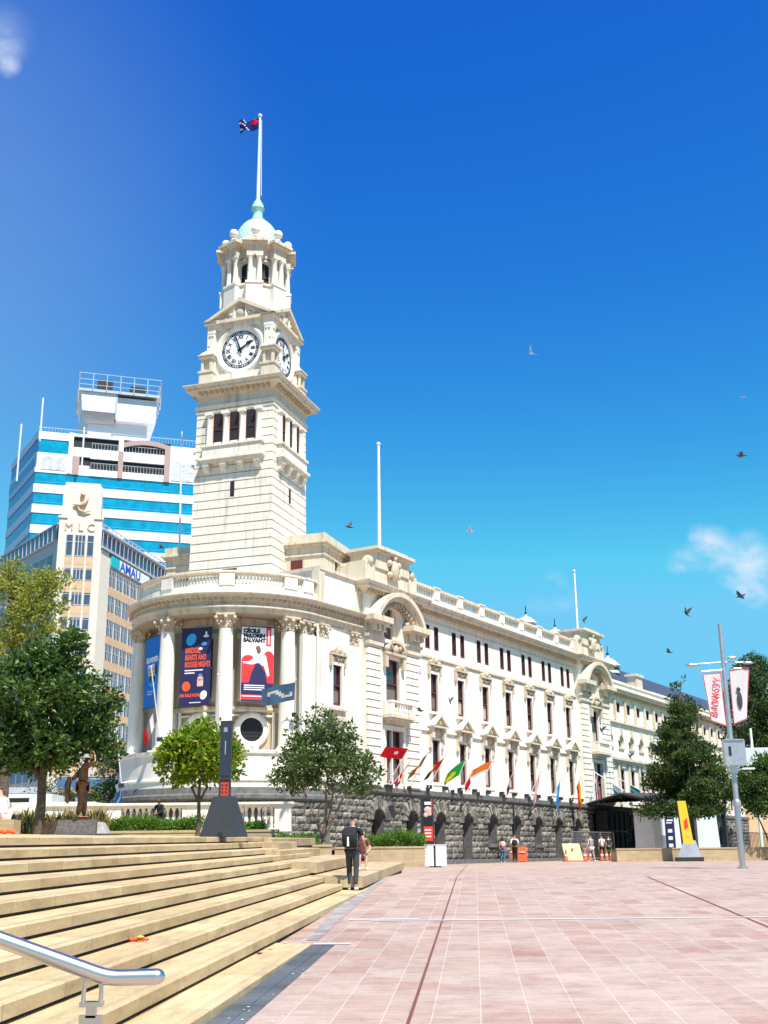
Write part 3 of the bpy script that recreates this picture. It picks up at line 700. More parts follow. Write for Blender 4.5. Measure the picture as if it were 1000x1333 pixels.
def surround(c, z0, z1, w_, y, kind):
    b = MB(FM); t_ = 0.16
    b.box(c-w_/2-t_, c-w_/2, y-0.08, y+0.05, z0-0.05, z1+t_); b.box(c+w_/2, c+w_/2+t_, y-0.08, y+0.05, z0-0.05, z1+t_); b.box(c-w_/2, c+w_/2, y-0.08, y+0.05, z1, z1+t_)
    b.box(c-w_/2-t_-.05, c+w_/2+t_+.05, y-0.2, y+0.05, z0-0.2, z0-0.05)
    o = b.build('window_surround', M['stone'], hall)
    b = MB(FM); H = w_/2+0.32
    if kind == 'hood':                   # carved scrolled hood
        b.box(c-H, c+H, y-0.26, y, z1+0.52, z1+0.62)
        pts = [(c-H*.8, z1+0.62), (c+H*.8, z1+0.62), (c+H*.5, z1+0.86), (c+H*.2, z1+1.02), (c-H*.2, z1+1.02), (c-H*.5, z1+0.86)]
        b.prism([(x, y-0.2, z) for x, z in pts], (0, 0.2, 0))
        for sx in (-1, 1): b.sphere((c+sx*H*.72, y-.12, z1+0.72), 0.13, seg=8, rings=6); b.box(c+sx*(H-.09)-.08, c+sx*(H-.09)+.08, y-.2, y, z1-.1, z1+.52)
        for k in range(5): b.sphere((c-H*.6+k*H*.3, y-.1, z1+.36+.05*math.sin(k*2)), 0.1, seg=7, rings=5)
        b.sphere((c, y-.2, z1+.8), 0.17, 1, .8, 1.2, seg=8, rings=6)
        b.build('carved_hood', M['carve'], o, True)
    elif kind == 'pediment':
        zb = z1+0.72
        b.box(c-H-.14, c+H+.14, y-0.5, y, zb, zb+0.1)
        b.prism([(c-H-.2, y-0.52, zb+.1), (c, y-0.52, zb+.82), (c, y-0.52, zb+.70), (c-H, y-.52, zb+.1)], (0, 0.52, 0))
        b.prism([(c+H+.2, y-0.52, zb+.1), (c+H, y-.52, zb+.1), (c, y-0.52, zb+.70), (c, y-0.52, zb+.82)], (0, 0.52, 0))
        b.prism([(c-H, y-0.26, zb+.1), (c+H, y-0.26, zb+.1), (c, y-0.26, zb+.7)], (0, .2, 0))
        for sx in (-1, 1):
            b.box(c+sx*(H-.08)-.13, c+sx*(H-.08)+.13, y-.36, y, z1+.1, zb); b.box(c+sx*(H-.05)-.1, c+sx*(H-.05)+.1, y-.2, y, z1-.5, z1+.1)
        b.build('pediment', M['stone2'], o)
        b = MB(FM); b.sphere((c, y-.16, z1+.45), 0.2, 1, .7, 1.2, seg=8, rings=6)
        for k in (-1, 1): b.sphere((c+k*.28, y-.12, z1+.42), 0.12, seg=7, rings=5); b.sphere((c+k*.22, y-.3, zb+.28), 0.1, seg=7, rings=5)
        b.sphere((c, y-.32, zb+.35), 0.14, seg=7, rings=5)
        b.build('carved_panel', M['carve'], o, True)
    elif kind == 'balcony':
        pass
    return o
surround(-19.62, 8.55, 10.75, 0.85, 0.0, 'hood')
b = MB(FM)
b.box(-20.3, -18.95, -0.16, 0.02, 7.6, 8.25); b.box(-20.45, -18.8, -0.3, 0.02, 8.25, 8.38); b.box(-20.4, -18.85, -0.25, 0.02, 7.0, 7.12); b.build('apron_panel', M['stone2'], hall)
# parapet block above the link bay
b = MB(FM); b.box(S0+0.2, -17.25, -0.02, 4.0, 13.9, 15.85); b.build('parapet_wall', M['stone'], hall)
b = MB(FM); b.box(S0+0.1, -17.2, -0.14, 4.0, 15.85, 16.05); b.box(S0+.05, S0+0.6, -0.1, .4, 13.92, 15.84); b.box(-17.75, -17.26, -0.1, .1, 13.92, 15.84); b.build('parapet_coping', M['stone2'], hall)

# ---------------- main facade
ZC = 15.15                                # underside of the main cornice
holes = []
for c in bay: holes += [(c-1.02, c-0.44, 13.15, 14.68), (c+0.12, c+0.70, 13.15, 14.68), (c-0.55, c+0.4, 9.28, 11.6), (c-0.5, c+0.42, 4.95, 7.5)]
b = MB(FM); b.wall(-11.3, 13.95, 4.3, ZC+.2, 0.0, holes, 0.30); b.build('facade_wall', M['stone'], hall)
for c in bay:
    for x in (c-0.73, c+0.41): facade_window(x, 13.15, 14.68, 0.58, -0.04, 'red', sash=False)
    facade_window(c-0.075, 9.28, 11.6, 0.95, 0.03); facade_window(c-0.04, 4.95, 7.5, 0.92, 0.03)
    surround(c-0.075, 9.28, 11.6, 0.95, 0.0, 'hood'); surround(c-0.04, 4.95, 7.5, 0.92, 0.0, 'pediment')
for (s0, s1) in ((-11.3, 13.95),):
    b = MB(FM); b.box(s0, s1, -0.10, 0.02, 12.56, 12.70); b.box(s0, s1, -0.04, 0.02, 12.44, 12.56); b.build('string_course', M['stone2'], hall)
    b = MB(FM)
    xs = [s0]+[v for c in bay for v in (c-0.92, c+0.84)]+[s1]
    for i in range(0, len(xs), 2): b.box(xs[i], xs[i+1], -0.12, 0.02, 8.0, 8.16)
    b.build('sill_course', M['stone'], hall)
    b = MB(FM); b.box(s0, s1, -0.16, 0.02, 4.38, 4.75); b.build('base_course', M['stone'], hall)
    b = MB(FM); b.box(s0, s1, -0.05, 0.02, 14.85, 15.0); b.build('architrave_band', M['stone2'], hall)
# pavilions
def pavilion(c, zt=18.25):
    h = 2.95; y = -0.35
    holes = [(c-0.95, c+0.95, 4.6, 7.6), (c-0.75, c+0.75, 8.9, 11.75), (c-1.0, c+1.0, 12.9, 15.0, 1)]
    b = MB(FM); b.wall(c-h, c+h, 4.3, 15.6, y, holes, 0.8)
    b.poly([(c-h,y,4.3),(c-h,0.6,4.3),(c-h,0.6,15.6),(c-h,y,15.6)]); b.poly([(c+h,y,4.3),(c+h,y,15.6),(c+h,0.6,15.6),(c+h,0.6,4.3)])
    b.build('pavilion_wall', M['stone'], hall)
    # rusticated piers
    for cx in (c-2.2, c+2.2):
        b = MB(FM); z = 4.4
        while z < 12.2:
            b.box(cx-0.74, cx+0.74, y-0.16, y, z+0.045, z+0.40); z += 0.43
        p = b.build('rusticated_pier', M['stone'], hall)
        b = MB(FM); b.box(cx-0.82, cx+0.82, y-0.26, y, 12.3, 12.5); b.box(cx-0.74, cx+0.74, y-0.2, y, 12.5, 12.72); b.box(cx-0.85, cx+0.85, y-0.3, y, 12.72, 12.9)
        b.box(cx-0.74, cx+0.74, y-0.18, y, 12.9, 13.5); b.box(cx-0.95, cx+0.95, y-0.62, y, 13.5, 13.62); b.box(cx-1.05, cx+1.05, y-0.8, y, 13.62, 13.95)
        for k in (-.5, 0, .5): b.box(cx+k-.12, cx+k+.12, y-0.55, y, 13.1, 13.5)
        b.build('pier_entablature', M['stone2'], p)
    # windows
    facade_window(c, 8.9, 11.75, 1.3, y+0.1); facade_window(c, 4.6, 7.6, 1.7, y+0.1, 'red')
    b = MB(FM); b.box(c-0.06, c+.06, y+.1, y+.5, 4.6, 7.6); b.box(c-1.15, c-.95, y-.1, y+.05, 4.5, 7.8); b.box(c+.95, c+1.15, y-.1, y+.05, 4.5, 7.8); b.box(c-1.15, c+1.15, y-.12, y+.05, 7.6, 7.85); b.build('window_surround', M['stone'], hall)
    wa = MB(FM); wa.box(c-0.55, c+0.55, y+0.45, y+0.5, 12.9, 15.0); w_ = wa.build('window', M['glass'], hall)
    b = MB(FM); b.box(c-1.0, c-0.5, y+0.3, y+0.45, 12.9, 14.9); b.box(c+0.5, c+1.0, y+0.3, y+0.45, 12.9, 14.9); b.box(c-.5, c+.5, y+.34, y+.44, 13.75, 13.83); b.build('jamb', M['stone2'], w_)
    # balcony under the middle window
    b = MB(FM); b.box(c-1.35, c+1.35, y-0.75, y, 8.25, 8.45); b.box(c-1.2, c+1.2, y-0.6, y, 8.1, 8.25); b.box(c-1.1, c+1.1, y-0.35, y, 7.95, 8.1)
    bc = b.build('balcony', M['stone2'], hall)
    b = MB(FM)
    for x in (c-1.3, c+1.0): b.box(x, x+0.3, y-0.72, y-0.45, 8.45, 9.1)
    b.box(c-1.32, c+1.32, y-0.74, y-0.43, 9.1, 9.22); b.box(c-1.32, c-1.1, y-.45, y, 8.45, 9.2); b.box(c+1.1, c+1.32, y-.45, y, 8.45, 9.2)
    for k in range(7): b.lathe(baluster_prof(8.45, 0.65, 0.085), c-0.84+k*0.28, y-0.58, 8)
    b.build('balustrade', M['stone'], bc, True)
    # small broken pediment and carving over the middle window
    b = MB(FM); b.box(c-1.15, c+1.15, y-0.3, y, 11.95, 12.1)
    for sx in (-1, 1): b.sphere((c+sx*.95, y-.15, 12.3), 0.22, seg=10, rings=6); b.box(c+sx*1.0-.14, c+sx*1.0+.14, y-.25, y, 11.2, 11.95); b.sphere((c+sx*.45, y-.15, 12.45), 0.2, seg=8, rings=6)
    N_ = 10
    pts = [(c+1.05*math.cos(math.pi*k/N_), 12.25+.62*math.sin(math.pi*k/N_)) for k in range(N_+1)]+[(c-.85, 12.25)]+[(c-.85*math.cos(math.pi*k/N_), 12.25+.44*math.sin(math.pi*k/N_)) for k in range(1, N_+1)]
    b.prism([(x, y-.35, z) for x, z in pts], (0, .35, 0)); b.sphere((c, y-.2, 12.35), .25, 1, .7, 1.2, seg=8, rings=6)
    b.build('carved_hood', M['carve'], hall, True)
    # big segmental arched pediment
    half = 2.75; rise = 1.72; zb = 13.95; Rr = (half**2+rise**2)/(2*rise); zc = zb+rise-Rr; a1 = math.asin(half/Rr); N_ = 20
    b = MB(FM)
    def arcp(r_, k): a = -a1+2*a1*k/N_; return (c+r_*math.sin(a), zc+r_*math.cos(a))
    for k in range(N_):
        for (ra_, rb_, yo) in ((Rr-0.26, Rr, 0.78), (Rr-0.52, Rr-0.26, 0.55)):
            p = [arcp(ra_, k), arcp(ra_, k+1), arcp(rb_, k+1), arcp(rb_, k)]
            b.prism([(x, y-yo, z) for x, z in p], (0, yo, 0))
    ap = b.build('arched_pediment', M['stone2'], hall)
    b = MB(FM)
    for k in range(1, 14):
        a = -a1*.86+2*a1*.86*k/14; x = c+(Rr-.72)*math.sin(a); z = zc+(Rr-.72)*math.cos(a); b.box(x-.09, x+.09, y-.48, y, z-.1, z+.1)
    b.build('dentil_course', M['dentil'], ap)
    b = MB(FM)
    for sx in (-1, 1):
        for k in range(6): b.sphere((c+sx*(1.35+.12*k), y-.2, 14.05+.14*((k*7) % 4)), .17, seg=7, rings=5)
    b.build('carved_spandrel', M['carve'], hall, True)
    # attic with cartouche
    b = MB(FM); b.box(c-h, c+h, y, 3.5, 15.95, 17.0); b.box(c-1.9, c+1.9, y-0.1, 1.4, 17.0, zt-0.3); b.box(c-2.05, c+2.05, y-0.28, 1.5, zt-0.3, zt-.18); b.box(c-2.15, c+2.15, y-0.4, 1.6, zt-.18, zt); b.box(c-1.5, c+1.5, y-.25, 1.3, zt, zt+.12)
    at_ = b.build('attic', M['stone2'], hall)
    b = MB(FM); b.sphere((c, y-.22, 17.1), .42, 1, .5, 1.5, seg=12, rings=8)
    for sx in (-1, 1): b.sphere((c+sx*.5, y-.15, 17.5), .22, seg=8, rings=6); b.sphere((c+sx*.45, y-.15, 16.8), .2, seg=8, rings=6); b.sphere((c+sx*2.35, y+.2, 17.3), .36, 1, 1, 1, seg=10, rings=8); b.sphere((c+sx*2.7, y+.2, 17.15), .24, seg=8, rings=6)
    b.sphere((c, y-.2, 17.85), .2, seg=8, rings=6); b.build('cartouche', M['carve'], at_, True)
    b = MB(FM); b.box(c-2.95, c-2.2, y, .9, 17.0, 17.25); b.box(c+2.2, c+2.95, y, .9, 17.0, 17.25); b.build('attic_shoulder', M['stone2'], at_)
PV = (-14.25, 16.9)
for c in PV: pavilion(c)
# main cornice runs along facade and breaks forward over the pavilions
h = 2.95; y_ = -0.35
mp = [fw(-17.2, 3), fw(-17.2, y_), fw(-14.25+h, y_), fw(-14.25+h, 0), fw(16.9-h, 0), fw(16.9-h, y_), fw(16.9+h, y_), fw(16.9+h, 3)]
cornice('main_cornice', mp, 15.2, 15.9, 0.72, M['stone2'], gap=0.34)
b = MB(FM); b.box(-11.3, 13.95, 0.0, 0.45, 15.9, 16.5); b.build('parapet_base', M['stone'], hall)
b = MB(FM); b.box(-11.3, 13.95, -0.06, 0.5, 17.05, 17.22); b.build('balustrade_rail', M['stone2'], hall)
np_ = 8; st_ = (13.95+11.3)/np_
for k in range(np_+1):
    x = -11.3+st_*k; w2 = 0.34
    b = MB(FM); b.box(max(x-w2, -11.3), min(x+w2, 13.95), -0.05, 0.48, 16.5, 17.05); b.box(max(x-w2-.05, -11.3), min(x+w2+.05, 13.95), -0.1, 0.54, 17.22, 17.29); b.build('balustrade_pier', M['stone'], hall)
for k in range(np_):
    x0 = -11.3+st_*k+w2; b = MB(FM); m_ = 8
    for i in range(m_): b.lathe(baluster_prof(16.5, 0.55, 0.095), x0+(st_-2*w2)*(i+.5)/m_, 0.22, 8)
    b.build('balusters', M['stone'], hall, True)
# mass of the building behind
b = MB(FM); b.box(-17.2, 19.8, 0.65, 15, 4, 15.8); b.box(-17.2, 60, 2.2, 15, -.3, 4); b.box(S0, -17.2, 0.65, 10, -.3, 13.9); b.build('rear_mass', M['stone2'], hall)
b = MB(FM); b.add([(-10, 1.5, 15.9), (19, 1.5, 15.9), (16, 9, 18.0), (-6, 9, 18.0), (-10, 16, 15.9), (19, 16, 15.9)], [(0,1,2,3),(3,2,5,4),(1,5,2),(0,3,4)]); 
M['slateroof'] = plain('slate_roof', (0.05, 0.055, 0.075), 0.5, var=0.3, scale=2)
b.build('roof', M['slateroof'], hall)

# ---------------- far wing (concert chamber side)
holes = []
fb = [21.1+2.45*k for k in range(15)]
for k, c in enumerate(fb):
    holes += [(c-.42, c+.42, 12.3, 13.15), (c-.48, c+.48, 9.35, 10.35, 1), (c-.42, c+.42, 4.95, 7.5)]
b = MB(FM); b.wall(19.85, 60, 4.3, 14.0, 0.1, holes, 0.4); b.build('far_wing_wall', M['stone'], hall)
for k, c in enumerate(fb):
    facade_window(c, 12.3, 13.15, .84, .15, sash=False); facade_window(c, 4.95, 7.5, .84, .15)
    if k > 3 and k % 2: continue
    wb = MB(FM); wb.box(c-.48, c+.48, .4, .44, 9.35, 10.35); o = wb.build('lunette_window', M['dark'], hall)
    b = MB(FM)
    pts = [(c+.62*math.cos(math.pi*i/10), 9.87+.62*math.sin(math.pi*i/10)) for i in range(11)]+[(c-.48*math.cos(math.pi*i/10), 9.87+.48*math.sin(math.pi*i/10)) for i in range(11)]
    b.prism([(x, 0.0, z) for x, z in pts], (0, .12, 0)); b.box(c-.08, c+.08, -.12, .1, 10.4, 10.95); b.box(c-.62, c+.62, -.02, .1, 9.2, 9.35); b.build('arch_surround', M['stone2'], o)
    b = MB(FM); b.box(c-.48, c+.48, .3, .38, 9.35, 9.5); b.box(c-.04, c+.04, .3, .38, 9.5, 10.3); b.build('frame', M['red'], o)
b = MB(FM)
for i in range(16):
    x = 19.95+2.45*i; b.box(x-.14, x+.14, -.08, .12, 4.4, 8.2); b.box(x-.14, x+.14, -.08, .12, 11.6, 13.4)
b.box(19.85, 60, -.3, .12, 8.2, 8.4); b.box(19.85, 60, -.2, .12, 8.0, 8.2); b.box(19.85, 60, -.1, .12, 11.35, 11.5)
b.build('wing_mouldings', M['stone2'], hall)
for k, c in enumerate(fb[:14]):
    b = MB(FM); b.box(c-.32, c+.32, -.05, .12, 7.62, 7.75); b.prism([(c+.32*math.cos(math.pi*i/8), -.06, 7.75+.55*math.sin(math.pi*i/8)) for i in range(9)], (0, .18, 0)); b.build('window_crest', M['stone'], hall)
cornice('wing_cornice', [fw(19.9, 0.1), fw(60, 0.1)], 13.6, 14.2, 0.62, M['stone2'], gap=0.36)
b = MB(FM); b.box(19.9, 60, 0.1, 0.5, 14.2, 14.85); b.box(19.9, 60, 0.0, 0.6, 14.85, 15.0); b.build('wing_parapet', M['stone'], hall)
for x in (29.6,): b = MB(FM); b.box(x-.8, x+.8, 0.2, 1.1, 14.2, 16.1); b.box(x-.95, x+.95, .08, 1.22, 16.1, 16.32); b.build('parapet_chimney', M['stone2'], hall)
b = MB(FM); b.box(19.8, 60, 0.75, 16, 4, 14.1); b.build('wing_mass', M['stone2'], hall)
b = MB(FM); b.add([(19.9, 1.2, 14.9), (90, 1.2, 14.9), (84, 9, 19.9), (20.5, 9, 19.9), (19.9, 17, 14.9), (90, 17, 14.9)], [(0,1,2,3),(3,2,5,4),(1,5,2),(0,3,4)]); rf = b.build('wing_roof', M['slateroof'], hall)
b = MB(FM)
for (s0, s1) in ((23, 27.5), (31, 36), (42, 47)):
    k0, k1 = 0.18, 0.3
    f = lambda s, k: (s, 1.2+7.8*k, 14.9+5.0*k+0.06)
    b.poly([f(s0, k0), f(s1, k0), f(s1, k1), f(s0, k1)])
b.build('skylight', M['polewhite'], rf)
# ventilators on the roofs
for (px, py, dy, s_) in ((685, 812, 5, .8), (723, 828, 5, .8), (792, 868, 7.5, 1.15)):
    # stand on a line parallel to the facade, dy metres behind it
    d = ray(px, py); n_ = Vector((math.cos(A), -math.sin(A), 0)); t_ = ((P-n_*dy)-CAMO).dot(n_)/d.dot(n_); q = CAMO+d*t_; lc = FM.inverted() @ q
    Mv = FM @ Matrix.Translation((lc.x, lc.y, 0)); zt = lc.z
    b = MB(Mv); b.lathe([(.95*s_, zt-2.2*s_), (.95*s_, zt-.1), (1.15*s_, zt), (1.15*s_, zt+.06), (.95*s_, zt+.22), (.55*s_, zt+.5*s_+.1), (.25*s_, zt+.75*s_), (.12*s_, zt+.85*s_), (.1*s_, zt+1.0*s_), (.02, zt+1.05*s_)], seg=20); v_ = b.build('roof_ventilator', M['polewhite'], hall, True)
    b = MB(Mv)
    for k in range(3): b.lathe([(1.0*s_, zt-.35*s_-k*.5*s_), (1.02*s_, zt-.2*s_-k*.5*s_), (.96*s_, zt-.15*s_-k*.5*s_)], seg=20, cap=False)
    b.build('louvre', M['black'], v_); b = MB(Mv); b.tube([(0, 0, zt+s_), (0, 0, zt+1.9*s_)], .04, 6); b.sphere((0, 0, zt+1.15*s_), .14*s_, seg=8, rings=6); b.build('finial', M['black'], v_)
# roof flagpoles
for (px, py, pt, dy) in ((494, 712, 580, 1.2), (752, 822, 745, 1.2)):
    d = ray(px, py); n_ = Vector((math.cos(A), -math.sin(A), 0)); t_ = ((P-n_*dy)-CAMO).dot(n_)/d.dot(n_); q = CAMO+d*t_
    top = at(px, pt, q.y); b = MB(); b.tube([(q.x, q.y, q.z-1), (q.x, q.y, top.z)], [.12, .09], 10); b.sphere((q.x, q.y, top.z+.1), .14, seg=8, rings=6); b.build('roof_flagpole', M['polewhite'], hall, True)

# ---------------- left flank of the wedge (mostly hidden)
e = BC + Vector((math.sin(R(AZ1)), math.cos(R(AZ1))))*5.5
LM = Matrix(((-dL.x, dL.y, 0, e.x), (-dL.y, -dL.x, 0, e.y), (0, 0, 1, 0), (0, 0, 0, 1)))
b = MB(LM); b.box(-60, -0.1, 0.0, 6, 0, 13.6); b.build('left_flank', M['stone'], hall)
b = MB(LM)
for k in range(10): x = -4-4.5*k; b.box(x-.5, x+.5, -.03, .1, 5, 7.4); b.box(x-.5, x+.5, -.03, .1, 9, 11.4)
b.build('flank_windows', M['glass'], hall)
# ================================================================== tower (parts of the town hall)
TC = Vector((-8.05, 66.55, 0)); TAZ = (198.5, 108.5, 18.5, 288.5)
def faceM(az, off=0.0, org=TC):
    out = Vector((math.sin(R(az)), math.cos(R(az)), 0)); tx = Vector((0,0,1)).cross(out); o = org+out*off
    return Matrix(((tx.x, -out.x, 0, o.x), (tx.y, -out.y, 0, o.y), (0, 0, 1, 0), (0, 0, 0, 1)))
T0 = faceM(198.5)
def sq(h): return [tuple((T0 @ Vector((x, y, 0)))[:2]) for x, y in ((-h, h), (h, h), (h, -h), (-h, -h))]
def sqp(h, rev=False): p = sq(h); return p
# orientation: outward must be on the right of travel -> go clockwise seen from above? tested by sign of area
def orient(p):
    a = sum(p[i][0]*p[(i+1) % len(p)][1]-p[(i+1) % len(p)][0]*p[i][1] for i in range(len(p)))
    return p if a > 0 else p[::-1]       # counter-clockwise: right of travel is outside
# courses
def hw(z): return 2.62-(z-14)*0.0095
b = MB(T0); z = 13.95
zt = 26.75
b.frustum((-hw(14)+.12, hw(14)-.12, -hw(14)+.12, hw(14)-.12), (-hw(zt)+.12, hw(zt)-.12, -hw(zt)+.12, hw(zt)-.12), 13.9, zt)
core = None
def ring_course(b, z0, z1, gaps=None):
    h0, h1 = hw(z0), hw(z1)
    if not gaps:
        b.frustum((-h0, h0, -h0, h0), (-h1, h1, -h1, h1), z0, z1); return
    g = gaps                              # leave the middle of each face free
    for sx in (-1, 1):
        for sy in (-1, 1):
            b.frustum((min(sx*h0, sx*g), max(sx*h0, sx*g), min(sy*h0, sy*g), max(sy*h0, sy*g)), (min(sx*h1, sx*g), max(sx*h1, sx*g), min(sy*h1, sy*g), max(sy*h1, sy*g)), z0, z1)
while z < 26.6:
    z1 = min(z+0.52, 26.75)
    mid = z > 23.9 and z < 26.3
    if mid: ring_course(b, z+0.065, z1, 1.78)
    else: ring_course(b, z+0.065, z1)
    z += 0.52
tb = b.build('tower_shaft', M['tower'], hall)
# core face behind the belfry windows must be recessed: cover with window bays
for az in TAZ:
    Mx = faceM(az)
    y = -hw(25)
    b = MB(Mx)                            # three tall openings
    b.wall(-1.78, 1.78, 23.95, 26.3, y+0.03, [(c-.29, c+.29, 24.2, 26.18) for c in (-1.07, 0, 1.07)], 0.02)
    b.build('belfry_wall', M['tower'], tb)
    for c in (-1.07, 0, 1.07):
        b = MB(Mx); b.box(c-.29, c+.29, y+.02, y+.045, 24.2, 26.18); o = b.build('louvre_window', M['dark'], hall)
        b = MB(Mx)
        for x in (c-.29, c+.25): b.box(x, x+.04, y-.02, y+.02, 24.2, 26.18)
        b.box(c-.25, c+.25, y-.02, y+.02, 25.1, 25.16); b.build('frame', M['red'], o)
    b = MB(Mx)
    for c in (-1.62, -.535, .535, 1.62):
        b.lathe([(.20, 24.1), (.20, 24.2), (.17, 24.25), (.16, 25.9), (.19, 25.98), (.22, 26.05)], c, y-.04, 14); b.box(c-.23, c+.23, y-.27, y+.05, 26.05, 26.2)
    b.build('belfry_columns', M['stone'], hall, True)
    b = MB(Mx); b.box(-2.0, 2.0, y-.42, y, 23.98, 24.1); b.box(-1.9, 1.9, y-.34, y, 23.3, 23.98); b.box(-2.05, 2.05, y-.5, y, 23.14, 23.3); b.box(-1.95, 1.95, y-.4, y, 23.02, 23.14)
    pb = b.build('belfry_balcony', M['tower'], hall)
    for c in (-1.65, -.55, .55, 1.65): b = MB(Mx); b.prism([(c-.19, y, 22.45), (c-.19, y-.22, 22.5), (c-.19, y-.38, 22.8), (c-.19, y-.4, 23.02), (c-.19, y, 23.02)], (.38, 0, 0)); b.build('bracket', M['tower'], pb)
    b = MB(Mx); yy = -hw(21); b.box(-.13, .13, yy-.012, yy+.1, 20.85, 21.75); o = b.build('slit_window', M['dark'], hall)
    b = MB(Mx); yy = -hw(16); b.box(-.46, .46, yy-.015, yy+.1, 15.0, 16.5); b.build('roof_door', M['red'], hall)
for (hh, z0, z1, o) in ((2.50, 26.3, 26.42, .06), (2.50, 26.55, 26.75, .10)): band('tower_band', orient(sq(hh)), z0, z1, o, M['tower'], True, inn=.4)
b = MB(T0); b.box(-2.5, 2.5, -2.5, 2.5, 26.7, 27.5); b.build('tower_frieze', M['stone2'], hall)
cornice('tower_cornice', orient(sq(2.5)), 27.3, 28.0, 0.70, M['stone2'], True, gap=0.34, inn=2.0)
# clock stage
b = MB(T0); b.box(-2.28, 2.28, -2.28, 2.28, 28.0, 28.45); b.box(-2.2, 2.2, -2.2, 2.2, 28.45, 28.85); b.box(-1.92, 1.92, -1.92, 1.92, 28.85, 32.4); cs = b.build('clock_stage', M['tower'], hall)
M['numeral'] = M['black']
ROM = ['XII','I','II','III','IIII','V','VI','VII','VIII','IX','X','XI']
for az in TAZ:
    Mx = faceM(az); y = -1.92
    C2 = Mx @ Matrix.Translation((0, y, 30.44)) @ Matrix.Rotation(R(90), 4, 'X')
    b = MB(C2); b.lathe([(1.32, -.05), (1.32, .10), (1.40, .17), (1.55, .19), (1.66, .12), (1.68, 0.0)], seg=48, cap=False); ck = b.build('clock', M['stone'], hall, True)
    b = MB(C2); b.lathe([(0, .06), (1.33, .06)], seg=48, cap=False); b.build('dial', M['clockwhite'], ck)
    b = MB(C2); b.lathe([(1.20, .064), (1.235, .072), (1.24, .072), (1.24, .064)], seg=48, cap=False); b.lathe([(1.03, .064), (1.045, .07), (1.05, .064)], seg=48, cap=False)
    for k in range(60):
        a = 2*math.pi*k/60; r0_, r1_ = (1.06, 1.2); w_ = .028 if k % 5 else .05
        ca, sa = math.cos(a), math.sin(a); b.prism([(r0_*ca-w_*sa, r0_*sa+w_*ca, .062), (r0_*ca+w_*sa, r0_*sa-w_*ca, .062), (r1_*ca+w_*sa, r1_*sa-w_*ca, .062), (r1_*ca-w_*sa, r1_*sa+w_*ca, .062)], (0, 0, .012))
    b.build('minute_track', M['black'], ck)
    b = MB(Mx @ Matrix.Translation((0, y-.065, 30.44)))
    for k, s in enumerate(ROM):
        a = R(30*k); add_text(b, s, .36, .82*math.sin(a), 0, .82*math.cos(a), bold=.014, rot=-a, squash=.8 if len(s) < 4 else .62)
    b.build('numerals', M['black'], ck)
    b = MB(Mx @ Matrix.Translation((0, y-.10, 30.44)))
    for (ang, L, w_, dd) in ((-19, 1.15, .045, -.03), (57, .92, .07, 0)):
        ca, sa = math.cos(R(ang)), math.sin(R(ang)); f = lambda u, v: (u*ca+v*sa, dd, -u*sa+v*ca)
        if L < 1: pts = [(-w_, -.2), (w_, -.2), (w_*.6, .45), (w_*2, .62), (0, L), (-w_*2, .62), (-w_*.6, .45)]
        else: pts = [(-w_*1.4, -.3), (w_*1.4, -.3), (w_*.8, .8), (0, L), (-w_*.8, .8)]
        b.prism([f(u, v) for u, v in pts], (0, -.02, 0))
    b.lathe([(0.0, 0), (0.1, 0)], seg=12, cap=False); b.build('hands', M['black'], ck)
    dz_ = 0.006*(TAZ.index(az) % 2); y -= dz_
    # square frame, side piers, entablature and pediment
    b = MB(Mx)
    for sx in (-1, 1):
        b.box(sx*1.68, sx*2.1, y-.20, y+.2, 28.85, 31.85); b.box(sx*1.62, sx*2.16, y-.28, y+.1, 31.7, 31.9); b.box(sx*1.64, sx*2.14, y-.26, y+.1, 28.85, 29.1)
        for k in (-.1, .1): b.sphere((sx*1.9+k, y-.24, 31.55), .1, seg=7, rings=5)
    b.box(-2.16, 2.16, y-.22, y, 31.95, 32.25)
    b.build('clock_pier', M['tower'], cs)
    b = MB(Mx); b.box(-2.35, 2.35, y-.42, y+.3, 32.25+dz_, 32.45+dz_)
    for sx in (-1, 1): b.prism([(sx*2.42, y-.46, 32.45), (sx*2.1, y-.46, 32.45), (0, y-.46, 33.55), (0, y-.46, 33.82)], (0, .9, 0))
    b.prism([(-2.1, y-.1, 32.45), (2.1, y-.1, 32.45), (0, y-.1, 33.6)], (0, .5, 0))
    pd = b.build('clock_pediment', M['stone2'], hall)
    b = MB(Mx); b.sphere((0, y-.15, 32.88), .36, 1, .5, 1, seg=12, rings=8)
    for sx in (-1, 1): b.sphere((sx*.62, y-.14, 32.75), .2, seg=8, rings=6); b.sphere((sx*1.0, y-.12, 32.62), .15, seg=8, rings=6); b.sphere((sx*1.3, y-.1, 32.56), .1, seg=7, rings=5)
    b.build('tympanum_carving', M['carve'], pd, True)
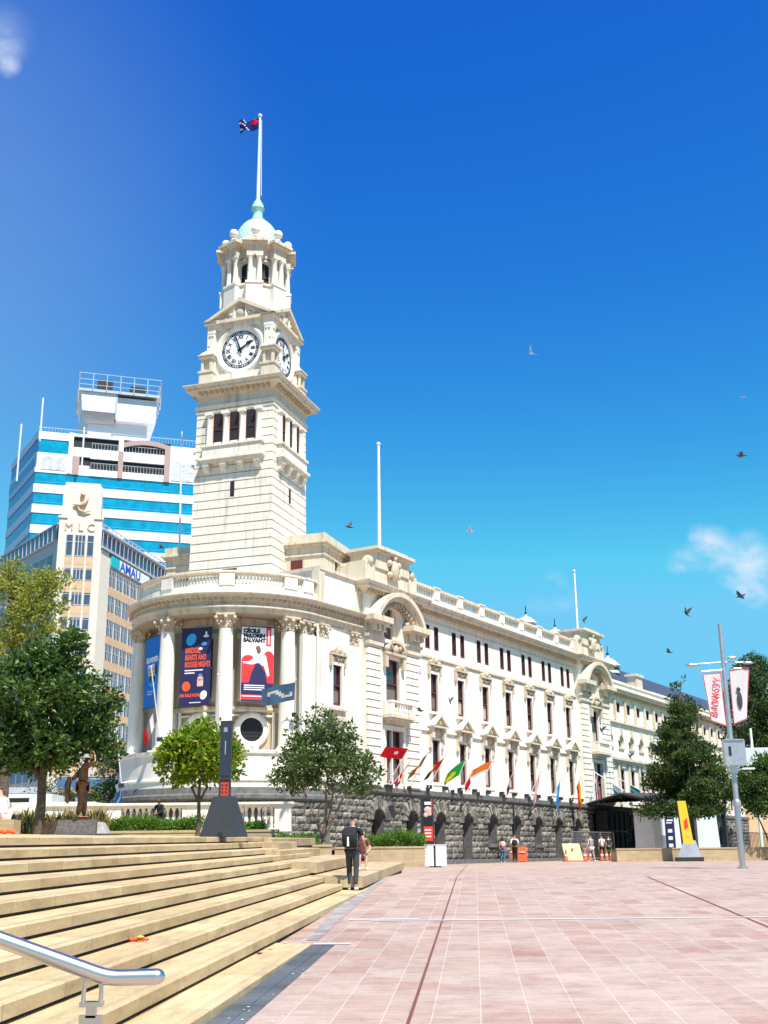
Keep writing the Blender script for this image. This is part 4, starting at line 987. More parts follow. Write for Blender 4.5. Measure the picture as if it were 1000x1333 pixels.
# corner aedicules with scrolls
for k in range(4):
    Mc = faceM(TAZ[k]+45) @ Matrix.Rotation(R(45), 4, 'Z')
    cx = 0; ox = Mc.to_3x3() @ Vector((0, 0, 0))
    out = Vector((math.sin(R(TAZ[k]+45)), math.cos(R(TAZ[k]+45)), 0)); ctr = TC+out*(2.06*1.414)
    Mc = faceM(TAZ[k], 0, ctr)
    b = MB(Mc); b.box(-.44, .44, -.44, .44, 28.0, 29.0); b.box(-.5, .5, -.5, .5, 29.0, 29.12); b.box(-.2, .2, -.2, .2, 29.12, 29.95)
    for sx in (-1, 1):
        for sy in (-1, 1): b.box(sx*.36, sx*.2, sy*.36, sy*.2, 29.12, 29.95)
    b.box(-.46, .46, -.46, .46, 29.95, 30.12); b.box(-.52, .52, -.52, .52, 30.12, 30.2); b.frustum((-.48, .48, -.48, .48), (-.12, .12, -.12, .12), 30.2, 30.62); b.box(-.1, .1, -.1, .1, 30.6, 30.75); b.sphere((0, 0, 30.88), .16, seg=10, rings=8)
    b.build('corner_aedicule', M['stone2'], hall)
    ctr = TC+out*(1.92*1.414)
    b = MB(faceM(TAZ[k], 0, ctr)); b.box(-.26, .26, -.26, .26, 28.8, 32.3); b.build('corner_pier', M['stone'], cs)
    for rr, zz in ((.26, 32.85), (.2, 33.25)):
        pass
    b = MB(faceM(TAZ[k], 0, TC+out*2.65)); b.box(-.2, .2, -.2, .2, 32.3, 32.6); b.sphere((0, 0, 32.8), .24, seg=12, rings=8); b.build('ball_finial', M['stone'], hall, True)
# lantern
M['greyglass0'] = plain('bronze_tracery', (.08,.07,.06), .5)
def octM(k): return faceM(198.5+45*k)
def octo(r, n=8): return orient([(TC.x+r*math.sin(R(176+360*k/n)), TC.y+r*math.cos(R(176+360*k/n))) for k in range(n)])
b = MB(); b.sweep(octo(2.05), [(-1.9, 32.4), (0.08, 32.4), (0.08, 33.4), (0, 33.5), (0, 34.75), (.08, 34.8), (.08, 34.95), (-1.9, 35.0)], True); lb = b.build('lantern_base', M['tower'], hall)
# inner drum with arched openings
for k in range(8):
    Mx = octM(k); ap_ = 1.78*math.cos(R(22.5)); hs_ = 1.78*math.sin(R(22.5))
    b = MB(Mx); b.wall(-hs_, hs_, 34.9, 37.0, -ap_, [(-.42, .42, 34.95, 36.6, 1)], .3); b.box(-.10, .10, -ap_-.08, -ap_+.05, 36.6, 36.78); w_ = b.build('lantern_wall', M['stone'], hall)
    b = MB(Mx)
    pts = [(.50*math.cos(math.pi*i/10), 36.18+.50*math.sin(math.pi*i/10)) for i in range(11)]+[(-.42*math.cos(math.pi*i/10), 36.18+.42*math.sin(math.pi*i/10)) for i in range(11)]
    b.prism([(x, -ap_-.05, z) for x, z in pts], (0, .06, 0)); b.build('arch_moulding', M['stone2'], w_)
    b = MB(Mx); b.box(-.43, .43, -ap_+.28, -ap_+.3, 34.95, 36.65); o = b.build('lantern_opening', M['dark'], w_)
    b = MB(Mx); b.box(-.03, .03, -ap_+.2, -ap_+.27, 34.95, 36.4); b.box(-.34, .34, -ap_+.2, -ap_+.27, 35.6, 35.65); b.build('tracery', M['greyglass0'], w_)
    # paired columns on pedestals at the corners
    Mp = faceM(176+45*k)
    b = MB(Mp); b.box(-.52, .52, -2.22, -1.5, 32.4, 34.8); b.box(-.56, .56, -2.27, -1.5, 34.8, 34.95); b.build('pedestal', M['stone'], hall)
    b = MB(Mp)
    for x in (-.29, .29): b.lathe([(.2, 34.95), (.2, 35.05), (.165, 35.1), (.17, 35.6), (.145, 36.5), (.19, 36.6), (.22, 36.72)], x, -2.0, 12); b.box(x-.22, x+.22, -2.22, -1.78, 36.72, 36.8)
    b.box(-.3, .3, -1.85, -1.5, 34.9, 36.8)
    b.build('paired_columns', M['stone'], hall, True)
    b = MB(Mp); b.box(-.52, .52, -2.2, -1.4, 36.8, 37.4); b.box(-.6, .6, -2.3, -1.4, 37.4, 37.5); b.box(-.72, .72, -2.42, -1.3, 37.5, 37.62); b.box(-.8, .8, -2.52, -1.3, 37.62, 37.8); b.box(-.42, .42, -2.15, -1.3, 37.8, 38.1)
    b.build('entablature_break', M['stone2'], hall)
    b = MB(Mp); b.lathe([(.2, 38.1), (.22, 38.15), (.13, 38.25), (.13, 38.35)], 0, -1.98, 12); b.sphere((0, -1.98, 38.62), .29, 1, 1, 1.05, seg=14, rings=10); b.build('ball_finial', M['stone'], hall, True)
b = MB(); b.sweep(octo(1.95), [(-1.8, 36.8), (0, 36.8), (0, 37.35), (.12, 37.45), (.28, 37.55), (.38, 37.62), (.38, 37.75), (-1.8, 37.8)], True); b.build('lantern_entablature', M['stone2'], hall)
# dome
m = bpy.data.materials.new('scale_tiles'); t = nt(m); tcd = t.nodes.new('ShaderNodeTexCoord')
g = t.nodes.new('ShaderNodeNewGeometry'); va = t.nodes.new('ShaderNodeVectorMath'); va.operation = 'SUBTRACT'; va.inputs[1].default_value = tuple(TC)
t.links.new(g.outputs['Position'], va.inputs[0]); sx = t.nodes.new('ShaderNodeSeparateXYZ'); t.links.new(va.outputs[0], sx.inputs[0])
at2 = t.nodes.new('ShaderNodeMath'); at2.operation = 'ARCTAN2'; t.links.new(sx.outputs[1], at2.inputs[0]); t.links.new(sx.outputs[0], at2.inputs[1])
cb = t.nodes.new('ShaderNodeCombineXYZ'); ml = t.nodes.new('ShaderNodeMath'); ml.operation = 'MULTIPLY'; ml.inputs[1].default_value = 32/(2*math.pi)*0.5*2; t.links.new(at2.outputs[0], ml.inputs[0])
mz = t.nodes.new('ShaderNodeMath'); mz.operation = 'MULTIPLY'; mz.inputs[1].default_value = 4.2; t.links.new(sx.outputs[2], mz.inputs[0])
t.links.new(ml.outputs[0], cb.inputs[0]); t.links.new(mz.outputs[0], cb.inputs[1])
br = t.nodes.new('ShaderNodeTexBrick'); t.links.new(cb.outputs[0], br.inputs['Vector'])
for k_, x_ in (('Scale', 1), ('Mortar Size', .09), ('Brick Width', 1.0), ('Row Height', 1.0), ('Mortar Smooth', .4)): br.inputs[k_].default_value = x_
br.inputs['Color1'].default_value = (.66, .75, .66, 1); br.inputs['Color2'].default_value = (.58, .72, .63, 1); br.inputs['Mortar'].default_value = (.12, .38, .32, 1)
finish(t, br.outputs['Color'], .5); M['scales'] = m
b = MB(); b.lathe([(1.72, 37.78), (1.72, 38.0), (1.55, 38.05), (1.52, 38.3)]+[(1.5*math.cos(R(a_)), 38.3+2.15*math.sin(R(a_))) for a_ in range(4, 76, 6)], TC.x, TC.y, 40); dm = b.build('dome', M['scales'], hall, True)
b = MB(); b.lathe([(.50, 40.3), (.52, 40.42), (.40, 40.5), (.32, 40.7), (.32, 41.05), (.42, 41.2), (.45, 41.3), (.38, 41.42), (.34, 41.62), (.25, 41.8), (.15, 41.95), (.15, 42.1)], TC.x, TC.y, 20); b.build('dome_neck', M['copper'], dm, True)
b = MB(); b.tube([(TC.x, TC.y, 42.0), (TC.x, TC.y, 48.3)], [.135, .075], 10); b.sphere((TC.x, TC.y, 48.4), .15, seg=10, rings=6)
M['palecopper'] = plain('pale_green_paint', (.62, .76, .72), .5, var=.05)
b.build('tower_flagpole', M['palecopper'], hall, True)
b = MB(); b.tube([(TC.x+.22, TC.y-.15, 42.2), (TC.x+.12, TC.y-.1, 48.0)], .022, 5); b.build('halyard', M['polewhite'], hall)
# attic block beside the tower
b = MB(T0)
b.box(-5.2, 5.0, -.6, 6.0, 13.95, 17.9)
b.box(-5.28, 5.08, -.68, 6.1, 17.35, 17.45); b.box(-5.36, 5.16, -.76, 6.15, 17.9, 18.05); b.box(-5.5, 5.3, -.9, 6.3, 18.05, 18.2); b.box(-5.3, 5.1, -.7, 6.1, 18.2, 18.65)
ab = b.build('attic_storey', M['stone2'], hall)
b = MB(T0); b.box(2.95, 3.68, -.63, -.5, 15.9, 17.15); b.box(-4.4, -3.5, -.63, -.5, 15.9, 16.9); b.build('red_shutter', M['red'], ab)
b = MB(T0); b.box(5.0, 5.03, 1.2, 1.55, 16.6, 17.3); b.build('slit_window', M['dark'], ab)
b = MB(T0); b.box(4.9, 6.1, 2.0, 6.0, 13.95, 17.2); b.box(4.9, 6.2, 1.9, 6.1, 17.2, 17.4); b.build('attic_wing', M['stone2'], hall)

# ---------------- a flag of New Zealand type at the top
def cloth(mb, org, u, v, W, H, nx=10, nz=6, amp=.12, waves=1.6, droop=0.0, mfun=None, side=None, phase=0.0):
    # u: along the fly, v: down the hoist
    org = Vector(org); u = Vector(u).normalized(); v = Vector(v).normalized(); n = u.cross(v).normalized(); vs = []
    for j in range(nz+1):
        for i in range(nx+1):
            a = i/nx; c = j/nz
            w_ = amp*a*math.sin(phase+a*waves*2*math.pi+c*1.3)
            vs.append(org+u*(W*a*(1-.12*droop*a))+v*(H*c)+Vector((0,0,-1))*droop*W*a*a*.6+n*w_)
    base = len(mb.v); mb.v += [mb.M @ p for p in vs]
    for j in range(nz):
        for i in range(nx):
            mb.f.append([base+j*(nx+1)+i, base+j*(nx+1)+i+1, base+(j+1)*(nx+1)+i+1, base+(j+1)*(nx+1)+i])
            mb.m.append(mfun((i+.5)/nx, (j+.5)/nz) if mfun else 0)
def fmat(name, c):
    m = bpy.data.materials.new(name); t = nt(m); d = t.nodes.new('ShaderNodeBsdfDiffuse'); tr = t.nodes.new('ShaderNodeBsdfTranslucent'); mx = t.nodes.new('ShaderNodeMixShader'); o = t.nodes.new('ShaderNodeOutputMaterial')
    d.inputs[0].default_value = (*c, 1); tr.inputs[0].default_value = (*c, 1); mx.inputs[0].default_value = .35
    t.links.new(d.outputs[0], mx.inputs[1]); t.links.new(tr.outputs[0], mx.inputs[2]); t.links.new(mx.outputs[0], o.inputs[0]); return m
FC = {k: fmat('flag_'+k, c) for k, c in dict(red=(.70,.02,.03), white=(.8,.8,.8), green=(.02,.33,.06), yellow=(.85,.55,.02), blue=(.03,.22,.62), navy=(.02,.03,.16), orange=(.85,.22,.03), black=(.02,.02,.02), grey=(.16,.15,.16), pink=(.78,.35,.42), purple=(.10,.05,.12), sky=(.12,.38,.75), steelblue=(.10,.20,.32), teal=(.05,.35,.30)).items()}
b = MB(); tip = Vector((TC.x-.1, TC.y, 48.2))
cloth(b, tip, (-.93, -.1, -.35), (.15, 0, -1), 1.35, .8, 14, 8, .26, 1.5, -.22, lambda a, c: (1 if (a < .45 and c < .55 and (abs(a-.22) < .06 or abs(c-.28) < .10)) else (2 if (a > .55 and int(a*20+c*9) % 5 == 0) else 0)))
o = b.build('flag', [FC['navy'], FC['red'], FC['white']]); rebase(o, tip)
tag(o, 'navy flag flying at the very top of the clock tower', 'flag', 'flags flown on the town hall')
# ================================================================== buildings behind
def BM(px, py, Y, ang, k=1.0):           # frame at a surveyed point: x along the face, y inward, z world
    o = at(px, py, Y); a = R(ang)
    return Matrix(((math.sin(a), -math.cos(a), 0, o.x), (math.cos(a), math.sin(a), 0, o.y), (0, 0, 1, 0), (0, 0, 0, 1)))
# ---- corner office tower with raised lettering (Y=140; measured at 105 so lengths x1.333)
K = 140/105.0
def Z(z): return .6+(z-.6)*K
FT = BM(131, 720, 140, 77); o_ = FT.translation
mlc = empty('corner_office_building', (o_.x, o_.y, 0), 0, 'cream corner office building with raised letters on its tower and a blue roof sign', 'office building', 'buildings behind the town hall')
M['cream'] = stone_mat('cream_render', (.74, .66, .54), (.6, .5, .38), .2)
M['tan'] = plain('tan_spandrel', (.62, .42, .25), .8, var=.1, scale=1.5)
M['greyglass'] = glass('grey_blue_glass', (.07, .10, .15)); M['mullion'] = plain('grey_mullion', (.45, .46, .50), .5)
WL = -5.25                                # tower face from WL to 0
b = MB(FT); b.box(WL, 0, 0, 8, 0, Z(31.6)); b.box(WL+.25, -.25, .1, 7, Z(31.6), Z(34.8)); b.box(WL+.45, -.45, .2, 6, Z(34.8), Z(35.15))
b.box(WL-.15, WL+1.0, -.15, 1, Z(31.55), Z(31.75)); b.box(-1.0, .15, -.15, 1, Z(31.55), Z(31.75)); b.build('corner_tower', M['cream'], mlc)
b = MB(FT); b.sphere((-2.6, -.1, Z(33.9)), .32, seg=10, rings=6)
b.tube([(-1.9, -.12, Z(33.6)), (-2.3, -.12, Z(33.1)), (-2.9, -.12, Z(32.85)), (-3.7, -.12, Z(32.9))], [.08, .28, .24, .1], 8)
b.tube([(-3.2, -.12, Z(32.8)), (-2.9, -.12, Z(32.35)), (-2.2, -.12, Z(32.2)), (-1.5, -.12, Z(32.35))], [.1, .16, .14, .05], 8); b.build('relief_carving', M['tan'], mlc, True)
b = MB(FT); [add_text(b, ch, 1.45, x_, -.05, Z(30.66), bold=.0, ext=.05) for ch, x_ in (('M', -4.05), ('L', -2.6), ('C', -1.35))]; b.build('raised_lettering', plain('letter_edge', (.46, .38, .28), .8), mlc)
zz = [(27.9, 29.95), (25.6, 27.1), (23.25, 24.75), (20.9, 22.4), (18.6, 20.1), (16.2, 17.7), (13.9, 15.4), (11.5, 13.0), (9, 10.6)]
def office_window(Mx, x0, x1, z0, z1, parent, bars=1, tr=.33, y=0.0):
    b = MB(Mx); b.box(x0, x1, y-.02, y+.04, z0, z1); o = b.build('window', M['greyglass'], parent)
    b = MB(Mx); n_ = bars+1
    for i in range(n_+1):
        x = x0+(x1-x0)*i/n_; b.box(x-.05, x+.05, y-.07, y+.0, z0, z1)
    b.box(x0, x1, y-.06, y, z1-.06, z1+.02); b.box(x0, x1, y-.06, y, z0-.02, z0+.06)
    if tr: b.box(x0, x1, y-.06, y, z0+(z1-z0)*(1-tr)-.04, z0+(z1-z0)*(1-tr)+.04)
    b.build('frame', M['mullion'], o)
for i, (a, c) in enumerate(zz):
    for (x0, x1, nb) in ((-4.25, -3.45, 0), (-3.2, -1.95, 2), (-1.7, -.9, 0)): office_window(FT, x0, x1, Z(a), Z(c), mlc, nb)
    b = MB(FT); b.box(-4.3, -.85, -.06, .02, Z(a)-1.6, Z(a)-.12); b.build('spandrel', M['tan'], mlc)
b = MB(FT); b.box(-3.42, -3.24, -.16, 0, 0, Z(30)); b.box(-1.92, -1.74, -.16, 0, 0, Z(30)); b.build('pier', M['cream'], mlc)
FR = BM(131, 720, 140, 11)
b = MB(FR); b.box(0.05, 2.6, 0.4, 4, 0, Z(28.6)); b.box(2.6, 34, 0.0, 4.5, 0, Z(28.45)); wg = b.build('right_wing', M['cream'], mlc)
b = MB(FR); b.box(0.1, 2.6, 0.0, .5, 0, Z(28.7)); b.build('pier', M['cream'], wg)
b = MB(FR)
for (a, c) in zz: b.box(2.7, 34, -.04, .02, Z(a)-1.25, Z(a)-.15)
b.build('spandrel', M['tan'], wg)
for fl, (a, c) in enumerate(zz):
    if fl == 0: a, c = 25.7, 27.4
    elif fl == 1: continue
    for k in range(12):
        x = 3.0+k*2.25
        for dx in (0, 1.0): 
            b = MB(FR); b.box(x+dx, x+dx+.72, -.06, .02, Z(a), Z(c)); o = b.build('window', M['greyglass'], mlc)
            if k < 5:
                b = MB(FR); b.box(x+dx+.33, x+dx+.39, -.1, -.05, Z(a), Z(c)); b.box(x+dx, x+dx+.72, -.1, -.05, Z((a+c)/2), Z((a+c)/2)+.08); b.build('frame', M['mullion'], o)
b = MB(FR); b.box(0.0, 28, -.25, 4, Z(28.8), Z(29.0)); b.box(0.0, 28, -.3, 4, Z(30.55), Z(30.75)); b.box(.0, 28, .3, 4, Z(29), Z(30.6)); ph = b.build('penthouse', M['mullion'], mlc)
b = MB(FR)
for k in range(20): b.box(.2+k*1.4, 1.3+k*1.4, .22, .28, Z(29.1), Z(30.45))
b.build('penthouse_glazing', M['greyglass'], ph)
b = MB(FR)
for k in range(22): b.box(.1+k*1.3, .18+k*1.3, -.2, -.12, Z(28.9), Z(31.1))
b.box(0, 28, -.2, -.12, Z(31.05), Z(31.15)); b.build('terrace_railing', M['mullion'], ph)
b = MB(FR); b.box(3.0, 5.5, -.2, .0, Z(27.55), Z(28.6)); sg = b.build('sign_panel', plain('teal_sign', (.02, .45, .48), .5), mlc)
b = MB(FR); b.box(5.52, 15.5, -.2, .0, Z(27.55), Z(28.6)); b.build('sign_board', M['white'], sg)
b = MB(FR); add_text(b, 'AMAU', 1.75, 9.0, -.22, Z(28.02), bold=.05, squash=1.35); b.build('sign_lettering', plain('sign_blue', (.02, .10, .50), .5), sg)
FL_ = BM(75, 720, 140, 180-37)           # left wing goes away to the left
FL_ = faceM(180+53, 0, Vector((at(75, 720, 140).x, at(75, 720, 140).y, 0)))
b = MB(FL_); b.box(-34, -.02, 0, 4.5, 0, Z(29.6)); b.build('left_wing', M['cream'], mlc)
b = MB(FL_); b.box(-34, -.3, -.1, 4, Z(29.8), Z(31.2)); b.build('penthouse_glazing', M['greyglass'], mlc)
b = MB(FL_)
for k in range(22): b.box(-.4-k*1.5, -.5-k*1.5, -.2, -.1, Z(29.6), Z(31.3))
b.box(-34, -.3, -.2, 0, Z(31.2), Z(31.35)); b.box(-34, -.3, -.2, 0, Z(29.6), Z(29.8)); b.build('terrace_railing', M['mullion'], mlc)
for fl, (a, c) in enumerate(zz):
    for k in range(9):
        x = -2.8-k*2.3
        for dx in (0, 1.0): b = MB(FL_); b.box(x+dx-.72, x+dx, -.06, .02, Z(a-1.5), Z(c-1.5)); b.build('window', M['greyglass'], mlc)
# shops at street level
b = MB(FT); b.box(WL, 0, -.1, .05, 0, 5.0); b.build('shopfront', M['dark'], mlc)

# ---- ribbon-windowed tower block
F1 = BM(43, 650, 190, 72.7); o_ = F1.translation
F2 = faceM(180+60, 0, Vector((o_.x, o_.y, 0)))     # left face, right edge at the corner
blue = empty('blue_banded_office_tower', (o_.x, o_.y, 0), 0, 'tall office tower with bright blue ribbon windows and a white-wrapped plant room on its roof', 'office tower', 'buildings behind the town hall')
M['blockwhite'] = plain('white_cladding', (.78, .79, .80), .5, var=.04); M['brownclad'] = plain('brown_cladding', (.42, .30, .27), .7, var=.06)
W1 = 40
b = MB(F1); b.box(.3, W1, .3, 34, 0, 72.5); b.build('tower_core', M['blockwhite'], blue)
def lean(z, s): return z
levels = []                               # white bands: (z0,z1)
z = 65.45
for k in range(14):
    zt_ = 65.45-3.68*k; levels.append((zt_-2.15, zt_))      # glass from zt-2.15 to zt
for i, (g0, g1) in enumerate(levels):
    b = MB(F1); b.box(.05, W1, .0, .3, g0, g1); o = b.build('ribbon_window', M['blueglass'], blue)
    b = MB(F1); b.box(.03, W1, -.05, .0, g0+.38, g0+.48)
    b.build('transom', M['bcyan'], o)
    if i < 8:
        b = MB(F1)
        for k in range(int(W1/1.5)): b.box(.8+k*1.5, .86+k*1.5, -.03, .0, g0, g1)
        b.build('mullion', M['blueglass2'], o)
    b = MB(F1); b.box(-.05, W1, -.12, .3, g0-1.53, g0); b.build('spandrel_band', M['blockwhite'], blue)
    b = MB(F2); b.box(-20, -.05, 0.0, .3, g0, g1); b.build('ribbon_window', M['blueglass2'], blue)
    b = MB(F2); b.box(-20, .0, -.12, .3, g0-1.53, g0); b.build('spandrel_band', M['blockwhite'], blue)
for (g0, g1) in ((69.1, 71.5),):
    b = MB(F2); b.box(-20, -.05, 0, .3, g0, g1); b.build('ribbon_window', M['blueglass2'], blue)
b = MB(F2); b.box(-20, 0, -.12, .3, 71.5, 73.0); b.box(-20, 0, -.12, .3, 65.45, 69.1); b.box(-20, .0, .3, 6, 0, 72.6); b.build('upper_band', M['blockwhite'], blue)
b = MB(F2); b.box(-20, -.05, -.14, .0, 66.6, 68.4); b.build('ribbon_window', M['blueglass2'], blue)
# upper two storeys of the front
b = MB(F1); b.box(0, 5.3, -.12, .3, 71.6, 73.0); b.box(0, 5.3, -.12, .3, 65.45, 69.1); b.box(23.1, W1, -.12, .3, 65.45, 72.4); b.build('upper_band', M['blockwhite'], blue)
b = MB(F1); b.box(.3, 5.2, 0, .3, 69.1, 71.6); b.build('ribbon_window', M['blueglass'], blue)
M['hoard'] = plain('printed_hoarding', (.55, .57, .62), .6, var=.35, scale=1.8)
for (xa_, xb_, za_, zb_) in ((.9, 5.0, 66.0, 68.6), (23.4, 31, 65.8, 69.5)): b = MB(F1); b.box(xa_, xb_, -.2, -.1, za_, zb_); b.build('hoarding', M['hoard'], blue)
b = MB(F1); b.box(5.3, 23.1, .2, 1.0, 65.4, 72.9); b.build('balcony_recess', M['dark'], blue)
b = MB(F1); b.box(5.3, 9.1, -.15, .3, 68.9, 70.6); b.box(9.1, 22.1, -.2, .3, 68.7, 70.5); b.box(9.1, 22.1, -.2, .3, 65.45, 66.7); b.box(5.3, 9.1, -.1, .3, 65.45, 67.3); b.box(13.9, 14.8, -.25, .3, 70.5, 73.0); b.box(5.3, 6.1, -.25, .3, 65.6, 73.2); b.box(5.3, 14.8, -.2, .3, 72.6, 73.1); b.build('balcony_parapet', M['blockwhite'], blue)
b = MB(F1); b.box(6.15, 7.3, -.2, .3, 65.45, 68.9); b.box(13.95, 14.85, -.3, .3, 65.45, 70.4); b.box(22.1, 23.1, -.35, .3, 65.45, 72.3)
n_ = 10
arc = [(14.8+(23.1-14.8)*i/n_, 71.3+1.7*math.sin(math.pi*(.18+.64*i/n_))) for i in range(n_+1)]
for i in range(n_): b.prism([(arc[i][0], -.3, arc[i][1]-.9), (arc[i+1][0], -.3, arc[i+1][1]-.9), (arc[i+1][0], -.3, arc[i+1][1]), (arc[i][0], -.3, arc[i][1])], (0, .6, 0))
b.build('brown_frame', M['brownclad'], blue)
b = MB(F1)
for zc in (67.9, 71.6):
    for k in range(24): b.box(9.3+k*.54, 9.36+k*.54, -.1, -.04, zc-1.2, zc)
    b.box(9.2, 22.1, -.12, -.05, zc, zc+.08)
for k in range(70): b.box(.1+k*.55, .14+k*.55, .3, .36, 73, 74)
b.box(0, W1, .3, .38, 73.9, 74.0); b.build('handrail', M['mullion'], blue)
# wrapped plant room on the roof
b = MB(F1); b.box(8.5, 19.0, 3, 12, 72.5, 77.0); pr = b.build('plant_room', M['blockwhite'], blue)
M['wrap'] = plain('white_wrapping', (.76, .77, .79), .6, var=.06, scale=.8, bump=.6)
b = MB(F1); b.frustum((7.2, 13.0, 1.2, 12), (6.8, 13.1, .9, 12.5), 78.2, 81.8); b.frustum((13.2, 20.3, 1.6, 12), (13.2, 20.4, 1.4, 12.5), 77.0, 81.4); b.build('wrapped_housing', M['wrap'], pr)
b = MB(F1); b.frustum((8.0, 13.0, 2.5, 12), (7.0, 13.1, 1.1, 12.2), 76.4, 78.2); b.box(6.4, 20.9, .6, 13, 81.8, 82.3); b.box(13.0, 13.3, .9, 1.5, 77, 82); b.build('gantry_frame', M['galv'], pr)
b = MB(F1)
for x in [6.3+k*2.43 for k in range(7)]: b.box(x, x+.12, .4, .52, 82, 85.2)
for z_ in (83.0, 84.0, 85.2): b.box(6.3, 21.0, .4, .5, z_-.06, z_+.04)
for x in (6.3, 20.9):
    for z_ in (80, 81.5, 83.0, 84.0, 85.2): b.box(x, x+.1, .4, 12, z_-.06, z_+.04)
    for k in range(6): b.box(x, x+.1, .4+k*2.2, .5+k*2.2, 79.5, 85.2)
b.build('gantry_railing', M['galv'], pr)
b = MB(F1); b.box(9.7, 12.4, 2.5, 5, 82.3, 85.0); b.box(15.6, 18.3, 2.5, 5, 82.3, 84.3); b.build('plant_unit', M['dark'], pr)
for (px, y0, y1) in ((23, 612, 552), (53, 560, 518), (107, 600, 556)):
    q = at(px, y0, 188); tp = at(px, y1, 188); b = MB(); b.tube([(q.x, q.y, q.z-2), (q.x, q.y, tp.z)], .16, 6); b.build('antenna', M['polewhite'], blue)

# pole seen left of the tower (on the town hall's far parapet)
q = at(236, 722, 76); tp = at(237, 562, 76); b = MB(); b.tube([(q.x, q.y, 13.5), (tp.x, q.y, tp.z)], [.085, .05], 8); o = b.build('flagpole', M['polewhite']); rebase(o, (q.x, q.y, 13.5))
tag(o, 'thin white pole just left of the clock tower, before the blue banded office tower', 'flagpole')

# ---- hoarding / low buildings seen under the trees on the left
b0 = at(30, 1050, 118)
low = empty('street_arcade', (b0.x, 118, 0), 0, 'dark glazed street-level arcade behind the statue and truck', 'building')
b = MB(); b.box(-62, -24, 118, 126, 0, 7.0); b.build('arcade_wall', M['dark'], low)
b = MB()
for k in range(13): b.box(-61+k*3, -60.7+k*3, 117.8, 118, 0, 7.0)
b.box(-62, -24, 117.7, 118, 4.2, 4.5); b.box(-62, -24, 117.6, 118, 7.0, 7.6); b.build('arcade_frame', M['mullion'], low)
# scaffold
sc_ = at(128, 1010, 90)
scf = empty('scaffold', (sc_.x, 90, 0), 0, 'grey tube scaffolding with blue netting between the statue and the curved colonnade', 'scaffolding')
b = MB()
for i in range(5):
    for j in range(2): b.tube([(sc_.x-3+i*1.7, 90+j*1.4, 0), (sc_.x-3+i*1.7, 90+j*1.4, 9.2)], .05, 6)
for k in range(5):
    for j in range(2): b.tube([(sc_.x-3.2, 90+j*1.4, 1+k*1.9), (sc_.x+4.0, 90+j*1.4, 1+k*1.9)], .05, 6)
b.build('scaffold_tubes', M['galv'], scf)
b = MB()
for k in range(4): b.box(sc_.x-3.1, sc_.x+3.9, 90, 91.4, 1.9+k*1.9, 1.95+k*1.9)
b.build('scaffold_boards', M['tan'], scf)
b = MB(); b.box(sc_.x-3.1, sc_.x+3.9, 89.9, 89.93, 5.9, 6.5); b.build('netting', M['denim'], scf)
# ---- right-hand distance: tower glimpse, orange building
q = at(914, 905, 210)
g = empty('distant_glass_tower', (q.x+1, 210, 0), 0, 'distant blue glass tower glimpsed behind the poster banners on the lamp post', 'office tower', 'buildings behind the town hall')
b = MB(); cx = at(974, 930, 210); b.box(cx.x-3.0, cx.x+4, 210, 222, 0, at(974, 898, 210).z); b.build('tower_block', M['greyglass'], g)
b = MB()
for k in range(12): b.box(cx.x-3.05, cx.x+4.05, 209.9, 222, 4+k*2.1, 4.4+k*2.1)
b.box(cx.x+2.9, cx.x+4.1, 209.8, 222, 0, at(974, 898, 210).z+.5)
b.build('floor_bands', M['blockwhite'], g)
q = at(965, 1000, 150)
g = empty('orange_brick_building', (q.x, 150, 0), 0, 'orange brick building showing between the conifer and the right-hand trees', 'building', 'buildings behind the town hall')
b = MB(); b.box(q.x-4.5, q.x+4, 150, 165, 0, at(965, 978, 150).z); b.frustum((q.x-4.5, q.x+4, 150, 165), (q.x-1, q.x+1, 154, 160), at(965, 978, 150).z, at(965, 965, 150).z); b.build('brick_wall', M['tan'], g)
b = MB(); 
for k in range(3): b.box(q.x-3.2+k*2.4, q.x-2+k*2.4, 149.95, 150, 10, 12)
b.build('window', M['dark'], g)
# ================================================================== planting
def leaf_mat(name, c1, c2, c3, trans=.35, rough=.45):
    m = bpy.data.materials.new(name); t = nt(m); g = t.nodes.new('ShaderNodeNewGeometry')
    col = ramp(t, g.outputs['Random Per Island'], [(0, c1), (.5, c2), (1, c3)])
    b = t.nodes.new('ShaderNodeBsdfPrincipled'); b.inputs['Roughness'].default_value = rough; b.inputs['Specular IOR Level'].default_value = .28; t.links.new(col, b.inputs['Base Color'])
    tr = t.nodes.new('ShaderNodeBsdfTranslucent'); t.links.new(mixc(t, .5, col, (.25, .35, .03)), tr.inputs[0]); mx = t.nodes.new('ShaderNodeMixShader'); mx.inputs[0].default_value = trans
    t.links.new(b.outputs[0], mx.inputs[1]); t.links.new(tr.outputs[0], mx.inputs[2]); o = t.nodes.new('ShaderNodeOutputMaterial'); t.links.new(mx.outputs[0], o.inputs[0]); return m
L_dark = leaf_mat('glossy_dark_leaf', (.018, .05, .014), (.032, .085, .016), (.13, .20, .05), .22, .35)
L_olive = leaf_mat('olive_leaf', (.03, .06, .02), (.055, .10, .025), (.22, .26, .10), .25, .4)
L_lime = leaf_mat('bright_leaf', (.045, .13, .01), (.17, .29, .012), (.40, .42, .025), .42, .35)
L_yellow = leaf_mat('yellow_green_leaf', (.14, .18, .02), (.28, .30, .05), (.46, .43, .10), .45, .5)
L_con = leaf_mat('conifer_leaf', (.010, .03, .009), (.028, .065, .015), (.12, .16, .04), .22, .45)
L_hedge = leaf_mat('hedge_leaf', (.03, .11, .012), (.08, .20, .015), (.17, .28, .03), .35, .4)
L_flax = leaf_mat('flax_blade', (.06, .05, .02), (.17, .14, .05), (.42, .33, .12), .25, .45)
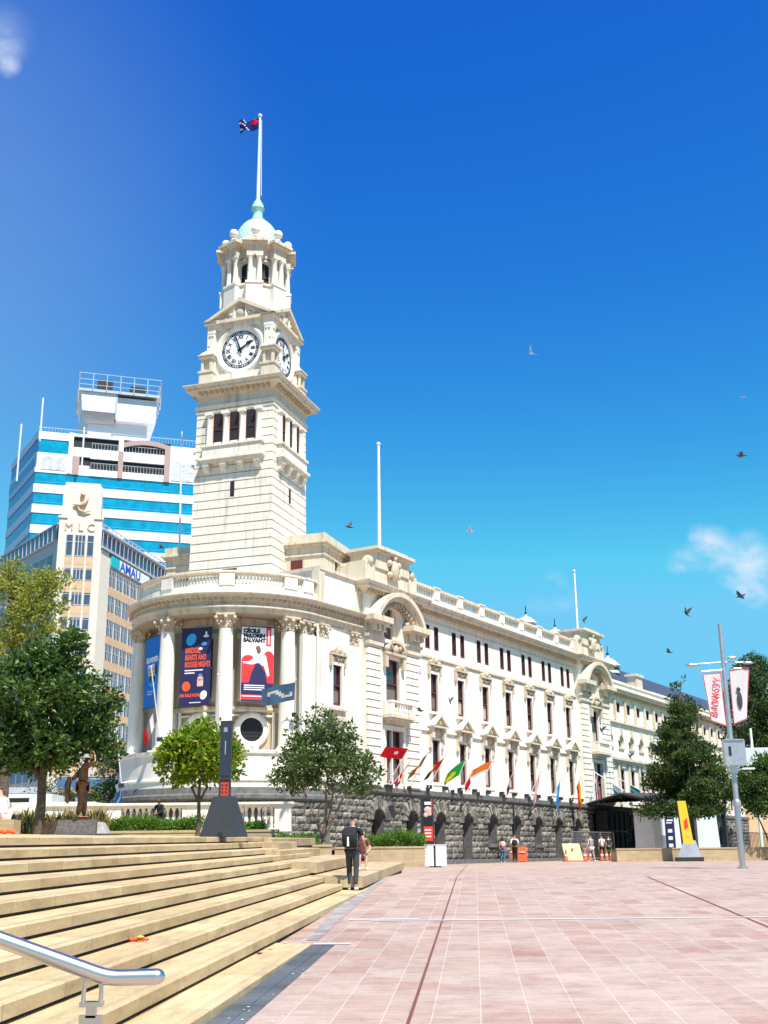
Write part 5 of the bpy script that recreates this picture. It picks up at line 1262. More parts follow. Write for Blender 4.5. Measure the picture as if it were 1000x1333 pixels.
M['bark'] = plain('bark', (.10, .075, .055), .95, var=.4, scale=8, bump=.6)
M['barkpale'] = plain('pale_bark', (.19, .14, .10), .95, var=.4, scale=8, bump=.6)
def leaves(mb, c, n, r, sz, rx=1, rz=1, asp=.5):
    for _ in range(n):
        while True:
            p = Vector((random.uniform(-1, 1), random.uniform(-1, 1), random.uniform(-1, 1)))
            if p.length <= 1: break
        q = Vector(c)+Vector((p.x*r*rx, p.y*r*rx, p.z*r*rz))
        d = (p+Vector((random.gauss(0, .7), random.gauss(0, .7), random.gauss(0, .5)+.25))).normalized()
        sd = d.orthogonal().normalized(); a = random.uniform(0, 6.28); sd = Matrix.Rotation(a, 3, d) @ sd; s = sz*random.uniform(.6, 1.25)
        nn = d.cross(sd)
        k = len(mb.v); mb.v += [q, q+d*s*.5+sd*s*asp*.5+nn*s*.08, q+d*s, q+d*s*.5-sd*s*asp*.5+nn*s*.08]; mb.f.append([k, k+1, k+2, k+3]); mb.m.append(0)
def crown_pts(blobs, n, fill=.35, gap=.35, seed=0):
    out = []; tot = sum(b[3]**2 for b in blobs)
    for (x, y, z, r, rz) in [(b[0], b[1], b[2], b[3], b[4] if len(b) > 4 else b[3]) for b in blobs]:
        k = int(n*r*r/tot)
        for _ in range(k):
            while True:
                p = Vector((random.gauss(0, 1), random.gauss(0, 1), random.gauss(0, 1)))
                if p.length > .01: break
            p.normalize(); rad = 1-abs(random.gauss(0, fill)); rad = max(rad, .1)
            q = Vector((x+p.x*r*rad, y+p.y*r*rad, z+p.z*rz*rad))
            if noise.noise(q*1.1/max(r, .5)*1.6+Vector((seed, 0, seed))) < -gap: continue
            if noise.noise(q*2.4+Vector((0, seed*2.0, 0))) < -gap*1.1: continue
            out.append(q)
    return out
def tree(name, base, blobs, nclump, per, csz, lsz, mat, bark, trunk, label, limbs=7, asp=.5, cat='tree', seed=1, group=None, gap=.35, flat=1.0, fill=.35):
    random.seed(seed*101+7); base = Vector(base)
    root = empty(name, tuple(base), 0, label, cat, group)
    tb = MB()
    # trunk(s): list of (dx,dy,dz,r) chains
    tops = []
    for ch in trunk:
        pts = [base+Vector(p[:3]) for p in ch]; tb.tube(pts, [p[3] for p in ch], 9); tops.append((pts[-1], ch[-1][3]))
    for i in range(limbs):
        b_ = random.choice(blobs); tp, tr_ = random.choice(tops)
        tgt = base+Vector((b_[0], b_[1], b_[2]))+Vector((random.uniform(-.6, .6)*b_[3], random.uniform(-.6, .6)*b_[3], random.uniform(-.2, .6)*b_[3]))
        mid = tp.lerp(tgt, .5)+Vector((random.uniform(-.1, .1), random.uniform(-.1, .1), .12))*b_[3]
        tb.tube([tp-Vector((0, 0, .1)), mid, tgt], [tr_*.65, tr_*.35, tr_*.1], 6)
        for _ in range(3):
            t2 = mid.lerp(tgt, random.random())+Vector((random.uniform(-.5, .5), random.uniform(-.5, .5), random.uniform(-.1, .5)))*b_[3]; tb.tube([mid, t2], [tr_*.22, tr_*.06], 5)
    tb.build('trunk', bark, root, True)
    cb_ = MB()
    for q in crown_pts([(base.x+b[0], base.y+b[1], base.z+b[2])+tuple(b[3:]) for b in blobs], nclump, fill=fill, gap=gap, seed=seed):
        leaves(cb_, q, per, csz*random.uniform(.6, 1.2), lsz, 1, flat, asp)
    cb_.build('crown', mat, root)
    return root
def gz(px, py, Y): return at(px, py, Y)
def terr(X, Y): return EYE+0.0165*Y-0.022*X-0.07
# big dark tree on the left (trunk 50,1080)
q = at(50, 1083, 36); g0 = (q.x, 36, terr(q.x, 36)-.05)
tree('broadleaf_tree', g0, [(-.3, 0, 4.1, 1.7, 1.4), (-1.4, .2, 3.8, 1.4, 1.2), (1.0, -.2, 4.0, 1.15, 1.0), (.1, .2, 5.3, 1.1, .8), (-.9, 0, 5.0, 1.0, .8), (1.5, 0, 3.2, .8, .6), (-1.2, 0, 2.5, 1.3, .6), (.3, -.2, 2.7, 1.3, .5), (1.7, .1, 2.6, .6, .4), (.6, 0, 5.9, .5, .4), (1.9, 0, 3.9, .4, .35), (-.1, .2, 2.2, .9, .3)], 2300, 19, .26, .20, L_dark, M['bark'],
     [[(0, 0, 0, .17), (.03, 0, .8, .14), (.0, 0, 1.7, .13), (.1, 0, 2.3, .10)], [(0, 0, 1.6, .10), (-.35, 0, 2.1, .09), (-.8, .1, 2.7, .06)]],
     'large dense dark-green round-crowned tree at the far left, behind the bronze statue', 14, seed=3, gap=.14)
# yellow-green tree behind it
q = at(10, 1040, 52); g0 = (q.x-.2, 52, .6)
tree('maple_tree', g0, [(0, 0, 11.6, 2.2, 1.0), (1.2, 0, 12.4, 1.3, .6), (-.6, 0, 12.9, .8, .6), (.9, 0, 10.6, 1.5, .8), (-.6, 0, 9.3, 2.0, 1.2)], 1500, 15, .28, .19, L_yellow, M['bark'], [[(0, 0, 0, .25), (0, 0, 6, .2), (-.2, 0, 10.5, .12)]],
     'airy yellow-green tree rising above the dark tree at the left edge', 10, seed=5, gap=.12)
# small tree behind statue by the banner pole
q = at(148, 1040, 66); g0 = (q.x, 66, .3)
tree('street_tree', g0, [(0, 0, 4.6, .9, 1.5), (.1, 0, 6.0, .6, .8), (-.5, 0, 3.6, .8, .8)], 260, 16, .25, .17, L_dark, M['bark'], [[(0, 0, 0, .1), (0, 0, 3.5, .07)]], 'slim street tree between the statue and the curved colonnade', 5, seed=8)
q = at(130, 1000, 100); g0 = (q.x-1, 100, 0)
tree('street_tree', g0, [(0, 0, 6.5, 2.2, 2.5), (2.2, 0, 5, 1.6, 1.6), (-3, 0, 5.5, 2.4, 2)], 300, 16, .35, .24, L_olive, M['bark'], [[(0, 0, 0, .2), (0, 0, 5, .12)]], 'farther olive-green street tree seen behind the statue\'s raised hat', 5, seed=9)
# lime topiary
q = at(257, 1090, 42); g0 = (q.x, 42, terr(q.x, 42))
tree('lime_green_tree', g0, [(0, 0, 2.75, 1.25, 1.0), (-.75, 0, 2.55, .85, .75), (.75, 0, 2.6, .85, .75), (0, 0, 3.25, 1.0, .75), (.45, -.3, 3.0, .8, .6), (-.4, -.3, 3.1, .8, .6)], 1150, 17, .2, .19, L_lime, M['bark'],
     [[(0, 0, 0, .085), (.03, 0, .6, .065), (0, 0, 1.4, .06), (.02, 0, 1.9, .05)], [(0, 0, 1.1, .05), (.3, 0, 1.7, .035)], [(0, 0, 1.15, .05), (-.3, .1, 1.7, .035)]], 'bushy lime-green round tree in front of the curved colonnade', 8, seed=12, gap=.26, fill=.3)
# loose olive tree in the middle
q = at(421, 1092, 48); g0 = (q.x, 48, 1.1)
tree('loose_olive_tree', g0, [(0, 0, 3.3, 1.8, 1.2), (-.9, 0, 3.0, 1.2, 1.0), (1.0, 0, 2.9, 1.25, .95), (-.3, 0, 4.3, 1.1, .9), (.5, 0, 4.15, .95, .75), (-.9, 0, 4.4, .5, .6), (-1.5, 0, 2.5, .7, .5), (1.6, 0, 2.5, .75, .5), (-.2, 0, 5.0, .45, .35)], 1250, 15, .24, .20, L_olive, M['barkpale'],
     [[(0, 0, -.4, .11), (0, 0, .3, .1), (-.35, 0, 1.1, .06), (-.9, 0, 2.3, .04)], [(0, 0, .25, .09), (.1, 0, 1.2, .06), (.1, 0, 2.5, .04)], [(0, 0, .3, .08), (.45, 0, 1.1, .06), (1.0, 0, 2.2, .04)], [(0, 0, .3, .05), (.3, .2, 1.4, .04), (.4, .2, 2.4, .03)]],
     'multi-stemmed olive-green tree in front of the rusticated pavilion, behind the man with the backpack', 12, seed=15, gap=.10)
# conifer-like tree on the right lawn
q = at(902, 1105, 79); bx = q.x; bz = .6
bl = []
Hc = 11.0
for k in range(11):
    z_ = 2.9+k*.80; rr = 3.0*(1-((z_-2.9)/(Hc-2.2))**1.35)+.2
    for j in range(5 if rr > 1.2 else 2):
        a_ = random.uniform(0, 6.28); bl.append((math.cos(a_)*rr*.55, math.sin(a_)*rr*.55, z_+random.uniform(-.2, .2), rr*.55, .42))
bl.append((0, 0, 11.2, .35, .5)); bl.append((2.0, 0, 4.6, 1.2, .7)); bl.append((-1.9, 0, 4.4, 1.0, .6))
tree('conifer_tree', (bx, 79, bz), bl, 5200, 18, .34, .27, L_con, M['bark'], [[(0, 0, 0, .28), (0, 0, 3, .2), (0, 0, 10.5, .06)]], 'tall dark conifer standing on the lawn beside the yellow sign pylon', 16, seed=21, gap=.13, flat=.6, asp=.35)
# right-hand trees
q = at(1010, 1080, 114)
tree('evergreen_tree', (q.x, 114, .3), [(0, 0, 15.5, 3.7, 3.2), (-1.5, 0, 12.4, 3.2, 3.0), (1.8, 0, 11.2, 4.0, 3.2), (-.7, 0, 17.6, 2.0, 1.7), (-2.2, 0, 15.1, 1.5, 1.5), (0, 0, 9.3, 3.2, 2.5)], 2600, 18, .4, .28, L_con, M['bark'], [[(0, 0, 0, .4), (0, 0, 6, .3), (0, 0, 11, .15)]], 'tall dark evergreen tree cut by the right edge of the picture', 10, seed=23, gap=.22)
q = at(1012, 1100, 76)
tree('round_tree', (q.x, 76, .4), [(0, 0, 4.6, 2.0, 1.3), (-1.6, 0, 4.3, 1.2, .9), (1.5, 0, 4.2, 1.8, 1.3), (-.8, 0, 3.3, 1.4, .8), (.3, 0, 5.6, 1.4, .8)], 1500, 18, .3, .2, L_dark, M['bark'], [[(0, 0, 0, .16), (.1, 0, 2.5, .12), (0, 0, 4, .08)], [(-.2, 0, 0, .07), (-1.1, 0, 2.6, .04), (-1.6, 0, 4, .03)]], 'low spreading green tree on the lawn right of the lamp post', 9, seed=25)

# hedges and planters
def hedge(name, x0, x1, y0, y1, z0, z1, label, n, mat=None, lsz=.12):
    random.seed(hash(label) % 1000 if False else len(label)*13+int(x0*10))
    b = MB()
    for _ in range(n):
        x = random.uniform(x0, x1); y = random.uniform(y0, y1); tz = z0+(z1-z0)*(.62+.38*random.random()*(0.6+.4*math.sin(x*2.3)))
        z = tz-abs(random.gauss(0, .3))*(z1-z0)
        leaves(b, (x, y, z), 9, .14, lsz, 1, 1, .4)
    o = b.build(name, mat or L_hedge); rebase(o, ((x0+x1)/2, (y0+y1)/2, z0)); tag(o, label, 'hedge', 'low clipped hedges in the stone planters', None); return o
def X(px, py, Y): return at(px, py, Y).x
hedge('low_hedge', X(128, 1075, 49), X(262, 1075, 49), 48.6, 49.6, terr(-10, 49), terr(-10, 49)+.75, 'low green hedge below the white balustrade, left of the charcoal pylon', 1300)
hedge('low_hedge', X(316, 1075, 49), X(344, 1075, 49), 48.6, 49.6, terr(-6, 49), terr(-6, 49)+.62, 'short piece of low hedge just right of the charcoal pylon', 260)
hedge('low_hedge', X(364, 1090, 48), X(412, 1090, 48), 47.2, 48.6, 1.0, 1.55, 'low hedge at the foot of the multi-stemmed olive tree', 420)
hedge('low_hedge', X(476, 1095, 59.5), X(553, 1095, 59.5), 59.8, 61.0, .7, 1.95, 'low green hedge in the planter beside the orange poster sign', 900)
def planter(x0, x1, y0, y1, z0, z1, label):
    b = MB(); b.box(x0, x1, y0, y0+.35, z0, z1-.0); b.box(x0-.02, x1+.02, y0-.03, y0+.38, z1, z1+.09); b.box(x0, x1, y0+.35, y1, z0, z1-.12)
    b.box(x1-.35, x1, y0+.35, y1, z0, z1-.001)
    o = b.build('stone_planter', M['slabtop']); rebase(o, ((x0+x1)/2, y0, z0)); tag(o, label, 'planter', 'pale sandstone planter walls'); return o
zt = terr(-8, 48)
planter(X(60, 1085, 48), X(362, 1085, 48), 48.0, 50.0, zt-.5, zt+.12, 'long low sandstone planter wall at the top of the steps, under the white balustrade')
planter(X(364, 1100, 46.8), X(432, 1100, 46.8), 46.6, 49.0, .3, 1.0, 'sandstone planter wall holding the multi-stemmed olive tree')
planter(X(436, 1105, 59), X(553, 1105, 59), 59.0, 61.5, 0, 1.0, 'sandstone planter wall ending at the orange poster sign')
x0 = X(803, 1110, 76); planter(x0, x0+8.8, 76, 78, .1, .88, 'low sandstone wall between the orange cones and the yellow sign pylon')
planter(x0+8.8, x0+34, 76.4, 78, .1, .88, 'low sandstone wall edging the lawn on the right')
b = MB(); b.add([(x0+.35, 76.4, .80), (x0+50, 76.8, .80), (x0+70, 118, 1.0), (x0+21, 108, .95), (x0+4.5, 84, .82)], [(0, 1, 2, 3, 4)]); 
M['lawn'] = plain('lawn_grass', (.075, .16, .025), .95, var=.3, scale=4)
tag(b.build('lawn', M['lawn']), 'green lawn behind the low wall on the right', kind='structure')
b = MB(); random.seed(5)
for _ in range(5000):
    x = x0+random.uniform(.3, 36); y = random.uniform(78.0, 84); h_ = random.uniform(.06, .2); a_ = random.uniform(0, 6.28)
    k = len(b.v); b.v += [Vector((x-.03*math.cos(a_), y-.03*math.sin(a_), 0.80)), Vector((x+.03*math.cos(a_), y+.03*math.sin(a_), 0.80)), Vector((x+random.uniform(-.05, .05), y, 0.80+h_))]; b.f.append([k, k+1, k+2]); b.m.append(0)
tag(b.build('grass', L_hedge), 'short grass growing on the lawn', 'grass', kind='stuff')
# flax clumps
def flax(cx, cy, cz, n, h_, label):
    b = MB()
    for _ in range(n):
        a_ = random.uniform(0, 6.28); L = h_*random.uniform(.6, 1.1); lean_ = random.uniform(.1, .75); w_ = .035; d = Vector((math.cos(a_), math.sin(a_), 0)); s = Vector((-d.y, d.x, 0))
        p0 = Vector((cx, cy, cz))+d*random.uniform(0, .25)+s*random.uniform(-.25, .25); p1 = p0+d*L*lean_*.4+Vector((0, 0, L*.6)); p2 = p1+d*L*lean_*.5+Vector((0, 0, L*.32*(1-lean_)))
        k = len(b.v); b.v += [p0-s*w_, p0+s*w_, p1+s*w_, p1-s*w_, p2]; b.f += [[k, k+1, k+2, k+3], [k+3, k+2, k+4]]; b.m += [0, 0]
    o = b.build('flax_plant', L_flax); rebase(o, (cx, cy, cz)); tag(o, label, 'plant', 'flax plants behind the statue')
random.seed(31)
lb_ = ['flax clump at the far left behind the seated person in white', 'flax clump between the seated person in white and the tree trunk', 'flax clump left of the big tree trunk', 'flax clump directly right of the big tree trunk', 'flax clump between the tree trunk and the bronze statue', 'flax clump just behind the legs of the bronze statue', 'flax clump with reddish blades right of the bronze statue', 'last flax clump before the green hedge']
for i, px in enumerate((14, 30, 42, 62, 78, 92, 120, 132)):
    q = at(px, 1080, 40); flax(q.x, 40+random.uniform(-.6, .8), terr(q.x, 40)-.02, 60, random.uniform(.75, 1.2), lb_[i])
# ================================================================== white balustrade terrace
bal = empty('white_balustrade', (-10, 54, 1), 0, 'long white classical balustrade in front of the curved colonnade', 'balustrade')
ztop = 3.05
xl, xr = at(55, 1040, 54).x, at(379, 1045, 54).x
b = MB(); b.box(xl, xr, 53.85, 54.35, .6, 1.75); b.box(xl, xr+.02, 53.8, 54.4, 1.75, 1.9); b.build('plinth', M['stone'], bal)
b = MB(); b.box(xl-.05, xr+.08, 53.82, 54.38, ztop-.22, ztop-.1); b.box(xl-.08, xr+.12, 53.75, 54.45, ztop-.1, ztop); b.build('rail', M['stone'], bal)
piers = [55, 148, 243, 300, 334, 372]
sect = [(160, 236), (83, 140), (311, 334-2), (334+6, 366)]
def pier(px0, px1):
    b = MB(); b.box(at(px0, 1060, 54).x, at(px1, 1060, 54).x, 53.86, 54.34, 1.9, ztop-.22); b.build('pier', M['stone'], bal)
for a_, c_ in ((55, 84), (140, 158), (238, 262), (262, 308), (358, 379)): pier(a_, c_)
for (a_, c_) in ((84, 140), (158, 238), (308, 358)):
    xa, xb = at(a_, 1060, 54).x, at(c_, 1060, 54).x; n_ = int((xb-xa)/.27)
    for k in range(n_):
        b = MB(); b.lathe(baluster_prof(1.9, ztop-.22-1.9, .105), xa+(xb-xa)*(k+.5)/n_, 54.1, 10); b.build('baluster', M['stone'], bal, True)
b = MB(); b.box(xl-6, at(128, 1036, 55).x, 54.6, 57, ztop-.4, ztop+.12); b.build('terrace_slab', M['stone'], bal)

# ================================================================== lamp post with poster banners
q = at(967, 1129, 47.5); lx = q.x; lz = plaza_z(47.5)
lp = empty('lamp_post', (lx, 47.5, lz), 0, 'tall steel lamp post on the right carrying two red-edged poster banners and a grey box', 'lamp post')
Lm = Matrix.Translation((lx, 47.5, 0))
def zl(py): return at(950, py, 47.5).z
b = MB(Lm); b.tube([(0, 0, lz), (0, 0, zl(1045))], .12, 18); b.lathe([(.22, lz), (.22, lz+.05), (.16, lz+.06)], seg=18); b.build('lower_pole', M['steel'], lp, True)
b = MB(Lm); b.tube([(0, 0, zl(1045)), (0, 0, zl(812))], [.105, .088], 18); b.lathe([(.14, zl(1050)), (.17, zl(1048)), (.17, zl(1043)), (.13, zl(1041))], seg=18); b.build('upper_pole', M['galv'], lp, True)
b = MB(Lm); b.tube([(-.1, 0, zl(862)), (-1.5, -.3, zl(866))], .03, 8); b.tube([(.1, 0, zl(862)), (1.0, -.1, zl(863))], .03, 8); b.build('lamp_arm', M['galv'], lp)
for (x, y, z_, s_) in ((-1.35, -.27, zl(866.5), 1), (.98, -.1, zl(863.5), .8), (.32, -.2, zl(857), .8)):
    b = MB(Lm); b.sphere((x, y, z_), .3*s_, 1, .5, .28, seg=12, rings=8); b.build('lamp_head', M['galv'], lp, True)
b = MB(Lm); b.tube([(-1.0, -.02, zl(874)), (1.05, -.02, zl(869))], .025, 8); b.build('banner_bar', M['steel'], lp)
def quadbanner(name, pts, tone, border, words=None, figure=False, parent=lp):
    p = [Vector(v) for v in pts]          # tl,tr,br,bl
    def uv(a, c, dy=0): v = p[0].lerp(p[1], a).lerp(p[3].lerp(p[2], a), c); return (v.x, v.y+dy+.05*math.sin(c*3.0)*a, v.z)
    b = MB(Lm)
    for i in range(6):
        for j in range(8):
            b.poly([uv(i/6, j/8), uv((i+1)/6, j/8), uv((i+1)/6, (j+1)/8), uv(i/6, (j+1)/8)])
    o = b.build(name, border, parent); b = MB(Lm)
    for i in range(6):
        for j in range(8):
            f = lambda u, v: uv(.05+.90*u, .025+.95*v, -.012); b.poly([f(i/6, j/8), f((i+1)/6, j/8), f((i+1)/6, (j+1)/8), f(i/6, (j+1)/8)])
    b.build('poster_face', tone, o); return o, uv
bw_ = quadbanner('poster_banner', [(-.93, -.05, zl(877)), (-.15, -.05, zl(875)), (-.12, -.05, zl(946)), (-.76, -.12, zl(939))], FC['white'], fmat('border_red', (.58,.12,.14)))
o = bw_[0]
b = MB(Lm); vs, fs = text_verts('BANKSY', .48, .004, .0, squash=1.0)
c_, s_ = math.cos(R(80)), math.sin(R(80))
b.add([(-.47+(x*c_-y*s_)*.92, -.12-z, zl(908)+(x*s_+y*c_)*.92) for x, y, z in vs], fs); b.build('poster_lettering', M['bred'], o)
bw2 = quadbanner('poster_banner', [(.17, -.05, zl(873)), (1.05, -.05, zl(869)), (.72, -.12, zl(937)), (.17, -.05, zl(944))], FC['white'], fmat('border_red', (.58,.12,.14)))
b = MB(Lm); b.sphere((.50, -.12, zl(912)), .24, .42, .06, 1.5, seg=12, rings=8); b.sphere((.48, -.12, zl(898)), .09, 1, .2, 1, seg=10, rings=6); b.build('poster_motif', M['greycloth'], bw2[0], True)
b = MB(Lm); b.box(-.42, .42, -.45, -.12, zl(997), zl(965)); b.box(-.38, .38, -.5, -.1, zl(965), zl(963.5)); bx_ = b.build('control_box', M['galv'], lp)
b = MB(Lm); b.box(-.25, -.15, -.47, -.44, zl(985), zl(973)); b.build('box_slot', M['black'], bx_)
b = MB(Lm); b.tube([(0, 0, zl(996)), (0, 0, zl(1006))], .17, 12); b.tube([(.15, 0, zl(1001)), (.85, 0, zl(1001))], .035, 8); b.build('bracket', M['steel'], lp)
# farther lamp post at the right edge
q = at(991, 1090, 88)
o2 = empty('lamp_post', (q.x, 88, .3), 0, 'farther pale pole with a white shade before the orange brick building at the right edge', 'lamp post')
b = MB(); zt_ = at(988, 948, 88).z; b.tube([(q.x, 88, .3), (q.x, 88, zt_)], [.12, .09], 10); b.build('pole', M['polewhite'], o2, True)
b = MB(); zz_ = at(988, 974, 88).z; b.frustum((q.x-.9, q.x+1.2, 87.6, 88.4), (q.x-1.1, q.x+1.3, 87.4, 88.6), zz_-1.3, zz_); b.build('shade', M['blockwhite'], o2)

# ================================================================== handrail in the foreground
Y0 = 5.4
p1 = at(141, 1273, Y0); p0 = at(212, 1271, Y0+.02); p2 = at(0, 1212+11, Y0-.1); dr = (p2-p1); p3 = p1+dr*3.2
hr = empty('handrail', (p1.x, p1.y, plaza_z(p1.y)), 0, 'polished stainless steel handrail with a rounded end in the lower left foreground', 'handrail')
def bez(a, m, c, n=7): return [a.lerp(m, i/n).lerp(m.lerp(c, i/n), i/n) for i in range(n+1)]
elb = bez(p1.lerp(p3, .035), p1, p1.lerp(p0, .22))
b = MB(); rr_ = .034
pts = [p3]+elb+[p0.lerp(p1, .12)]; b.tube(pts, rr_, 20)
e_ = pts[-1]; dn = (pts[-1]-pts[-2]).normalized()
b.tube([e_, e_+dn*.012, e_+dn*.024, e_+dn*.034, e_+dn*.04], [rr_, rr_*.95, rr_*.8, rr_*.5, rr_*.05], 20)
b.build('rail', M['steel'], hr, True)
pp = at(120, 1300, Y0)
for k, (px, dx) in enumerate(((119, 0), (None, -2.0))):
    x = pp.x+dx; top = Vector((x, Y0, p1.z-.03+(0 if k == 0 else -dx*.36)))
    zg = plaza_z(Y0)
    b = MB(); b.box(x-.022, x+.022, Y0-.012, Y0+.012, top.z-.13, top.z-.065); b.box(x-.05, x+.05, Y0-.012, Y0+.012, zg, top.z-.12)
    b.box(x-.048, x+.048, Y0-.03, Y0+.03, top.z-.085, top.z-.065); b.lathe([(.1, zg), (.1, zg+.02)], x, Y0, 16)
    for sx in (-.038, .038): b.tube([(x+sx, Y0, top.z-.07), (x+sx, Y0, top.z-.03), (x+sx*.9, Y0, top.z+.02)], .010, 8)
    b.build('post', M['steel'], hr)

# ================================================================== charcoal pylon sign
q = at(291, 1093, 31); px_ = q.x; zg = terr(px_, 31)
py = empty('charcoal_pylon', (px_, 31, zg), R(-9), 'charcoal information pylon with a wide angular foot and red panel above the steps', 'sign pylon')
PM = ROOTM[py.name]
b = MB(PM); 
hb_ = .86                                 # foot
b.add([(-.56, -.3, 0), (.47, -.3, 0), (.57, .3, 0), (-.46, .3, 0), (-.28, -.12, 1.02), (.22, -.12, 1.02), (.28, .12, 1.02), (-.24, .12, 1.02)], [(0,3,2,1),(4,5,6,7),(0,1,5,4),(1,2,6,5),(2,3,7,6),(3,0,4,7)]); b.build('foot', M['pylon'], py)
b = MB(PM); b.box(-.15, .15, -.06, .06, 1.0, 2.98); b.build('panel', M['pylon'], py)
b = MB(PM); b.box(-.10, .13, -.075, -.055, 1.55, 2.9); b.build('display', plain('dim_display', (.03,.035,.06), .3), py)
b = MB(PM); b.box(-.09, .12, -.085, -.06, 1.03, 1.38); rp = b.build('red_panel', plain('dull_red', (.50,.05,.025), .5), py)
b = MB(PM)
for k in range(3):
    for j in range(2): b.box(-.07+j*.1, -.01+j*.1, -.09, -.084, 1.1+k*.09, 1.15+k*.09)
b.box(-.1, .13, -.09, -.05, 1.44, 1.48); b.box(-.1, .13, -.09, -.05, 1.40, 1.42)
b.build('panel_text', M['pylon'], rp)
b = MB(PM); b.box(-.05, .05, -.08, -.07, 2.68, 2.8); b.box(-.01, .02, -.08, -.07, 2.1, 2.45); b.build('display_image', M['galv'], py)
b = MB(PM); b.box(-.06, .06, -.31, -.28, 0, .1); b.build('cable_slot', M['dark'], py)

# ================================================================== bronze statue on its plinth (figure helper in part 8)
# ================================================================== poster sign by the planter and white box
q = at(558, 1120, 61); zg = plaza_z(61)
ps = empty('orange_poster_sign', (q.x, 61, zg), R(-12), 'tall narrow black and orange poster sign standing against the basalt wall', 'sign')
Pm = ROOTM[ps.name]; zt = at(555, 1036, 61).z-zg; zb = at(555, 1095, 61).z-zg
b = MB(Pm); b.box(-.36, .30, -.06, .06, 0.2, zt); b.build('board', M['pylon'], ps)
b = MB(Pm); b.box(-.2, .26, -.08, -.058, zb+.75, zt-.1); fa = b.build('poster', M['black'], ps)
b = MB(Pm); b.box(-.2, .26, -.08, -.058, zb, zb+.72); rp = b.build('red_panel', M['signred'], ps)
b = MB(Pm); b.sphere((0.03, -.08, zb+1.55), .2, 1, .1, .8, seg=10, rings=6); b.sphere((-.08, -.08, zb+1.3), .12, 1, .1, 1, seg=8, rings=6); b.sphere((.12, -.08, zb+1.35), .11, 1, .1, 1, seg=8, rings=6); b.build('poster_picture', M['peach'], fa, True)
b = MB(Pm)
for k in range(3): b.box(-.14, .18, -.085, -.08, zb+.2+k*.16, zb+.26+k*.16)
b.box(-.14, .2, -.09, -.08, zt-.45, zt-.3); b.build('poster_text', M['bwhite'], fa)
b = MB(Pm); b.box(.2, .26, -.09, -.07, zt-.9, zt-.15); b.build('poster_stripe', M['bred'], fa)
q = at(567, 1124, 60.2)
wb = empty('white_cabinet', (q.x, 60.2, plaza_z(60.2)), R(-8), 'white waist-high utility cabinet with a dark central slot at the end of the planter', 'cabinet')
Wm = ROOTM[wb.name]; b = MB(Wm); b.box(-.50, -.05, -.3, .3, .06, 1.05); b.box(.05, .55, -.3, .3, .06, 1.05); b.box(-.52, .57, -.32, .32, 1.05, 1.09); b.build('cabinet_body', M['blockwhite'], wb)
b = MB(Wm); b.box(-.05, .05, -.25, .25, .06, 1.04); b.box(-.3, .3, -.2, .2, 0, .06); b.build('slot', M['black'], wb)

# ================================================================== yellow sign pylon
q = at(897, 1119, 74.5); zg = plaza_z(74.5)
yp = empty('yellow_sign_pylon', (q.x, 74.5, zg), R(-14), 'leaning yellow sign pylon on a grey faceted foot, below the conifer', 'sign pylon')
Ym = ROOTM[yp.name]; zt = at(897, 1043, 74.5).z-zg
b = MB(Ym); b.add([(-.8, -.4, 0), (.85, -.4, 0), (.85, .4, 0), (-.8, .4, 0), (-.2, -.1, 1.25), (.48, -.1, 1.25), (.48, .15, 1.25), (-.2, .15, 1.25)], [(0,3,2,1),(4,5,6,7),(0,1,5,4),(1,2,6,5),(2,3,7,6),(3,0,4,7)]); b.build('foot', plain('grey_facets', (.30,.32,.36), .5, var=.25, scale=.8), yp)
b = MB(Ym); b.box(-.85, .9, -.45, .45, 0, .25); b.build('base_band', M['pylon'], yp)
b = MB(Ym); b.prism([(-.35, -.12, .5), (.3, -.12, .5), (.05, -.12, zt), (-.5, -.12, zt)], (0, .24, 0)); b.build('dark_back', M['pylon'], yp)
b = MB(Ym); b.prism([(-.22, -.15, .55), (.42, -.15, .55), (.08, -.15, zt+.02), (-.42, -.15, zt+.02)], (0, .05, 0)); f_ = b.build('yellow_face', M['signyellow'], yp)
b = MB(Ym); b.prism([(-.12, -.17, zt-1.7), (.12, -.17, zt-1.6), (.08, -.17, zt-1.0), (-.12, -.17, zt-1.2)], (0, .03, 0)); b.build('emblem', M['signred'], f_)
b = MB(Ym); b.box(-.05, .15, -.165, -.14, 1.5, 1.6); b.box(-.05, .15, -.165, -.14, 1.9, 1.95); b.build('sign_text', M['peach'], f_)
# ================================================================== portico canopy, dark doorway, kiosk, wayfinding board
cn = empty('entrance_canopy', tuple(FM @ Vector((20, -4, 0))), 0, 'dark glass and steel entrance canopy projecting from the basalt wall', 'canopy')
def cslab(b, pts, th): b.prism([(x, y, z) for x, y, z in pts], (0, 0, th))
b = MB(FM); cslab(b, [(14.4, -.35, 4.42), (24, -.35, 5.2), (24, -3.5, 5.35), (13.3, -3.5, 5.0)], .08); cslab(b, [(13.3, -3.5, 5.0), (24, -3.5, 5.35), (24, -6.5, 4.45), (12.4, -6.5, 4.3)], .08); cslab(b, [(24, -.35, 4.5), (29.7, -.35, 4.5), (29.7, -6.4, 4.4), (24, -6.4, 4.4)], .08)
b.build('canopy_roof', M['pylon'], cn)
b = MB(FM); b.box(12.4, 29.7, -6.62, -6.5, 3.85, 4.42)
for k in range(10): x = 13.4+k*1.1; b.tube([(x+.9, -.5, 4.45+k*.05), (x+.2, -3.5, 4.98+k*.02), (x-.5, -6.5, 4.3)], .07, 6)
b.box(29.6, 29.75, -6.6, -1, 3.85, 4.4); b.tube([(14.3, -.4, 4.35), (13.3, -3.5, 4.95), (12.4, -6.5, 4.25)], .12, 6)
b.build('canopy_frame', M['black'], cn)
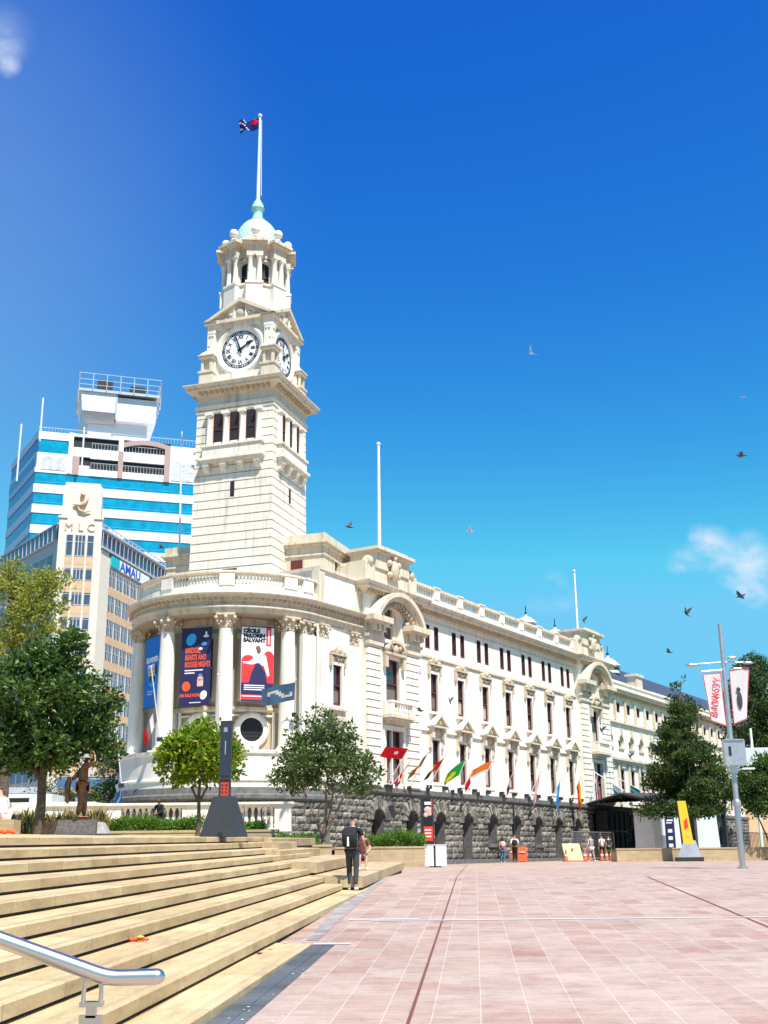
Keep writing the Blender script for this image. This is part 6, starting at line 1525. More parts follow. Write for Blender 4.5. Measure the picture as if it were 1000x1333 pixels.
for (s, y) in ((29.5, -6.4), (13.6, -5.9), (20.6, -6.4)):
    b = MB(FM); b.box(s-.16, s+.16, y-.16, y+.16, 0, 3.9); b.build('canopy_post', M['black'], cn)
b = MB(FM); b.tube([(12.8, -6.75, 1.9), (12.8, -6.75, 4.5)], .17, 12); b.build('rain_pipe', M['polewhite'], cn)
for s in (15.5, 20): b = MB(FM); b.sphere((s, -3.4, 4.3), .14, seg=10, rings=6); b.build('downlight', M['polewhite'], cn, True)
dk = empty('dark_entrance_lobby', tuple(FM @ Vector((18, -1, 0))), 0, 'dark glazed entrance lobby in the basalt wall under the canopy', 'entrance lobby')
b = MB(FM); b.box(15.4, 19.6, -1.3, -.5, 0, 3.9); b.build('lobby_wall', M['dark'], dk)
b = MB(FM)
for k in range(5): b.box(15.4+k*1.03, 15.48+k*1.03, -1.38, -1.3, 0, 3.9)
b.box(15.4, 19.6, -1.4, -1.3, 2.3, 2.4); b.build('lobby_frame', M['black'], dk)
kk = empty('white_kiosk', tuple(FM @ Vector((17, -6, 0))), 0, 'white kiosk with slanted side walls under the right end of the entrance canopy', 'kiosk')
b = MB(FM); b.box(14.3, 18.9, -7.0, -4.0, 0, 3.62); b.build('kiosk_box', M['white'], kk)
b = MB(FM); b.prism([(21.4, -7.0, 0), (26.0, -7.0, 0), (25.3, -7.0, 3.62), (22.1, -7.0, 3.62)], (0, 3, 0)); b.build('kiosk_wing', M['white'], kk)
b = MB(FM); b.box(18.9, 21.3, -6.6, -4, 0, 3.6); b.build('kiosk_gap', M['black'], kk)
b = MB(FM); b.box(13.1, 14.3, -6.7, -5.8, 0, 3.6); b.build('kiosk_side', M['galv'], kk)
b = MB(FM); b.box(16.6, 16.85, -7.04, -7.0, 0, 3.62); b.build('kiosk_joint', M['black'], kk)
q = at(874, 1103, 85.5)
wf = empty('wayfinding_board', (q.x, 85.5, .2), R(-6), 'dark blue wayfinding board with white pictograms in front of the white kiosk', 'sign')
Wf = ROOTM[wf.name]; zt = at(876, 1064, 85.5).z-.2; b = MB(Wf); b.box(-.33, .33, -.05, .05, 0, zt); b.build('board', M['navy'], wf)
b = MB(Wf); b.box(-.24, .24, -.06, -.05, zt-.26, zt-.14); b.box(-.24, .16, -.06, -.05, zt-.42, zt-.34)
for k in (.95, 1.45, 1.95): b.box(-.15, .15, -.06, -.05, zt-k-.1, zt-k+.14)
b.build('pictograms', M['bwhite'], wf)
# ---------------- far right basalt fence line is the basement itself; black railings on it
rl = empty('iron_railing', tuple(FM @ Vector((50, -3, 0))), 0, 'black iron railing in front of the basalt basement on the right', 'railing')
b = MB(FM)
for k in range(34): b.box(42+k*.5, 42.05+k*.5, -3, -2.95, .9, 2.6)
b.box(42, 59, -3.02, -2.93, 2.55, 2.62); b.box(42, 59, -3.02, -2.93, 1.1, 1.17); b.build('rails', M['black'], rl)

# ================================================================== banners between the columns
def banner_frame(px, ptop, pbot, r_, a):
    c = ring(r_, a); return None
specs = [(234.0, 12.15, 8.35, 1.95), (196.5, 12.25, 8.2, 1.72), (159.0, 12.3, 8.35, 1.75)]
def bframe(a, r_=4.98):
    c = ring(r_, a); out = Vector((math.sin(R(a)), math.cos(R(a)), 0)); tx = Vector((0,0,1)).cross(out)
    return Matrix(((tx.x, -out.x, 0, c[0]), (tx.y, -out.y, 0, c[1]), (0, 0, 1, 0), (0, 0, 0, 1)))
# 1 blue
def banner_base(i, mat, label):
    a, zt, zb, w_ = specs[i]; Mx = bframe(a); o = Mx.translation
    e_ = empty('event_banner', (o.x, o.y, zb), 0, label, 'banner', 'event banners hung between the columns')
    b = MB(Mx); b.box(-w_/2, w_/2, -.015, .015, zb, zt); c_ = b.build('banner_cloth', mat, e_)
    b = MB(Mx); b.tube([(-w_/2-.05, 0, zt), (w_/2+.05, 0, zt)], .03, 8); b.tube([(-w_/2-.05, 0, zb), (w_/2+.05, 0, zb)], .03, 8)
    for x in (-w_/2-.02, w_/2+.02): b.tube([(x, 0, zt), (x*1.05, .15, zt+.55)], .012, 5); b.tube([(x, 0, zb), (x*1.05, .15, zb-.3)], .012, 5)
    b.build('banner_rod', M['black'], e_); return e_, Mx, zb, zt, w_, c_
def disc(b, x, z, rx, rz, y=-.021, n=20, rot=0):
    b.poly([(x+rx*math.cos(2*math.pi*k/n)*math.cos(rot)-rz*math.sin(2*math.pi*k/n)*math.sin(rot), y, z+rx*math.cos(2*math.pi*k/n)*math.sin(rot)+rz*math.sin(2*math.pi*k/n)*math.cos(rot)) for k in range(n)])
e_, Mx, zb, zt, w_, c_ = banner_base(0, M['bblue'], 'bright blue summer event banner between the two leftmost columns')
b = MB(Mx); add_text(b, 'SUMMER', .38, -.05, -.02, zb+2.55, bold=.02); add_text(b, 'POPS', .36, -.16, -.02, zb+2.17, bold=.02); b.box(-.5, .15, -.021, -.017, zb+.84, zb+.88); b.box(-.5, .05, -.021, -.017, zb+.70, zb+.74); b.build('banner_lettering', M['bwhite'], c_)
b = MB(Mx); b.box(-.55, .42, -.02, -.016, zb+1.88, zb+2.0); b.box(-.5, .3, -.02, -.016, zb+1.7, zb+1.82); b.build('yellow_lines', M['signyellow'], c_)
b = MB(Mx); disc(b, .05, zb+1.5, .5, .42, -.017); disc(b, .52, zb+1.0, .06, .8, -.017); b.build('pale_motif', M['bcyan'], c_)
b = MB(Mx); disc(b, -.22, zb+1.52, .13, .2); disc(b, .25, zb+1.48, .16, .2); disc(b, .45, zb+1.95, .12, .25); b.build('dark_motif', M['navy'], c_)
e_, Mx, zb, zt, w_, c_ = banner_base(1, M['navy'], 'navy banner with orange headline letters between the middle columns')
b = MB(Mx); hl = ['BRIDGE,', 'BEASTS AND', 'BOOGIE NIGHTS']
for i, s in enumerate(hl): add_text(b, s, .40, -.62, -.02, zb+2.86-.37*i, bold=.012, align='LEFT', squash=(.60, .53, .48)[i])
add_text(b, 'ON SALE NOW!', .24, -.25, -.02, zb+.52, bold=.008, squash=.7); disc(b, -.5, zb+1.0, .24, .26); b.build('banner_lettering', M['borange'], c_)
b = MB(Mx); b.box(-.62, .42, -.021, -.017, zb+1.80, zb+1.86); b.box(-.62, -.05, -.021, -.017, zb+1.66, zb+1.72); disc(b, .5, zb+.52, .19, .24, rot=-.4); b.box(-.3, .35, -.021, -.017, zb+.13, zb+.17); disc(b, .55, zb+3.6, .16, .07); disc(b, .55, zb+3.72, .06, .14); disc(b, .25, zb+2.95, .12, .07); b.build('white_details', M['bwhite'], c_)
b = MB(Mx); disc(b, -.3, zb+3.45, .27, .34, rot=-.5); b.build('blue_motif', M['bcyan'], c_)
b = MB(Mx); b.box(.12, .46, -.021, -.017, zb+.98, zb+1.38); disc(b, .29, zb+1.38, .17, .13); b.build('peach_motif', M['peach'], c_)
b = MB(Mx); disc(b, .29, zb+1.56, .12, .08, -.022); disc(b, .45, zb+3.2, .16, .1, -.02); b.build('violet_motif', FC['sky'], c_)
e_, Mx, zb, zt, w_, c_ = banner_base(2, M['bwhite'], 'white and red singer banner with black headline between the two right columns')
b = MB(Mx)
for i, s in enumerate(['CÉCILE', 'McLORIN', 'SALVANT']): add_text(b, s, .28, -.78, -.02, zb+3.72-.25*i, bold=.022, align='LEFT', squash=1.0)
b.build('banner_lettering', M['black'], c_)
b = MB(Mx); b.box(-.86, .87, -.019, -.0165, zb+1.0, zb+2.2); disc(b, -.5, zb+2.15, .36, .3, -.018); disc(b, .6, zb+2.3, .3, .4, -.018); b.box(.45, .72, -.019, -.0165, zb+2.95, zb+3.93); b.box(-.86, .87, -.022, -.0165, zb+.12, zb+.38); b.build('red_sofa', M['bred'], c_)
b = MB(Mx); b.box(-.86, .87, -.0195, -.0165, zb+.38, zb+1.0); b.poly([(-.45, -.024, zb+1.0), (.55, -.024, zb+1.0), (.42, -.024, zb+1.6), (.1, -.024, zb+2.05), (-.1, -.024, zb+2.0), (-.32, -.024, zb+1.5)]); b.box(-.86, .87, -.022, -.0165, zb+.02, zb+.12); b.build('dark_skirt', M['navy'], c_)
b = MB(Mx); b.poly([(-.8, -.023, zb+2.1), (-.45, -.023, zb+2.1), (-.1, -.023, zb+2.4), (.1, -.023, zb+2.5), (.45, -.023, zb+2.45), (.55, -.023, zb+2.0), (.66, -.023, zb+1.4), (.55, -.023, zb+1.35), (.35, -.023, zb+1.9), (0, -.023, zb+2.05), (-.3, -.023, zb+1.95), (-.75, -.023, zb+2.0)]); add_text(b, '1', .01, 5, 5, 0) if False else None
for k in range(3): b.box(-.7, .4, -.0255, -.02, zb+.62+k*.11, zb+.67+k*.11)
b.box(-.8, .55, -.026, -.022, zb+.28, zb+.33); add_text(b, 'JAZZ', .22, .585, -.02, zb+3.45, rot=R(-90), bold=.01) if False else b.box(.55, .63, -.021, -.019, zb+3.05, zb+3.8)
b.build('white_blouse', M['bwhite'], c_)
b = MB(Mx); disc(b, .06, zb+2.7, .12, .17, -.024); disc(b, .02, zb+2.83, .13, .12, -.025); b.build('portrait_head', M['skin2'], c_)

# ================================================================== flags
def flag(pb, pt, label, mats, W, H, udir, vdir=(0,0,-1), mfun=None, amp=.1, droop=.3, wv=1.5, start=.0, ph=0.0):
    pb = Vector(pb); pt = Vector(pt); e_ = empty('flag', tuple(pb), 0, label, 'flag', 'flags flown on the town hall')
    b = MB(); b.tube([pb, pt], [.032, .024], 7); b.sphere(tuple(pt), .05, seg=7, rings=5); b.build('flagpole', M['polewhite'], e_)
    b = MB(); b.box(pb.x-.12, pb.x+.12, pb.y-.12, pb.y+.12, pb.z-.12, pb.z+.08); b.build('socket', M['black'], e_)
    d = (pb-pt).normalized(); b = MB(); cloth(b, pt+d*start, udir, tuple(d) if vdir is None else vdir, W, H, 12, 8, amp, wv, droop, mfun, phase=ph); b.build('flag_cloth', [FC[m_] for m_ in mats], e_)
def fl(s, lean_s, out, up): # pole on the ledge: base at station s, tip leaning outwards
    b_ = FM @ Vector((s, -.45, 4.45)); t_ = FM @ Vector((s+lean_s, -.45-out, 4.45+up)); return b_, t_
def stripes(*k):
    n_ = len(k); return lambda a, c: k[min(int(c*n_), n_-1)]
def vst(*k):
    n_ = len(k); return lambda a, c: k[min(int(a*n_), n_-1)]
U = tuple((FM.to_3x3() @ Vector((-.75, -.3, 0))))
def st_of(px, py=1022):
    d = ray(px, py); n_ = Vector((math.cos(A), -math.sin(A), 0)); t_ = ((P+n_*.45)-CAMO).dot(n_)/d.dot(n_); return (FM.inverted() @ (CAMO+d*t_)).x
defs = [
 (504, 1.45, 2.0, 'plain red flag with a white mark streaming to the left, first on the wall', ['red','white'], 1.45, .8, (-1,-.3,.04), lambda a, c: 1 if (abs(a-.4) < .1 and abs(c-.5) < .16) else 0, -.05, 0.0),
 (509, 1.5, 1.5, 'red and white striped flag hanging on the second pole from the left', ['red','white'], 1.0, .8, (-.6,-.3,-.8), stripes(0,1,0), .2, .3),
 (533, 1.35, 2.0, 'yellow, red and green flag with a grey end, third on the wall', ['grey','yellow','red','green'], 1.6, .9, (-.75,-.2,-.75), vst(0,1,2,3), .2, 0.1),
 (557, 1.3, 2.0, 'red flag with a black and yellow trailing end, fourth on the wall', ['red','yellow','black'], 1.4, .75, (-.8,-.2,-.6), vst(0,0,1,2), .2, .2),
 (589, 1.0, 1.9, 'green and yellow flag, fifth on the wall', ['green','yellow'], 1.5, 1.2, (-.75,.1,-.35), lambda a, c: 1 if abs(a-.6)+abs(c-.65) < .32 else 0, .4, 0.0),
 (600, 1.1, 1.8, 'white and red flag close beside the green and yellow one', ['white','red'], 1.1, .95, (-.3,-.2,-.9), vst(0,1), .2, .3),
 (622, 1.1, 2.0, 'orange flag with a white lower edge streaming left', ['orange','white'], 1.6, .85, (-.95,.0,-.25), lambda a, c: 1 if c > .75 else 0, .3, .0),
 (655, .9, 1.7, 'dark purple and navy flag hanging limply, left of the pink one', ['purple','navy','red'], 1.5, .7, (-.35,-.1,-1), stripes(0,1,2), .1, .2),
 (688, 1.0, 1.8, 'pink and white flag hanging limply, left of the blue one', ['pink','white','red'], 1.9, .8, (-.2,-.05,-1), stripes(0,1,0), .05, .1),
 (717, .8, 1.4, 'bright blue flag hanging straight down', ['sky','blue'], 1.9, .6, (-.1,.0,-1), stripes(0,1,0), .0, .1),
 (742, .9, 1.8, 'yellow, orange and red flag hanging limply, right of the blue one', ['yellow','orange','red'], 2.0, .7, (.05,.0,-1), stripes(0,1,2), .0, .2),
 (765, .9, 2.1, 'red, white and navy flag hanging limply near the canopy', ['red','white','navy'], 2.1, .7, (.0,.0,-1), stripes(0,1,2), .0, .1),
]
for (px, out, up, lab, ms, W, H, ud, mf, dr_, stt) in defs:
    s = st_of(px); a_, c_ = fl(s, 0, out, up); flag(a_, c_, lab, ms, W*.9, H*.88, ud, None, mf, .09, dr_, 1.4, stt, px*.7)
# two long spars above the canopy and their flags
for (pa, pb2, lab, ms) in (((771, 1003), (812, 1029), 'white flag on the lower long slanting spar above the canopy', ['white','teal']), ((792, 1006), (838, 1031), 'red-tipped flag on the upper long slanting spar above the canopy', ['teal','red'])):
    d = ray(*pa); n_ = Vector((math.cos(A), -math.sin(A), 0)); t_ = ((P+n_*.4)-CAMO).dot(n_)/d.dot(n_); q1 = CAMO+d*t_
    d = ray(*pb2); t_ = ((P+n_*3.6)-CAMO).dot(n_)/d.dot(n_); q2 = CAMO+d*t_
    flag(q1, q2, lab, ms, .8, 1.0, (0, 0, -1), None, vst(0,1), .08, 0, 1.2, .4)
# fixings and spotlights along the ledge
for k in range(16):
    s = -16+k*1.95; Mx = FM @ Matrix.Translation((s, -.3, 0)); o0 = Mx.translation
    e_ = empty('ledge_spotlight', (o0.x, o0.y, 4.38), 0, 'small dark floodlight on the ledge above the basalt wall', 'spotlight', 'floodlights on the ledge')
    b = MB(Mx); b.box(-.14, .14, -.12, .1, 4.5, 4.72); b.build('lamp_housing', M['black'], e_); b = MB(Mx); b.box(-.03, .03, -.03, .03, 4.36, 4.5); b.build('stem', M['galv'], e_)
# bow flags
def bowflag(pbx, ptx, Y, lab, ms, W, H, ud, mf, dr_=.1, stt=.05, amp=.12, yt=None):
    flag(at(*pbx, Y), at(*ptx, yt or Y-.8), lab, ms, W, H, ud, None, mf, amp, dr_, 1.3, stt, 1.0)
bowflag((208, 962), (197, 868), 59.2, 'grey and red flag drooping from a leaning white pole in front of the blue banner', ['grey','white','red'], 1.5, .7, (-.35,0,-.9), vst(0,1,0,2), 0, 2.0)
bowflag((158, 1022), (150, 925), 58.6, 'white and blue flag on the leaning pole left of the colonnade', ['blue','white'], 1.2, .8, (-.25,.5,-.8), stripes(0,1,0), .1, 3.4)
bowflag((286, 960), (284, 878), 59.0, 'purple and red flag hanging limply along the column left of the singer banner', ['purple','white','red'], 2.3, .28, (.03,0,-1), stripes(0,1,2), 0, .8, .05)
bowflag((383, 930), (385, 884), 60.0, 'steel-blue and white printed flag flying left across the singer banner', ['steelblue','white'], 1.75, .95, (-.97,-.05,-.22), lambda a, c: 1 if (abs(c-.5-.2*math.sin(a*7)) < .10 and .12 < a < .85) else 0, -.05, .15, .10)

# ================================================================== street things on the left
q = at(52, 1050, 64)
tk = empty('white_truck', (q.x, 64, .15), 0, 'white box truck with its dark open back parked behind the trees on the left', 'truck')
b = MB(); b.box(q.x-2.6, q.x+.9, 63, 65.5, .9, 4.0); b.build('box_body', M['blockwhite'], tk)
b = MB(); b.box(q.x-2.5, q.x-.3, 62.95, 63.0, 1.3, 3.8); b.build('open_back', M['dark'], tk)
b = MB(); b.frustum((q.x+.9, q.x+2.6, 63, 65.5), (q.x+.9, q.x+1.9, 63.1, 65.4), .8, 2.9); b.build('cab', M['blockwhite'], tk)
b = MB(); b.box(q.x+1.1, q.x+1.9, 62.97, 63.02, 1.8, 2.6); b.build('cab_window', M['glass'], tk)
for x in (q.x-1.8, q.x+1.6):
    b = MB(Matrix.Translation((x, 63, .55)) @ Matrix.Rotation(R(90), 4, 'X')); b.lathe([(.0, .12), (.42, .12), (.45, .05), (.45, -.2), (0, -.2)], seg=20, cap=False); b.build('wheel', M['black'], tk, True)
q = at(38, 1053, 56)
cr_ = empty('parked_car', (q.x, 56, .15), R(8), 'silver car whose windscreen shows behind the flax, left of the big trunk', 'car')
Cm = ROOTM[cr_.name]
b = MB(Cm); prof = [(-2.1, .35), (2.1, .35), (2.15, .75), (1.3, .98), (.7, 1.48), (-.9, 1.5), (-1.7, 1.02), (-2.15, .9)]
b.prism([(x, -.85, z_) for x, z_ in prof], (0, 1.7, 0)); b.build('body', M['polewhite'], cr_)
b = MB(Cm); b.prism([(x, -.87, z_) for x, z_ in ((-1.4, 1.05), (1.15, 1.02), (.66, 1.42), (-.85, 1.44))], (0, 1.74, 0)); b.prism([(1.32, -.7, .98), (1.3, .7, .98), (.74, .6, 1.47), (.74, -.6, 1.47)], (.02, 0, .02)); b.build('windows', M['glass'], cr_)
for x in (-1.3, 1.3):
    for y in (-.87, .75): b = MB(Cm @ Matrix.Translation((x, y, .32)) @ Matrix.Rotation(R(90), 4, 'X')); b.lathe([(0, .08), (.3, .08), (.33, .03), (.33, -.12), (0, -.12)], seg=18, cap=False); b.build('wheel', M['black'], cr_, True)

# ================================================================== works: fence, cones, barriers, board
def sz(px, py, Y): q = at(px, py, Y); return Vector((q.x, Y, plaza_z(Y)))
p = sz(746, 1118, 86); p2_ = sz(801, 1118, 91)
fc = empty('mesh_fence', tuple(p), math.atan2((p2_-p).y, (p2_-p).x), 'grey wire mesh works fence in front of the dark entrance lobby', 'fence')
Fc = ROOTM[fc.name]; L = (p2_-p).length; b = MB(Fc)
for k in range(4): b.tube([(L*k/3, 0, 0), (L*k/3, 0, 2.0)], .03, 6)
b.tube([(0, 0, 2.0), (L, 0, 2.0)], .03, 6); b.tube([(0, 0, .15), (L, 0, .15)], .02, 6); b.build('fence_frame', M['galv'], fc)
b = MB(Fc)
for k in range(int(L/.18)): b.box(k*.18, k*.18+.012, -.006, .006, .15, 2.0)
for k in range(12): b.box(0, L, -.005, .005, .2+k*.15, .21+k*.15)
b.build('wire_mesh', M['galv'], fc)
cl = ['orange traffic cone left of the tan board', 'orange traffic cone just behind the left edge of the tan board', 'orange traffic cone just right of the tan board', 'orange traffic cone beside the woman in white shorts, on her left', 'orange traffic cone right of the woman in white shorts', 'orange traffic cone second from the right by the fence', 'rightmost orange traffic cone, next to the low sandstone wall']
for (px, Y), lab in zip(((737, 82), (742, 84), (762, 82.5), (768, 83.5), (784, 84), (790, 85), (796, 86)), cl):
    o0 = sz(px, 1118, Y); e_ = empty('traffic_cone', tuple(o0), 0, lab, 'cone', 'orange traffic cones by the works fence')
    b = MB(Matrix.Translation(o0)); b.lathe([(.17, .03), (.15, .06), (.045, .75), (.035, .77)], seg=12); b.build('cone', M['orange'], e_, True)
    b = MB(Matrix.Translation(o0)); b.box(-.24, .24, -.24, .24, 0, .04); b.build('foot', M['black'], e_)
    b = MB(Matrix.Translation(o0)); b.lathe([(.118, .35), (.098, .45)], seg=12, cap=False); b.build('white_band', M['white'], e_, True)
o0 = sz(748, 1118, 82.6); e_ = empty('tan_board', tuple(o0), R(-5), 'tan plywood works board leaning between the orange cones', 'board'); Bm = ROOTM[e_.name]
b = MB(Bm); b.prism([(-.6, -.1, .05), (.6, -.1, .05), (.4, .45, 1.15), (-.78, .45, 1.15)], (0, .04, .02)); b.build('panel', M['cream_board'], e_)
b = MB(Bm); b.sphere((-.1, .17, .8), .07, seg=6, rings=5); b.box(-.7, .7, .3, .36, 0, .08); b.build('fixing', M['black'], e_)
for px, lab in ((663, 'orange plastic works barrier left of the pedestrian in black'), (680, 'orange plastic works barrier right of the pedestrian in black')):
    o0 = sz(px, 1120, 80.5); e_ = empty('works_barrier', tuple(o0), 0, lab, 'barrier', 'orange barriers by the basalt wall'); b = MB(Matrix.Translation(o0)); b.frustum((-.34, .34, -.2, .2), (-.28, .28, -.08, .08), .08, 1.0); b.box(-.32, -.16, -.2, .2, 0, .1); b.box(.16, .32, -.2, .2, 0, .1); b.build('barrier_shell', M['orange'], e_)
    b = MB(Matrix.Translation(o0)); b.box(-.2, .2, -.19, -.12, .6, .68); b.build('reflector', M['peach'], e_)
# litter
o0 = at(178, 1226, 12)
# find the tread point under that pixel
def on_steps(px, py):
    d = ray(px, py)
    for j in range(9, -1, -1):
        H = 1.42-.15*j; # plane z = EYE+.0165Y-.022X-H
        t_ = (-H)/(d.z-.0165*d.y+.022*d.x)
        q = CAMO+d*t_; qq = q.x*math.cos(A_ST)-q.y*math.sin(A_ST)
        lo = -(2.24+.48*j)
        if t_ > 0 and lo-.48 <= qq <= lo: return q
    return None
q = on_steps(176, 1226) or sp(9, -3.9, 1.27-.15)
lt = empty('food_wrapper', tuple(q), 0, 'crumpled orange and white food wrapper lying on a step', 'litter'); b = MB(); random.seed(4)
for k in range(7): b.sphere((q.x-.12+k*.04, q.y+random.uniform(-.03, .03), q.z+.025), .03, 1.2, 1, random.uniform(.5, .9), seg=6, rings=4)
b.build('wrapper', M['borange'], lt); b = MB(); b.sphere((q.x+.06, q.y-.02, q.z+.05), .03, 1.4, 1, .5, seg=6, rings=4); b.sphere((q.x-.08, q.y-.03, q.z+.045), .025, 1.4, 1, .5, seg=6, rings=4); b.build('paper', M['signyellow'], lt)
random.seed(77); names = 0
b = MB()
for _ in range(34):
    p_ = random.uniform(5, 16); q_ = random.uniform(-2.15, -1.6); v = sp(p_, q_, 0); s_ = random.uniform(.005, .014)
    b.sphere((v.x, v.y, plaza_z(v.y)+.01), s_, 1, random.uniform(.6, 1.6), .35, seg=6, rings=4)
tag(b.build('litter_crumbs', M['whiteline']), 'pale crumbs and petals scattered over the slate border', 'litter', kind='stuff')
lv = [(336, 1240), (352, 1236), (338, 1242), (371, 1228)]
for i, (px, py_) in enumerate(lv):
    q = on_steps(px, py_)
    if q is None: continue
    b = MB(); b.sphere((q.x, q.y, q.z+.012), .03, 1.3, 1, .35, seg=6, rings=4); o = b.build('fallen_leaf', M['tan'] if i % 2 else M['bark']); rebase(o, tuple(q)); tag(o, ['brown fallen leaf on the bottom step, leftmost of the few there', 'larger tan fallen leaf on the bottom step', 'small brown fallen leaf touching the leftmost one on the bottom step', 'tan fallen leaf farthest up the bottom step'][i], 'leaf', 'fallen leaves on the bottom step')
# ================================================================== figures
def skinmesh(name, chains, mat, parent, sub=2, Mx=None):
    # chains: list of lists of (point, radius[, radius_y]); the first point of later chains may repeat an earlier point to join there
    pts = []; rad = []; edges = []; idx = {}
    for ch in chains:
        prev = None
        for it in ch:
            p = tuple(round(c, 4) for c in it[0]); 
            if p not in idx: idx[p] = len(pts); pts.append(p); rad.append((it[1], it[2] if len(it) > 2 else it[1]))
            k = idx[p]
            if prev is not None and prev != k: edges.append((prev, k))
            prev = k
    me = bpy.data.meshes.new(name); me.from_pydata(pts, edges, []); me.update()
    o = bpy.data.objects.new(name, me); COL.objects.link(o)
    md = o.modifiers.new('skin', 'SKIN'); md.use_smooth_shade = True; md.branch_smoothing = .3
    if not me.skin_vertices:
        bpy.context.view_layer.objects.active = o
    sv = me.skin_vertices[0].data if len(me.skin_vertices) else None
    for i, r_ in enumerate(rad): sv[i].radius = r_; sv[i].use_root = (i == 0)
    sb = o.modifiers.new('sub', 'SUBSURF'); sb.levels = sub; sb.render_levels = sub
    dg = bpy.context.evaluated_depsgraph_get(); dg.update()
    m2 = bpy.data.meshes.new_from_object(o.evaluated_get(dg)); bpy.data.objects.remove(o)
    m2.name = name; m2.materials.clear(); m2.materials.append(mat)
    for p in m2.polygons: p.use_smooth = True
    ob = bpy.data.objects.new(name, m2); COL.objects.link(ob)
    if parent is not None: ob.parent = parent; ROOTM[ob.name] = ROOTM[parent.name]
    return ob
V = Vector
def lerp(a, c, t_): return V(a).lerp(V(c), t_)
def hand_chains(w, d, up, s=1.0, curl=.5):
    # w wrist, d direction of the hand, up = palm normal
    d = V(d).normalized(); n = V(up).normalized(); sd = d.cross(n).normalized(); w = V(w); out = []
    palm = w+d*.05*s; kn = w+d*.09*s
    out.append([(w, .026*s, .02*s), (palm, .036*s, .017*s), (kn, .036*s, .014*s)])
    for i, (o_, L) in enumerate(((-.03, .065), (-.01, .078), (.011, .072), (.03, .055))):
        b0 = palm+sd*o_*.6*s+d*.015*s; b1 = kn+sd*o_*s; b2 = b1+(d*(1-curl*.3)-n*curl*.5).normalized()*L*.5*s; b3 = b2+(d*(1-curl)-n*curl).normalized()*L*.5*s
        out.append([(palm, .036*s, .017*s), (b1, .0095*s), (b2, .0085*s), (b3, .007*s)])
    t1 = w+d*.03*s-sd*.035*s; t2 = t1+(d*.8-sd*.6).normalized()*.035*s; t3 = t2+(d*.9-n*.3).normalized()*.03*s
    out.append([(palm, .036*s, .017*s), (t1, .013*s), (t2, .010*s), (t3, .008*s)])
    return out
